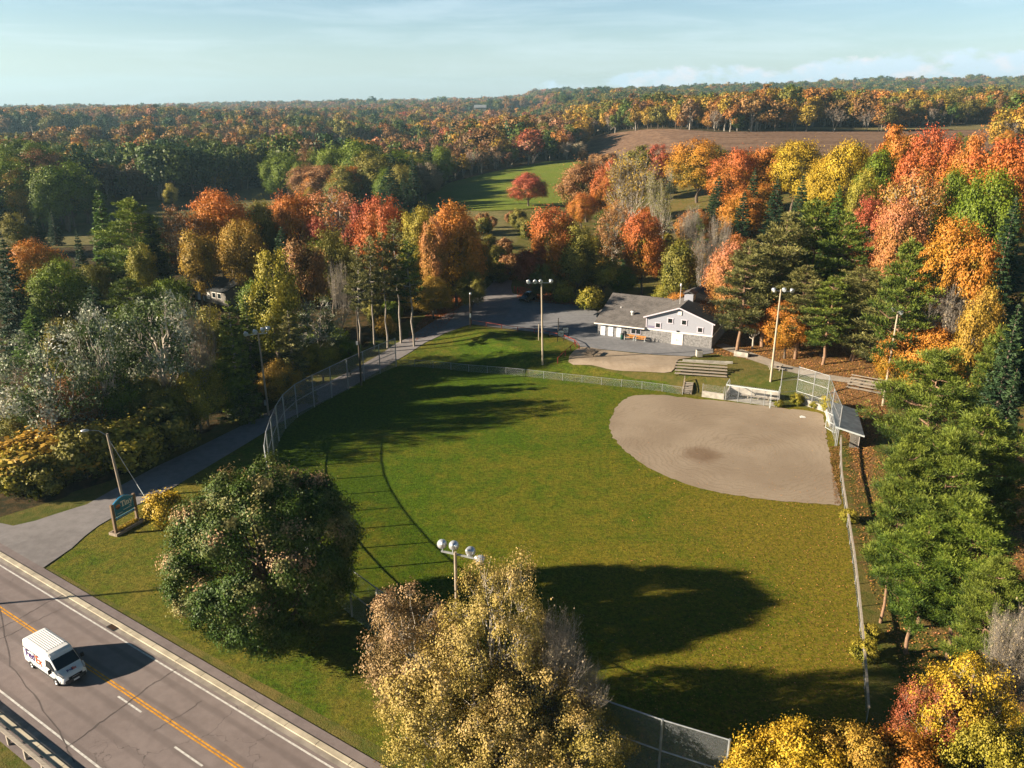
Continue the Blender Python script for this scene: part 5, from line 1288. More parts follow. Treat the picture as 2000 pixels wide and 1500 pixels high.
mb = MB(); mb.lathe([(0.26, 0), (0.26, 1.0), (0.36, 1.02), (0.36, 1.2), (0.0, 1.22)], (-3.3, 3.0, 2.9), n=14); mb.build('flue', M['white'], hall)
mb = MB(); mb.lathe([(0.07, 0), (0.07, 0.5), (0, 0.5)], (-5.9, 4.6, 3.8), n=8); mb.build('vent_pipe', M['white'], hall)
# lean-to at the far left end
lt = MB(); lt.box((WX - 0.95, 6.2, 0.9), (1.9, 3.4, 2.6)); lt.build('lean_to', M['block'], hall)
mb = MB(); roof_slab(mb, [(WX - 2.3, 4.2, 2.4), (WX - 0.47, 4.2, 2.95), (WX - 0.47, 8.1, 2.95), (WX - 2.3, 8.1, 2.4)], 0.14); mb.build('lean_to_roof', M['shingle'], hall)

def local(x, y):
    p = Matrix.Rotation(HA, 3, 'Z') @ Vector((x, y, 0)); X, Y = 22.42 + p.x, 130.16 + p.y
    return Vector((X, Y, hz1(X, Y) + 0.085))
def slat_bench(pos, rz, label, group):
    t = thing('bench', label, 'bench', pos, rz, group)
    for nm, ys in (('seat', (-0.18, 0.0, 0.18)),):
        m_ = MB(); [m_.box((0, y, 0.45), (1.75, 0.14, 0.05)) for y in ys]; m_.build(nm, M['bench'], t)
    m_ = MB(); [m_.box((0, 0.31 + 0.03 * k, 0.62 + 0.17 * k), (1.75, 0.05, 0.14)) for k in range(2)]; m_.build('backrest', M['bench'], t)
    for s in (-1, 1):
        m_ = MB(); x = s * 0.78; m_.bar((x, -0.24, 0.0), (x, -0.24, 0.62), 0.07, 0.07); m_.bar((x, 0.30, 0), (x, 0.37, 0.88), 0.07, 0.07); m_.bar((x, -0.27, 0.62), (x, 0.33, 0.62), 0.07, 0.05); m_.bar((x, -0.24, 0.4), (x, 0.30, 0.4), 0.06, 0.05)
        m_.build('leg', M['boardwhite'], t)
slat_bench(local(-2.55, -0.75), HA, 'varnished slat bench against the hall wing, nearer the green bin', 'slat benches by the hall')
slat_bench(local(-0.62, -0.80), HA, 'varnished slat bench against the hall wing, nearer the gable end', 'slat benches by the hall')
t = thing('litter_bin', 'dark green round bin beside the hall benches', 'bin', local(-3.75, -0.9)); mb = MB(); mb.lathe([(0.0, 0), (0.30, 0), (0.34, 0.85)], n=16); mb.build('drum', M['green'], t)
mb = MB(); mb.lathe([(0.36, 0.85), (0.36, 0.95), (0.2, 1.08), (0, 1.1)], n=16); mb.build('lid', M['dark'], t)
t = thing('bike_rack', 'small black hooped bike rack at the hall corner', 'bike rack', local(1.2, -0.9), HA); mb = MB()
for x in (-0.6, 0.0, 0.6): mb.tube([(x, 0, 0), (x, 0, 0.5), (x, 0.18, 0.75), (x, 0.45, 0.75), (x, 0.6, 0.5), (x, 0.6, 0)], 0.03, 6)
mb.tube([(-0.7, 0, 0.05), (0.7, 0, 0.05)], 0.03, 6); mb.build('hoops', M['black'], t)

# ------------------------------------------------------------------ floodlight poles
def lamp_head(t, c, aim, tilt=R(58), r=0.32):
    """spun reflector on a short bracket; aim = heading it faces"""
    Mx = Matrix.Rotation(aim, 3, 'Z') @ Matrix.Rotation(math.pi - tilt, 3, 'Y')
    mb = MB(); mb.lathe([(0.0, -0.34), (0.09, -0.33), (0.13, -0.22), (0.22, -0.14), (0.31, 0.02), (r, 0.22), (r - 0.02, 0.22), (0.28, 0.0)], c, Mx, 16)
    h = mb.build('lamp', M['alu'], t)
    mb = MB(); mb.lathe([(r - 0.025, 0.20), (0.2, 0.225), (0.0, 0.235)], c, Mx, 16); mb.build('lens', M['lens'], h)
def floodlight(base, h, lamps, arm_dir, label, lean=(0, 0), r=0.17, m='pole', box=False):
    t = thing('floodlight_pole', label, 'floodlight', base, 0, 'ball field floodlight poles')
    top = Vector((lean[0], lean[1], h)); MB().tube([(0, 0, -0.3), top * 0.5, top], [r, r * 0.82, r * 0.62], 10).build('pole', M[m], t)
    a = Vector((math.cos(arm_dir), math.sin(arm_dir), 0)); mb = MB(); x0 = min(l[0] for l in lamps) - 0.1; x1 = max(l[0] for l in lamps) + 0.1
    c = top + Vector((0, 0, -0.25)) + Vector((-a.y, a.x, 0)) * (r * 0.62 + 0.05)
    mb.bar(c + a * x0, c + a * x1, 0.09, 0.11); mb.build('crossarm', M['steel'], t)
    for s, aim, dz in lamps:
        p = c + a * s; q = p + Vector((0, 0, 0.30 + dz)) + Vector((math.cos(aim), math.sin(aim), 0)) * 0.22
        MB().tube([p, (p + q) / 2 + Vector((0, 0, 0.06)), q], 0.03, 6).build('bracket', M['steel'], t); lamp_head(t, q, aim)
    if box: MB().box((-0.26, -0.05, 1.9), (0.28, 0.3, 0.7)).build('switch_box', M['steel'], t)
    return t
hd_ = lambda p, q: math.atan2(q[1] - p[1], q[0] - p[0])
CF = (15, 85)
b1 = at(1060, 712); floodlight(b1, 13.2, [(-1.95, R(-100), 0), (-1.0, R(-85), 0), (-0.2, R(-75), 0), (1.25, R(-40), 0)], R(4), 'tall floodlight pole on the grass between the lot and the outfield', (-0.35, 0))
b2 = at(1505, 745); floodlight(b2, 13.6, [(-0.75, R(-150), -0.1), (0.55, R(-130), 0), (1.35, R(-70), -0.1)], R(-12), 'tall pale floodlight pole behind the third base dugout')
b3 = at(1724, 792); floodlight(b3, 13.2, [(-0.45, R(170), 0), (0.1, R(190), 0.35), (0.5, R(215), -0.1)], R(-55), 'floodlight pole half hidden by the green pines')
b4 = at(525, 812); floodlight(b4, 11.6, [(-1.55, R(-60), 0), (-0.45, R(-50), 0.15), (0.5, R(-35), 0.3), (1.1, R(-20), 0.4)], R(24), 'floodlight pole beside the driveway behind the tall fence bend', (-0.25, 0), 0.16, 'wood', True)
x, y, _ = hit(889, 1078, 13.4); b5 = Vector((x, y, hz1(x, y))); floodlight(b5, 13.4, [(-0.95, R(100), 0.1), (-0.25, R(80), 0.15), (0.75, R(50), 0.0), (1.35, R(5), -0.35)], R(-22), 'nearest floodlight pole rising out of the ochre ash trees', (0, 0), 0.15, 'wood')

# utility poles and lamps
t = thing('utility_pole', 'dark utility pole standing at the tall chain link fence', 'pole', at(706, 753)); MB().tube([(0, 0, -0.3), (0, 0, 11.5)], [0.17, 0.12], 10).build('shaft', M['darkpole'], t); MB().box((-0.2, -0.1, 6.6), (0.3, 0.25, 0.5)).build('transformer', M['steel'], t)
t = thing('utility_pole', 'dark pole with a small lamp at the corner of the red rail', 'pole', at(919, 639)); MB().tube([(0, 0, -0.3), (0, 0, 6.2)], [0.15, 0.12], 10).build('shaft', M['darkpole'], t)
MB().box((0, -0.18, 2.2), (0.24, 0.05, 0.75)).build('notice', M['boardwhite'], t); mb = MB(); mb.lathe([(0.0, 0.0), (0.22, 0.0), (0.2, 0.3), (0, 0.38)], (0.1, -0.2, 6.0), n=10); mb.build('lamp', M['alu'], t)
for u, v, h, lb in ((1052, 665, 2.9, 'grey post at the edge of the parking lot behind the floodlight pole'), (1090, 658, 3.2, 'dark post beside the two notice boards')):
    t = thing('post', lb, 'post', at(u, v)); MB().tube([(0, 0, -0.2), (0, 0, h)], 0.07, 8).build('shaft', M['pole' if u == 1052 else 'darkpole'], t); MB().lathe([(0.10, 0), (0.10, 0.14), (0, 0.16)], (0, 0, h), n=8).build('cap', M['dark'], t)
# street lamp with its guy wire
sb = at(240, 972); t = thing('street_lamp', 'leaning street lamp beside the driveway entrance', 'street lamp', sb)
x, y, z = hit(226, 884, 7.4)
tp_ = Vector((-0.45, 0.0, 7.4)); MB().tube([(0, 0, -0.3), tp_], [0.16, 0.115], 10).build('pole', M['wood'], t)
ad = Vector((-0.92, -0.40, 0)); MB().tube([tp_ + Vector((0, 0, -0.25)), tp_ + ad * 0.7 + Vector((0, 0, 0.45)), tp_ + ad * 1.6 + Vector((0, 0, 0.66))], 0.035, 6).build('arm', M['steel'], t)
mb = MB(); q = tp_ + ad * 1.95 + Vector((0, 0, 0.66)); mb.lathe([(0, -0.13), (0.19, -0.10), (0.24, 0.0), (0.17, 0.13), (0, 0.17)], q, Matrix.Rotation(math.atan2(ad.y, ad.x), 3, 'Z') @ Matrix.Diagonal((1.75, 0.85, 0.9)), 14); mb.build('lamp_head', M['alu'], t)
ga = at(289, 980) - sb; MB().tube([tp_ * 0.93, ga], 0.022, 5).build('guy_wire', M['steel'], t)
mb = MB(); mb.bar(tp_ * 0.93 * 0.28 + ga * 0.72, ga, 0.06, 0.06); mb.build('guy_guard', M['boardwhite'], t)

# ------------------------------------------------------------------ fences
def chain_panel(mb_v, a, b, h0, h1):
    mb_v.append((a, b, h0, h1))
def fence_panel(name, segs, parent, m='chain'):
    me = bpy.data.meshes.new(name); V = []; F = []; UV = []; s = 0
    for a, b, h0, h1 in segs:
        L = (Vector(b) - Vector(a)).length; i = len(V)
        V += [(a[0], a[1], a[2] + h0), (b[0], b[1], b[2] + h0), (b[0], b[1], b[2] + h1), (a[0], a[1], a[2] + h1)]; F.append((i, i + 1, i + 2, i + 3))
        UV += [(s, h0), (s + L, h0), (s + L, h1), (s, h1)]; s += L
    me.from_pydata(V, [], F); uv = me.uv_layers.new(name='UVMap')
    uv.data.foreach_set('uv', np.array(UV, np.float32).ravel()); me.materials.append(M[m])
    o = bpy.data.objects.new(name, me); COL.objects.link(o); o.parent = parent; return o
def resample(pts, step):
    P_ = [Vector((x, y, 0)) for x, y in pts]; L = [0]
    for a, b in zip(P_, P_[1:]): L.append(L[-1] + (b - a).length)
    n = max(1, round(L[-1] / step)); out = []
    for i in range(n + 1):
        d = L[-1] * i / n; k = max(j for j in range(len(P_) - 1) if L[j] <= d + 1e-6); q = (d - L[k]) / max(1e-6, L[k + 1] - L[k]); p = P_[k].lerp(P_[k + 1], q); out.append((p.x, p.y, hz1(p.x, p.y)))
    return out
def chain_fence(pts, h, label, step=3.0, r=0.04, rails=(1.0,), name='chain_link_fence', heights=None, m='chain'):
    b = Vector(pts[0]); t = thing(name, label, 'fence', b)
    q = [Vector(p) - b for p in pts]; H_ = heights or [h] * len(q)
    for p, hh in zip(q, H_): MB().tube([p + Vector((0, 0, -0.2)), p + Vector((0, 0, hh + 0.06))], r, 6).build('post', M['steel'], t)
    mb = MB()
    for f in rails:
        for i in range(len(q) - 1): mb.tube([q[i] + Vector((0, 0, H_[i] * f)), q[i + 1] + Vector((0, 0, H_[i + 1] * f))], r * 0.62, 5, cap=False)
    mb.build('rail', M['steel'], t)
    segs = [(q[i], q[i + 1], 0.03, min(H_[i], H_[i + 1])) for i in range(len(q) - 1)]
    fence_panel('wire_mesh', segs, t, m); return t
chain_fence(resample(arc, 4.0), 4.65, 'tall galvanised chain link outfield fence curving from the driveway round to the road side', r=0.085, rails=(1.0, 0.5), m='chaindense')
chain_fence(resample(LOWF, 3.1), 1.15, 'low chain link fence along the foot of the grass bank', rails=(1.0,))
chain_fence(resample(RF, 3.4), 1.1, 'low chain link fence with a capped top along the first base line', rails=(1.0,))
# capping along the first base fence
q = resample(RF, 3.4); t = thing('fence_capping', 'grey plank capping lying along the first base fence', 'capping', q[0]); mb = MB()
for a, b in zip(q, q[1:]): mb.bar(Vector(a) - Vector(q[0]) + Vector((0, 0, 1.2)), Vector(b) - Vector(q[0]) + Vector((0, 0, 1.2)), 0.16, 0.10)
mb.build('plank', M['bleach'], t)
# backstop: tall panels round home plate
BSP = P2([(1519, 793), (1552, 786), (1585, 800), (1612, 806), (1616, 830), (1624, 868)])
bsp = [(x, y, hz1(x, y)) for x, y in P2([(1521, 789), (1553, 786), (1584, 796), (1611, 806), (1620, 834), (1634, 872)])]
chain_fence(bsp, 5.2, 'tall chain link backstop behind home plate', r=0.06, rails=(1.0, 0.66, 0.33), name='backstop')
w0 = Vector(bsp[2]); w1 = Vector(bsp[4])
t = thing('retaining_wall', 'low pale concrete wall at the foot of the backstop', 'wall', bsp[0]); mb = MB()
for a, b in ((bsp[1], bsp[2]), (bsp[2], bsp[3]), (bsp[3], bsp[4])): mb.bar(Vector(a) - Vector(bsp[0]) + Vector((0.12, 0.12, 0.4)), Vector(b) - Vector(bsp[0]) + Vector((0.12, 0.12, 0.4)), 0.2, 0.9)
mb.build('wall', M['concrete'], t)

# red rail along the lot
rp_ = resample(P2([(921, 633), (975, 642), (1052, 652), (1097, 661), (1122, 672), (1131, 683)]), 3.2); t = thing('rail_fence', 'low red pipe rail between the parking lot and the grass', 'railing', rp_[0]); b = Vector(rp_[0])
for p in rp_: MB().box(Vector(p) - b + Vector((0, 0, 0.38)), (0.13, 0.13, 0.86)).build('post', M['redrail'], t)
mb = MB()
for a, c in zip(rp_, rp_[1:]): mb.tube([Vector(a) - b + Vector((0, 0, 0.76)), Vector(c) - b + Vector((0, 0, 0.76))], 0.05, 6)
mb.build('rail', M['redrail'], t)
hp = [Vector(p) for p in resample(P2([(1089, 710), (1098, 702), (1108, 692), (1117, 684), (1124, 678)]), 2.4)]; t = thing('handrail', 'red handrail going down the bank beside the gravel pad', 'railing', hp[0])
for p in hp: MB().box(p - hp[0] + Vector((0, 0, 0.42)), (0.11, 0.11, 0.95)).build('post', M['redrail'], t)
mb = MB(); [mb.tube([a - hp[0] + Vector((0, 0, 0.92)), c - hp[0] + Vector((0, 0, 0.92))], 0.045, 6) for a, c in zip(hp, hp[1:])]; mb.build('rail', M['redrail'], t)

# ------------------------------------------------------------------ dugouts, bleachers, steps, small things of the field
def frame_axes(a, b):
    a, b = Vector(a), Vector(b); return math.atan2(b.y - a.y, b.x - a.x), (b - a).length
pa, pb = at(1416, 782), at(1517, 796)
rz, L = frame_axes(pa, pb)
t = thing('dugout', 'open roofed chain link dugout with a concrete back wall on the third base side', 'dugout', pa, rz, 'dugouts')
D = 2.6; Hd = 2.35
mb = MB(); mb.box((L / 2, D, 0.75), (L, 0.2, 1.5)); mb.box((0.1, D / 2, 0.6), (0.2, D - 0.2, 1.2)); mb.build('back_wall', M['concrete'], t)
for i in range(5): MB().tube([(L * i / 4, 0, 0), (L * i / 4, 0, Hd)], 0.045, 8).build('post', M['steel'], t)
for x in (0.1, L - 0.1): MB().tube([(x, D - 0.2, 1.2), (x, D - 0.2, Hd - 0.05)], 0.045, 8).build('post', M['steel'], t)
mb = MB(); mb.bar((0, 0, Hd), (L, 0, Hd), 0.16, 0.16); mb.bar((0, 0.08, Hd), (0, D, Hd), 0.1, 0.1); mb.bar((L, 0.08, Hd), (L, D, Hd), 0.1, 0.1); mb.build('roof_frame', M['boardwhite'], t)
mb = MB()
for i in range(1, 24): mb.box((L * i / 24, 0.0, Hd + 0.115), (0.12, 0.22, 0.07))
mb.build('edging', M['steel'], t)
fence_panel('wire_mesh', [((0, 0, 0), (L * 0.8, 0, 0), 0.05, Hd - 0.1)], t)
mb = MB(); mb.box((L / 2, D - 0.5, 0.45), (L - 0.8, 0.35, 0.06)); [mb.box((L * k / 5, D - 0.5, 0.2), (0.1, 0.25, 0.42)) for k in range(1, 5)]; mb.build('seat', M['bleach'], t)
MB().box((L / 2, D / 2, 0.03), (L - 0.4, D - 0.3, 0.06)).build('floor', M['concrete'], t)
gt = MB(); gx = L * 0.86
for a, c in (((gx, -0.05, 0.1), (gx + 0.2, -0.85, 0.1)), ((gx, -0.05, 2.1), (gx + 0.2, -0.85, 2.1)), ((gx, -0.05, 0.1), (gx, -0.05, 2.1)), ((gx + 0.2, -0.85, 0.1), (gx + 0.2, -0.85, 2.1))): gt.tube([a, c], 0.03, 6)
gt = gt.build('gate', M['boardwhite'], t); fence_panel('wire_mesh', [((gx, -0.05, 0), (gx + 0.2, -0.85, 0), 0.1, 2.1)], gt)
lw = MB(); lw.box((-1.75, 0.15, 0.45), (3.1, 0.22, 0.9)); lw.build('low_wall', M['concrete'], t)
for x in (-3.25, -0.25): MB().tube([(x, 0.15, 0.9), (x, 0.15, 2.0)], 0.04, 6).build('post', M['steel'], t)
fence_panel('wire_mesh', [((-3.25, 0.15, 0), (-0.25, 0.15, 0), 0.9, 1.95)], t)

# first base dugout with a blue grey roof
pa, pb = at(1631, 872), at(1622, 822)
rz, L = frame_axes(pa, pb)
t = thing('dugout', 'closed first base dugout with a blue grey sloping roof', 'dugout', pa, rz, 'dugouts')
D = 2.6
mb = MB(); mb.box((L / 2, -D, 0.8), (L, 0.15, 2.0)); mb.box((0.0, -D + 0.55, 0.8), (0.12, 1.0, 2.0)); mb.box((L, -D / 2, 0.8), (0.12, D - 0.15, 2.0)); mb.build('back_wall', M['sidingtan'], t)
MB().box((0.02, -D + 0.28, 0.75), (0.16, 0.55, 1.7)).build('door', M['door'], t)
for x in (0, L / 2, L): MB().tube([(x, 0, -0.2), (x, 0, 2.5)], 0.05, 8).build('post', M['steel'], t)
mb = MB(); roof_slab(mb, [(-0.35, 0.3, 2.75), (-0.35, -D - 0.45, 1.90), (L + 0.35, -D - 0.45, 1.90), (L + 0.35, 0.3, 2.75)], 0.12); mb.build('roof', M['roofmetal'], t)
mb = MB(); mb.bar((-0.38, 0.3, 2.68), (-0.38, -D - 0.45, 1.84), 0.05, 0.2); mb.build('fascia', M['boardwhite'], t)
fence_panel('wire_mesh', [((0, 0.02, 0), (L, 0.02, 0), 0.05, 2.4)], t)
mb = MB(); mb.box((L / 2, -D + 0.5, 0.45), (L - 0.8, 0.4, 0.06)); [mb.box((L * k / 4, -D + 0.5, 0.22), (0.1, 0.3, 0.42)) for k in (1, 2, 3)]; mb.build('seat', M['bleach'], t)
# side gate panel in front of it
t = thing('gate_panel', 'small white framed chain link gate beside the first base dugout', 'gate', at(1612, 836), R(-75)); mb = MB()
for a, c in (((0, 0, 0), (2.0, 0, 0)), ((0, 0, 2.1), (2.0, 0, 2.1)), ((0, 0, 1.0), (2, 0, 1.0)), ((0, 0, 0), (0, 0, 2.1)), ((2, 0, 0), (2, 0, 2.1))): mb.tube([(a[0], a[1], a[2] + 0.1), (c[0], c[1], c[2] + 0.1)], 0.035, 6)
mb.build('frame', M['boardwhite'], t); fence_panel('wire_mesh', [((0, 0, 0), (2, 0, 0), 0.1, 2.2)], t)

def bleacher(a, b, rows_, back, label, rise=0.28, run=0.62):
    pa, pb = Vector(a), Vector(b); rz, L = frame_axes(pa, pb); t = thing('bleacher', label, 'bleachers', pa, rz, 'bleachers'); s = back
    for k in range(rows_):
        MB().box((L / 2, s * run * k, 0.42 + rise * k), (L, 0.26, 0.05)).build('seat', M['bleach'], t)
        if k: MB().box((L / 2, s * (run * k - 0.30), 0.16 + rise * k), (L - 0.1, 0.24, 0.045)).build('footboard', M['wood'], t)
    for i in range(4):
        x = 0.25 + (L - 0.5) * i / 3; m_ = MB()
        m_.bar((x, 0, 0.30), (x, s * run * (rows_ - 1), 0.30 + rise * (rows_ - 1)), 0.07, 0.09); m_.bar((x, 0, 0.04), (x, s * run * (rows_ - 1), 0.04), 0.07, 0.07)
        for k in range(rows_): m_.bar((x, s * run * k, -0.15), (x, s * run * k, 0.38 + rise * k), 0.06, 0.06)
        m_.build('frame', M['darkpole'], t)
    return t
bleacher(at(1317, 734), at(1420, 738), 5, 1, 'long grey plank bleacher on the bank above the field')
bleacher(at(1722, 774), at(1652, 757), 5, -1, 'weathered pale bleacher half under the pines behind first base')
# wooden steps down the bank
pt, pb_ = at(1346, 747), at(1342, 770); rz = math.atan2(pt.y - pb_.y, pt.x - pb_.x); L = math.hypot(pt.x - pb_.x, pt.y - pb_.y); dz = pt.z - pb_.z
t = thing('wooden_steps', 'weathered wooden steps going down the bank to the field', 'steps', pb_, rz)
N_ = 7
for k in range(N_): MB().box((L * (k + 0.5) / N_, 0, dz * (k + 0.8) / N_ + 0.05), (L / N_ * 0.85, 1.1, 0.06)).build('tread', M['bleach'], t)
for s in (-1, 1): MB().bar((0, s * 0.6, 0.05), (L, s * 0.6, dz + 0.05), 0.06, 0.25).build('stringer', M['wood'], t)
mb = MB(); [mb.box((L * f, 0.68, dz * f + 0.45), (0.1, 0.1, 1.1)) for f in (0, 0.5, 1)]; mb.bar((0, 0.68, 0.95), (L, 0.68, dz + 0.95), 0.08, 0.1); mb.build('handrail', M['wood'], t)
# steps at the back of the lot
pb_ = at(1152, 592); t = thing('wooden_steps', 'wooden steps climbing into the wood at the back of the parking lot', 'steps', pb_, R(78))
for k in range(7): MB().box((0.34 * k, 0, 0.2 * k + 0.12), (0.3, 1.5, 0.06)).build('tread', M['wood'], t)
for s in (-1, 1): MB().bar((-0.1, s * 0.8, 0.05), (2.3, s * 0.8, 1.4), 0.08, 0.25).build('stringer', M['wood'], t); MB().bar((-0.1, s * 0.85, 1.0), (2.3, s * 0.85, 2.35), 0.07, 0.09).build('handrail', M['darkpole'], t); [MB().box((x, s * 0.85, 0.5 + 0.58 * x), (0.09, 0.09, 1.1)).build('post', M['darkpole'], t) for x in (0, 1.1, 2.2)]

def picnic(pos, rz, label, m='darkpole'):
    t = thing('picnic_table', label, 'picnic table', pos, rz, 'picnic tables')
    mb = MB(); [mb.box((0, y, 0.75), (1.9, 0.14, 0.05)) for y in (-0.32, -0.16, 0, 0.16, 0.32)]; mb.build('tabletop', M[m], t)
    for s in (-1, 1): mb = MB(); [mb.box((0, s * (0.68 + d), 0.44), (1.9, 0.13, 0.05)) for d in (0, 0.15)]; mb.build('seat', M[m], t)
    for x in (-0.7, 0.7):
        mb = MB(); mb.bar((x, -0.75, 0.0), (x, -0.12, 0.72), 0.08, 0.06); mb.bar((x, 0.75, 0.0), (x, 0.12, 0.72), 0.08, 0.06); mb.bar((x + 0.06, -0.82, 0.38), (x + 0.06, 0.82, 0.38), 0.05, 0.09); mb.build('leg', M[m], t)
picnic(at(1155, 694) + Vector((0, 0, 0.1)), R(62), 'dark brown picnic table on the gravel pad')
picnic(at(1514, 722) + Vector((0, 0, 0.1)), R(-28), 'pale picnic table beside the footpath behind the floodlight pole', 'bleach')
t = thing('litter_bin', 'grey square concrete bin at the end of the lot beside the leaves', 'bin', at(1365, 697) + Vector((0, 0, 0.09))); mb = MB(); mb.box((0, 0, 0.5), (0.95, 0.95, 1.0)); mb.build('body', M['concrete'], t, bevel=0.05); MB().box((0, 0, 1.03), (0.8, 0.8, 0.06)).build('lid', M['dark'], t)
t = thing('planter_box', 'long grey concrete box at the edge of the footpath', 'planter', at(1448, 696), R(-30)); mb = MB(); mb.box((0, 0, 0.4), (2.2, 0.9, 0.8)); mb.build('body', M['concrete'], t, bevel=0.04); MB().box((0, 0, 0.81), (1.9, 0.6, 0.03)).build('soil', M['darkpole'], t)
t = thing('kerb_wall', 'low concrete kerb at the back of the bleacher', 'kerb wall', at(1330, 706), R(-8)); mb = MB()
for k in range(4): mb.box((1.2 + 1.9 * k, 0, 0.15), (1.86, 0.3, 0.36))
mb.build('blocks', M['concrete'], t, bevel=0.02)
for (u, v, w_, h_, lb) in ((1095, 667, 1.05, 0.95, 'front notice board in a black frame on the grass'), (1104, 661, 1.05, 0.95, 'rear notice board in a black frame beside the lot')):
    t = thing('notice_board', lb, 'notice board', at(u, v), R(8), 'framed notice boards'); mb = MB()
    for s in (-1, 1): MB().box((s * w_ / 2, 0, 0.95), (0.09, 0.09, 1.95)).build('post', M['black'], t)
    MB().box((0, -0.01, 1.45), (w_ - 0.1, 0.06, h_ - 0.1)).build('panel', M['boardwhite'], t)
    mb.box((0, 0, 1.45 + h_ / 2), (w_ - 0.09, 0.07, 0.08)); mb.box((0, 0, 1.45 - h_ / 2), (w_ - 0.09, 0.07, 0.08)); [mb.box((s * (w_ / 2 - 0.07), 0, 1.45), (0.05, 0.07, h_ - 0.06)) for s in (-1, 1)]; mb.build('frame', M['black'], t)
    mb = MB(); [mb.box((x, -0.046, z), (q, 0.012, 0.09)) for x, z, q in ((-0.15, 1.65, 0.4), (0.12, 1.48, 0.5), (-0.05, 1.30, 0.55))]; mb.build('lettering', M['dark'], t)
mb = MB(); p = at(1567, 815); hpz = [(-0.22, -0.22), (0.22, -0.22), (0.22, 0.05), (0, 0.27), (-0.22, 0.05)]; mb.prism([(1.6 * a, 1.6 * c) for a, c in hpz], 0.065, 0.10); o = mb.build('home_plate', M['signwhite'], loc=p); tag(o, 'white home plate lying on the dirt', 'home plate')
for u, v, hh, lb in ((1557, 790, 1.6, 'small green shrub growing at the foot of the backstop'), (1520, 795, 1.0, 'low weeds beside the third base dugout gate'), (1618, 803, 2.2, 'climbing vine on the backstop beside the first base dugout'), (1590, 797, 1.0, 'low green weeds on the concrete wall of the backstop')):
    plant(pick('H'), at(u, v), hh, hh * 1.3, 'yellowgreen', 'shrub', lb, 'shrub')
for u, v, hh, lb in ((1657, 1020, 1.5, 'small leafy shrub against the first base fence near the dugout'), (1688, 1290, 1.7, 'small leafy shrub against the near end of the first base fence'), (1700, 1250, 1.3, 'second leafy shrub against the near end of the first base fence')):
    plant(pick('H'), at(u, v), hh, hh * 1.2, 'yellowgreen', 'shrub', lb, 'shrub')
# ------------------------------------------------------------------ lettering helper: flat letters cut from rectangles and arcs
def text_mesh(name, body, size, m, parent, loc, rot, extrude=0.006, bold=0.0, sx=1.0):
    c = bpy.data.curves.new(name, 'FONT'); c.body = body; c.size = size; c.extrude = extrude; c.offset = bold; c.align_x = 'CENTER'; c.align_y = 'CENTER'
    tmp = bpy.data.objects.new(name, c); COL.objects.link(tmp); bpy.context.view_layer.update()
    me = bpy.data.meshes.new_from_object(tmp.evaluated_get(bpy.context.evaluated_depsgraph_get())); bpy.data.objects.remove(tmp); bpy.data.curves.remove(c)
    me.materials.clear(); me.materials.append(m); me.name = name
    o = bpy.data.objects.new(name, me); COL.objects.link(o); o.parent = parent; o.location = loc; o.rotation_euler = rot; o.scale = (sx, 1, 1)
    return o

# ------------------------------------------------------------------ delivery van (x forward, y to its left)
pr_, pf_ = at(66, 1303), at(112, 1341)
vd = (pf_ - pr_).normalized(); vr = math.atan2(-0.556, 0.831)
lx = Vector((math.cos(vr), math.sin(vr), 0)); ly = Vector((-lx.y, lx.x, 0))
vo = (pr_ + pf_) / 2 + ly * 0.93; vo.z = 0.056
van = thing('delivery_van', 'white high roofed delivery van with purple and orange lettering driving on the road', 'van', vo, vr)
van.scale = (0.97, 0.97, 0.85)
WBS = 1.75                      # half wheelbase
def loft(secs, n_side=5, mi=0):
    """closed body from stations (x, z low, z high, half width low, half width high, corner)"""
    mb = MB(); rings = []
    for x, z0, z1, w0, w1, r in secs:
        pts = []; wz = lambda z: w0 + (w1 - w0) * max(0, (z - z0 - 0.45 * (z1 - z0)) / (0.55 * (z1 - z0)))
        rr_ = min(r, (z1 - z0) * 0.4)
        half = [(w0 * 0.93, z0), (w0, z0 + 0.10 * min(1, z1 - z0)), (w0, z0 + 0.35 * (z1 - z0)), (wz(z0 + 0.7 * (z1 - z0)), z0 + 0.7 * (z1 - z0)), (w1, z1 - rr_), (w1 - rr_ * 0.3, z1 - rr_ * 0.3), (w1 - rr_, z1), (w1 * 0.4, z1 + 0.015)]
        ring = [(x, -a, b) for a, b in half] + [(x, a, b) for a, b in reversed(half)]
        rings.append(ring)
    n = len(rings[0]); V = [p for r_ in rings for p in r_]; F = []
    for i in range(len(rings) - 1):
        for j in range(n): F.append((i * n + j, (i + 1) * n + j, (i + 1) * n + (j + 1) % n, i * n + (j + 1) % n))
    F.append(tuple(range(n))); F.append(tuple(range((len(rings) - 1) * n, len(rings) * n))[::-1])
    mb.add(V, F, mi, False)
    return mb
xr, xf = -WBS - 1.0, WBS + 0.93
secs = [(xr, 0.42, 2.38, 0.96, 0.86, 0.12), (xr + 0.06, 0.36, 2.50, 1.0, 0.90, 0.14), (xr + 0.5, 0.34, 2.54, 1.02, 0.91, 0.15), (0.35, 0.34, 2.54, 1.02, 0.91, 0.15), (0.85, 0.34, 2.50, 1.02, 0.90, 0.16), (1.10, 0.34, 2.36, 1.02, 0.87, 0.16),
        (1.93, 0.34, 1.40, 1.01, 0.90, 0.10), (2.05, 0.34, 1.32, 1.0, 0.88, 0.10), (2.45, 0.36, 1.12, 0.95, 0.80, 0.10), (2.60, 0.40, 1.00, 0.88, 0.74, 0.10), (xf, 0.46, 0.86, 0.80, 0.70, 0.08)]
mb = loft(secs); body = mb.build('body', M['vanwhite'], van, bevel=0.012)
mb = MB()
for k in range(9): mb.box((-1.05, -0.66 + 0.165 * k, 2.566), (2.9, 0.055, 0.03))
mb.build('roof_rib', M['vanwhite'], van)
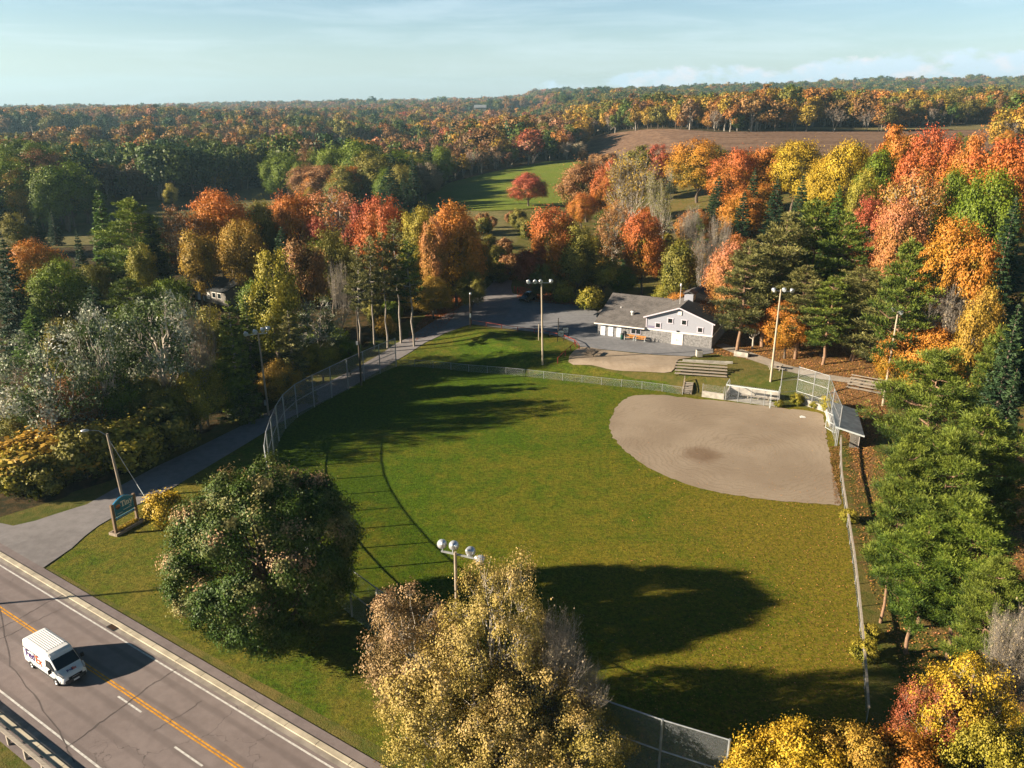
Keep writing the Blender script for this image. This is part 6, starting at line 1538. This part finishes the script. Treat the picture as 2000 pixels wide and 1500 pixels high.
# windscreen, set just proud of the sloping front
def slab(pts, off, m, name, parent, th=0.02):
    P_ = [Vector(p) for p in pts]; nrm = (P_[1] - P_[0]).cross(P_[2] - P_[1]).normalized()
    mb = MB(); n = len(P_); a = [p + nrm * off for p in P_]; b = [p + nrm * (off - th) for p in P_]
    mb.add(a + b, [tuple(range(n)), tuple(range(n, 2 * n))[::-1]] + [(i, n + i, n + (i + 1) % n, (i + 1) % n) for i in range(n)])
    return mb.build(name, m, parent)
def fz(x): return 2.36 + (x - 1.10) / (1.93 - 1.10) * (1.40 - 2.36)
slab([(1.92, -0.86, fz(1.92)), (1.92, 0.86, fz(1.92)), (1.30, 0.80, fz(1.30)), (1.30, -0.80, fz(1.30))], 0.03, M['glass'], 'windscreen', van)
for s in (-1, 1):
    pts = [(0.62, s * 1.005, 1.38), (1.72, s * 0.995, 1.30), (1.60, s * 0.975, 1.52), (1.15, s * 0.935, 2.02), (0.62, s * 0.93, 2.05)]
    slab(pts if s < 0 else pts[::-1], 0.018, M['glass'], 'side_window', van)
    m_ = MB(); m_.bar((1.62, s * 0.98, 1.36), (1.62, s * 1.16, 1.42), 0.05, 0.05); m_.box((1.60, s * 1.22, 1.45), (0.14, 0.24, 0.38)); m_.build('mirror', M['black'], van, bevel=0.03)
    hl = [(2.12, s * 0.955, 1.20), (2.50, s * 0.875, 1.02), (2.56, s * 0.79, 0.92), (2.52, s * 0.72, 1.03), (2.14, s * 0.86, 1.28)]
    hp_ = [Vector(p) for p in hl]; cen = sum(hp_, Vector()) / 5; m_ = MB(); m_.add([cen + (p - cen) * 1.08 + Vector((0.03, s * 0.035, 0.045)) for p in hp_] + [cen + (p - cen) - Vector((0.03, s * 0.03, 0.05)) for p in hp_], [tuple(range(5)) if s > 0 else tuple(range(5))[::-1], (5, 6, 7, 8, 9) if s < 0 else (9, 8, 7, 6, 5)] + [(i, 5 + i, 5 + (i + 1) % 5, (i + 1) % 5) for i in range(5)])
    m_.build('headlight', M['headlamp'], van)
    MB().box((xr - 0.0, s * 0.88, 1.25), (0.06, 0.12, 0.5)).build('tail_light', M['tail'], van)
    MB().box((0.15, s * 1.023, 0.50), (3.0, 0.03, 0.14)).build('side_moulding', M['dark'], van)
    for x in (0.45, -0.05): MB().box((x, s * 1.027, 1.02), (0.14, 0.02, 0.05)).build('handle', M['black'], van)
for s in (-1, 1):
    m_ = MB()
    for x in (0.52, -0.72, 1.78): m_.box((x, s * (1.019 if x < 1 else 1.014), 0.95), (0.018, 0.012, 0.85))
    m_.box((-1.5, s * 0.99, 1.86), (2.3, 0.05, 0.015)); m_.build('panel_seam', M['dark'], van)
bp = MB(); bp.add([(2.30, -0.99, 0.30), (2.70, -0.74, 0.30), (2.76, -0.45, 0.30), (2.76, 0.45, 0.30), (2.70, 0.74, 0.30), (2.30, 0.99, 0.30), (2.30, -1.0, 0.68), (2.70, -0.78, 0.66), (2.77, -0.45, 0.66), (2.77, 0.45, 0.66), (2.70, 0.78, 0.66), (2.30, 1.0, 0.68)],
    [(0, 1, 7, 6), (1, 2, 8, 7), (2, 3, 9, 8), (3, 4, 10, 9), (4, 5, 11, 10), (6, 7, 8, 9, 10, 11), (5, 4, 3, 2, 1, 0)])
bp.build('bumper', M['dark'], van, bevel=0.02)
mb = MB(); mb.box((2.735, 0, 0.80), (0.06, 1.0, 0.16)); mb.build('grille', M['black'], van); mb = MB(); mb.box((2.775, 0, 0.80), (0.02, 0.55, 0.045)); mb.build('badge_strip', M['rim'], van)
mb = MB(); mb.box((2.79, 0.0, 0.48), (0.02, 0.42, 0.15)); mb.build('number_plate', M['signwhite'], van)
for x in (-WBS, WBS):
    for s in (-1, 1):
        Mx = Matrix.Rotation(s * -math.pi / 2, 3, 'X')
        a_ = MB(); a_.lathe([(0.0, 0.0), (0.42, 0.0), (0.42, 0.008), (0, 0.008)], (x, s * 1.004, 0.40), Mx, 22); a_.build('wheel_arch', M['black'], van)
        wh = MB(); wh.lathe([(0.22, -0.20), (0.32, -0.20), (0.345, -0.15), (0.345, 0.0), (0.32, 0.05), (0.22, 0.05)], (x, s * 1.0, 0.345), Mx, 24); wh = wh.build('wheel', M['tyre'], van)
        rm = MB(); rm.lathe([(0.22, 0.052), (0.20, 0.02), (0.08, 0.03), (0.06, 0.065), (0.0, 0.065)], (x, s * 1.0, 0.345), Mx, 16); rm.build('rim', M['rim'], wh)
for s, rot in ((-1, (math.pi / 2, 0, 0)), (1, (math.pi / 2, 0, math.pi))):
    cx0 = -1.10 * 1
    text_mesh('lettering', 'Fed', 1.06, M['purple'], van, (-1.62 if s < 0 else -0.42, s * 1.034, 1.42), rot, 0.006, 0.013, 0.86)
    text_mesh('lettering', 'Ex', 1.06, M['orange'], van, (-0.38 if s < 0 else -1.66, s * 1.034, 1.42), rot, 0.006, 0.013, 0.86)
bn = math.atan2(1.32 - 1.12, 0.40)
text_mesh('lettering', 'Fed', 0.30, M['purple'], van, (2.33, -0.17, 1.235), (bn, 0, math.pi / 2), 0.004, 0.012, 0.95)
text_mesh('lettering', 'Ex', 0.30, M['orange'], van, (2.33, 0.17, 1.235), (bn, 0, math.pi / 2), 0.004, 0.012, 0.95)

# ------------------------------------------------------------------ parked black car
cp_ = at(1031, 588); car = thing('parked_car', 'black car parked in the shade under the trees at the back of the lot', 'car', (cp_.x, cp_.y, cp_.z + 0.085), R(238))
mb = loft([(-2.3, 0.45, 1.0, 0.80, 0.74, 0.1), (-2.22, 0.38, 1.25, 0.90, 0.80, 0.1), (-2.0, 0.34, 1.62, 0.93, 0.66, 0.12), (-1.4, 0.32, 1.74, 0.94, 0.66, 0.14), (0.1, 0.32, 1.72, 0.94, 0.66, 0.14), (0.95, 0.32, 1.16, 0.94, 0.80, 0.12), (1.6, 0.32, 1.05, 0.93, 0.80, 0.1), (2.15, 0.36, 0.92, 0.88, 0.76, 0.1), (2.32, 0.42, 0.78, 0.78, 0.7, 0.08)])
mb.build('body', M['suvblack'], car, bevel=0.02)
slab([(0.90, -0.70, 1.20), (0.90, 0.70, 1.20), (0.2, 0.60, 1.655), (0.2, -0.60, 1.655)], 0.03, M['glass'], 'windscreen', car)
for s in (-1, 1):
    pts = [(-1.85, s * 0.86, 1.12), (0.72, s * 0.87, 1.10), (0.1, s * 0.72, 1.58), (-1.75, s * 0.71, 1.58)]
    slab(pts if s < 0 else pts[::-1], 0.05, M['glass'], 'side_window', car)
    MB().box((2.22, s * 0.62, 0.76), (0.14, 0.3, 0.12)).build('headlight', M['headlamp'], car)
    for x in (-1.4, 1.4):
        wh = MB(); wh.lathe([(0.2, -0.2), (0.34, -0.2), (0.35, 0.0), (0.2, 0.02)], (x, s * 0.92, 0.35), Matrix.Rotation(s * -math.pi / 2, 3, 'X'), 18); wh = wh.build('wheel', M['tyre'], car)
        rm = MB(); rm.lathe([(0.22, 0.015), (0.1, 0.03), (0, 0.03)], (x, s * 0.92, 0.35), Matrix.Rotation(s * -math.pi / 2, 3, 'X'), 12); rm.build('rim', M['rim'], wh)
for u, v in ((1005, 570), (1011, 573)):
    t = thing('marker_post', 'short red marker post at the edge of the driveway near the black car', 'post', at(u, v), 0, 'red marker posts'); MB().lathe([(0.12, 0), (0.12, 1.2), (0, 1.25)], n=8).build('shaft', M['redrail'], t)

# ------------------------------------------------------------------ town sign
pa, pb = at(225, 1045), at(272, 1018); rz, L = frame_axes(pa, pb)
ts = thing('town_sign', 'blue town sign with an arched top between two wooden posts over a planter', 'sign', pa, rz)
for x in (0.15, L - 0.15): MB().box((x, 0, 1.55), (0.26, 0.26, 3.3)).build('post', M['signpost'], ts, bevel=0.03)
x0, x1 = 0.32, L - 0.32; Wd = x1 - x0; pl = [(x0, 1.75), (x1, 1.75), (x1, 3.15)] + [(x1 - Wd * k / 10, 3.15 + 0.42 * math.sin(math.pi * k / 10)) for k in range(1, 10)] + [(x0, 3.15)]
def arch(pl, y0, y1):
    n = len(pl); mb = MB(); mb.add([(x, y0, z) for x, z in pl] + [(x, y1, z) for x, z in pl], [tuple(range(n)), tuple(range(n, 2 * n))[::-1]] + [(i, n + i, n + (i + 1) % n, (i + 1) % n) for i in range(n)]); return mb
bd = arch(pl, -0.07, 0.07).build('board', M['blue'], ts)
cxm, czm = (x0 + x1) / 2, 2.5
arch([(cxm + (x - cxm) * 0.97, czm + (z - czm) * 0.965) for x, z in pl], -0.078, -0.071).build('border', M['signwhite'], bd)
arch([(cxm + (x - cxm) * 0.95, czm + (z - czm) * 0.94) for x, z in pl], -0.086, -0.079).build('face', M['blue'], bd)
MB().box((cxm, 0, 1.50), (Wd, 0.08, 0.26)).build('lower_board', M['blue'], ts); MB().box((cxm, -0.044, 1.50), (Wd * 0.85, 0.008, 0.05)).build('lettering', M['signwhite'], ts)
# serif word, built from strokes
lt = MB(); yy = -0.092; lx0, lz0, lh = x0 + Wd * 0.375, 2.55, 0.55
def stroke(x, z, w_, h_): lt.box((lx0 + x * 0.86, yy, lz0 + z), (w_, 0.012, h_))
def slant(a, b, w_): lt.bar((lx0 + a[0] * 0.86, yy, lz0 + a[1]), (lx0 + b[0] * 0.86, yy, lz0 + b[1]), 0.012, w_)
stroke(0.20, lh - 0.04, 0.46, 0.08); stroke(0.20, lh / 2 - 0.04, 0.11, lh - 0.08); stroke(0.20, -0.015, 0.24, 0.05); stroke(0.0, lh - 0.12, 0.05, 0.1); stroke(0.40, lh - 0.12, 0.05, 0.1)
stroke(0.55, 0.17, 0.10, 0.32); stroke(0.55, -0.015, 0.2, 0.05); stroke(0.52, 0.345, 0.13, 0.04); stroke(0.55, 0.47, 0.11, 0.09)
stroke(0.78, 0.17, 0.10, 0.32); stroke(0.78, -0.015, 0.18, 0.05); stroke(0.75, 0.345, 0.13, 0.04); slant((0.83, 0.28), (0.97, 0.33), 0.07); stroke(1.02, 0.15, 0.10, 0.30); stroke(1.02, -0.015, 0.18, 0.05)
slant((1.19, 0.34), (1.33, 0.02), 0.09); slant((1.47, 0.34), (1.27, -0.17), 0.075); stroke(1.19, 0.36, 0.16, 0.04); stroke(1.47, 0.36, 0.14, 0.04)
lt.build('lettering', M['signwhite'], bd)
lt = MB(); [lt.box((cxm + dx, -0.092, z), (w_, 0.012, 0.045)) for dx, z, w_ in ((0.15 * Wd, 2.13, Wd * 0.42), (-0.25 * Wd, 1.98, Wd * 0.25), (0.3 * Wd, 2.28, Wd * 0.12))]; lt.build('small_lettering', M['signwhite'], bd)
em = MB(); ex, ez = x0 + Wd * 0.20, 2.70; em.add([(ex + 0.30 * math.cos(a), -0.094, ez + 0.26 * math.sin(a)) for a in np.linspace(0, math.pi, 12)], [tuple(range(12))]); em.build('emblem', M['rustred'], bd)
em = MB(); em.add([(ex + 0.27 * math.cos(a), -0.094, ez - 0.02 + 0.26 * math.sin(a)) for a in np.linspace(math.pi, 2 * math.pi, 12)], [tuple(range(12))]); em.build('emblem', M['darkpole'], bd)
pl_ = MB()
for y in (-0.45, 0.45): pl_.box((L / 2, y, 0.12), (L + 0.5, 0.18, 0.34))
for x in (-0.16, L + 0.16): pl_.box((x, 0, 0.12), (0.18, 0.72, 0.34))
pl_.build('planter', M['wood'], ts, bevel=0.02); MB().box((L / 2, 0, 0.16), (L + 0.14, 0.72, 0.12)).build('soil', M['darkpole'], ts)
rng = np.random.default_rng(9); n = 900; Pn = np.c_[rng.uniform(0.3, L - 0.2, n), rng.uniform(-0.32, 0.32, n), 0.22 + rng.uniform(0, 0.28, n)]
V, F = leaf_quads(rng, Pn, unit(rng.normal(size=(n, 3)) + np.array([0, 0, 0.8])), 0.06)
me = np_mesh('flowers', V, F, PAL['yellow'], [('Lf', 'FACE', np.c_[rng.uniform(0.2, 1, n), rng.uniform(size=n), rng.uniform(size=n)])]); o = bpy.data.objects.new('flowers', me); COL.objects.link(o); o.parent = ts

# ------------------------------------------------------------------ guard rail, drains, house in the trees, far barns, unseen pole by the road
p0 = Vector(rp(-64, n_g)); t = thing('guard_rail', 'pale timber guard rail at the lower left edge of the road', 'guard rail', p0)
s = -64
while s < 30:
    MB().box(Vector(rp(s, n_g - 0.05)) - p0 + Vector((0, 0, 0.36)), (0.17, 0.17, 0.86), vr).build('post', M['bleach'], t); s += 2.2
mb = MB(); d = Vector(rp(30, n_g)) - p0
for z, w_ in ((0.74, 0.20), (0.40, 0.14)): mb.bar(Vector(rp(-64, n_g + 0.13)) - p0 + Vector((0, 0, z)), Vector(rp(30, n_g + 0.13)) - p0 + Vector((0, 0, z)), 0.09, w_)
mb.build('rail', M['bleach'], t); mb = MB(); mb.bar(Vector(rp(-64, n_g - 0.0)) - p0 + Vector((0, 0, 0.83)), Vector(rp(30, n_g)) - p0 + Vector((0, 0, 0.83)), 0.24, 0.06); mb.build('cap_rail', M['bleach'], t)
for u, v, n_, lb in ((231, 1222, n_w + 0.52, 'rusty storm drain in the gutter near the big round maple'), (4, 1358, n_l - 0.85, 'rusty storm drain in the near gutter at the left edge')):
    x, y, _ = rp(sof(u, v), n_, 0.05); t = thing('storm_drain', lb, 'drain', (x, y, 0.05), vr, 'storm drains'); mb = MB()
    for k in range(7): mb.box((-0.36 + 0.12 * k, 0, 0.02), (0.06, 0.5, 0.03))
    mb.build('grate', M['grate'], t); mb = MB(); [mb.box((0, y_, 0.02), (0.95, 0.07, 0.036)) for y_ in (-0.29, 0.29)]; [mb.box((x_, 0, 0.02), (0.07, 0.51, 0.036)) for x_ in (-0.45, 0.45)]; mb.build('frame', M['dark'], t)
    MB().box((0, 0, 0.004), (0.83, 0.5, 0.006)).build('pit', M['black'], t)
hx, hy, _ = hit(442, 582); t = thing('house', 'small grey house with a dark roof half hidden in the left hand wood', 'house', (hx, hy, hz1(hx, hy)), R(-32)); hw, hdp, he, hpk = 9.5, 7.5, 2.7, 4.3
mb = MB(); mb.box((0, 0, he / 2 - 0.2), (hw, hdp, he + 0.4)); mb.build('wall', M['sidingtan'], t)
mb = MB(); [mb.add([(x, -hdp / 2, he), (x, hdp / 2, he), (x, 0, hpk - 0.1)], [(0, 1, 2) if x > 0 else (2, 1, 0)]) for x in (-hw / 2, hw / 2)]; mb.build('gable', M['sidingtan'], t)
mb = MB(); hs = (hpk - he) / (hdp / 2)
roof_slab(mb, [(-hw / 2 - 0.4, 0, hpk), (-hw / 2 - 0.4, -hdp / 2 - 0.4, he - hs * 0.4), (hw / 2 + 0.4, -hdp / 2 - 0.4, he - hs * 0.4), (hw / 2 + 0.4, 0, hpk)]); roof_slab(mb, [(hw / 2 + 0.4, 0, hpk), (hw / 2 + 0.4, hdp / 2 + 0.4, he - hs * 0.4), (-hw / 2 - 0.4, hdp / 2 + 0.4, he - hs * 0.4), (-hw / 2 - 0.4, 0, hpk)])
mb.build('roof', M['shingledark'], t)
MB().box((-3.0, -hdp / 2 - 0.03, 1.1), (2.0, 0.08, 2.2)).build('garage_door', M['doorwhite'], t)
MB().box((-0.6, -hdp / 2 - 0.03, 1.3), (1.0, 0.08, 1.6)).build('door', M['trimwhite'], t)
for x in (1.2, 2.8):
    wn = MB().box((x, -hdp / 2 - 0.03, 1.5), (1.15, 0.08, 1.15)).build('window', M['trimwhite'], t); MB().box((x, -hdp / 2 - 0.06, 1.5), (0.95, 0.06, 0.95)).build('pane', M['glass'], wn)
def barn(u, v, L, Wd, Hh, label, mw, mr, rz=0.1):
    p = at(u, v); t = thing('barn', label, 'barn', p, rz); MB().box((0, 0, Hh / 2), (L, Wd, Hh)).build('wall', M[mw], t); mb = MB()
    roof_slab(mb, [(-L / 2, 0, Hh * 1.6), (-L / 2, -Wd / 2 - 0.5, Hh * 0.97), (L / 2, -Wd / 2 - 0.5, Hh * 0.97), (L / 2, 0, Hh * 1.6)], 0.3); roof_slab(mb, [(L / 2, 0, Hh * 1.6), (L / 2, Wd / 2 + 0.5, Hh * 0.97), (-L / 2, Wd / 2 + 0.5, Hh * 0.97), (-L / 2, 0, Hh * 1.6)], 0.3); mb.build('roof', M[mr], t)
barn(1972, 240, 26, 16, 6, 'pale barn roof among trees at the far right', 'siding', 'white', 0.3)
x, y, _ = hit(938, 208, 20); t = thing('barn', 'tiny white barn far off in a clearing below the horizon', 'barn', (x, y, hz1(x, y) + 12)); MB().box((0, 0, 3), (22, 12, 7)).build('wall', M['sidingtan'], t); mb = MB(); roof_slab(mb, [(-11.5, 0, 11), (-11.5, -7, 6.3), (11.5, -7, 6.3), (11.5, 0, 11)], 0.4); roof_slab(mb, [(11.5, 0, 11), (11.5, 7, 6.3), (-11.5, 7, 6.3), (-11.5, 0, 11)], 0.4); mb.build('roof', M['steel'], t)
q0 = at(0, 1180); q = q0 - Vector((math.cos(SUN_TRAVEL), math.sin(SUN_TRAVEL), 0)) * 14
t = thing('utility_pole', 'utility pole by the road whose shadow crosses the lanes', 'pole', (q.x, q.y, 0)); MB().tube([(0, 0, -0.3), (0, 0, 10.5)], [0.16, 0.11], 10).build('shaft', M['wood'], t); MB().bar((-1.0, 0.3, 9.9), (1.0, -0.3, 9.9), 0.1, 0.12).build('crossarm', M['wood'], t)

# ------------------------------------------------------------------ fallen leaves
def scatter_leaves(name, label, poly, n, seed, size, pal, dens=None, off=0.05):
    rng = np.random.default_rng(seed); X = [p[0] for p in poly]; Y = [p[1] for p in poly]
    x = rng.uniform(min(X), max(X), n * 4); y = rng.uniform(min(Y), max(Y), n * 4); k = inpoly(x, y, poly)
    if dens is not None: k &= rng.uniform(size=n * 4) < dens(x, y)
    x, y = x[k][:n], y[k][:n]; P = np.c_[x, y, hz(x, y) + off + rng.uniform(0, 0.03, len(x))]
    V, F = leaf_quads(rng, P, unit(rng.normal(size=(len(x), 3)) * 0.35 + np.array([0, 0, 1.0])), size)
    me = np_mesh(name, V, F, PAL[pal], [('Lf', 'FACE', np.c_[rng.uniform(0.2, 1, len(x)), rng.uniform(size=len(x)), rng.uniform(size=len(x))])])
    o = bpy.data.objects.new(name, me); COL.objects.link(o); tag(o, label, 'fallen leaves', None, 'stuff')
scatter_leaves('fallen_leaves', 'pale fallen leaves strewn over the right half of the outfield', turf_poly, 9000, 21, 0.055, 'pinkorange', lambda x, y: np.clip((0.8 * x - 0.45 * (y - 52) + 6) / 32, 0.012, 1) ** 1.3)
scatter_leaves('fallen_leaves', 'thick orange leaf litter on the ground right of the hall', POLY['litter'], 15000, 22, 0.085, 'pinkorange')
scatter_leaves('fallen_leaves', 'leaves lying outside the first base fence', [(28, 44), (33, 44), (50, 60), (46, 84), (41, 92), (36.5, 78), (31.5, 62)], 12000, 23, 0.075, 'pinkorange')
scatter_leaves('fallen_leaves', 'brown leaves gathered along the edge of the road shoulder', [rp(-30, n_s - 0.2)[:2], rp(24, n_s - 0.2)[:2], rp(24, n_s + 2.6)[:2], rp(-30, n_s + 1.2)[:2]], 7000, 24, 0.055, 'rust', lambda x, y: sm(x, -26, -8) * 0.9 + 0.1)
scatter_leaves('fallen_leaves', 'red leaves on the ground under the trees at the left of the driveway head', POLY['lleaf'], 5000, 25, 0.12, 'red')
scatter_leaves('fallen_leaves', 'reddish leaves on the ground at the back of the parking lot', POLY['rleaf'], 3500, 26, 0.12, 'red', None, 0.10)
scatter_leaves('fallen_leaves', 'leaves drifted against the first base fence at the edge of the dirt', P2([(1619, 872), (1640, 872), (1641, 985), (1630, 985)]), 2600, 27, 0.07, 'rust')
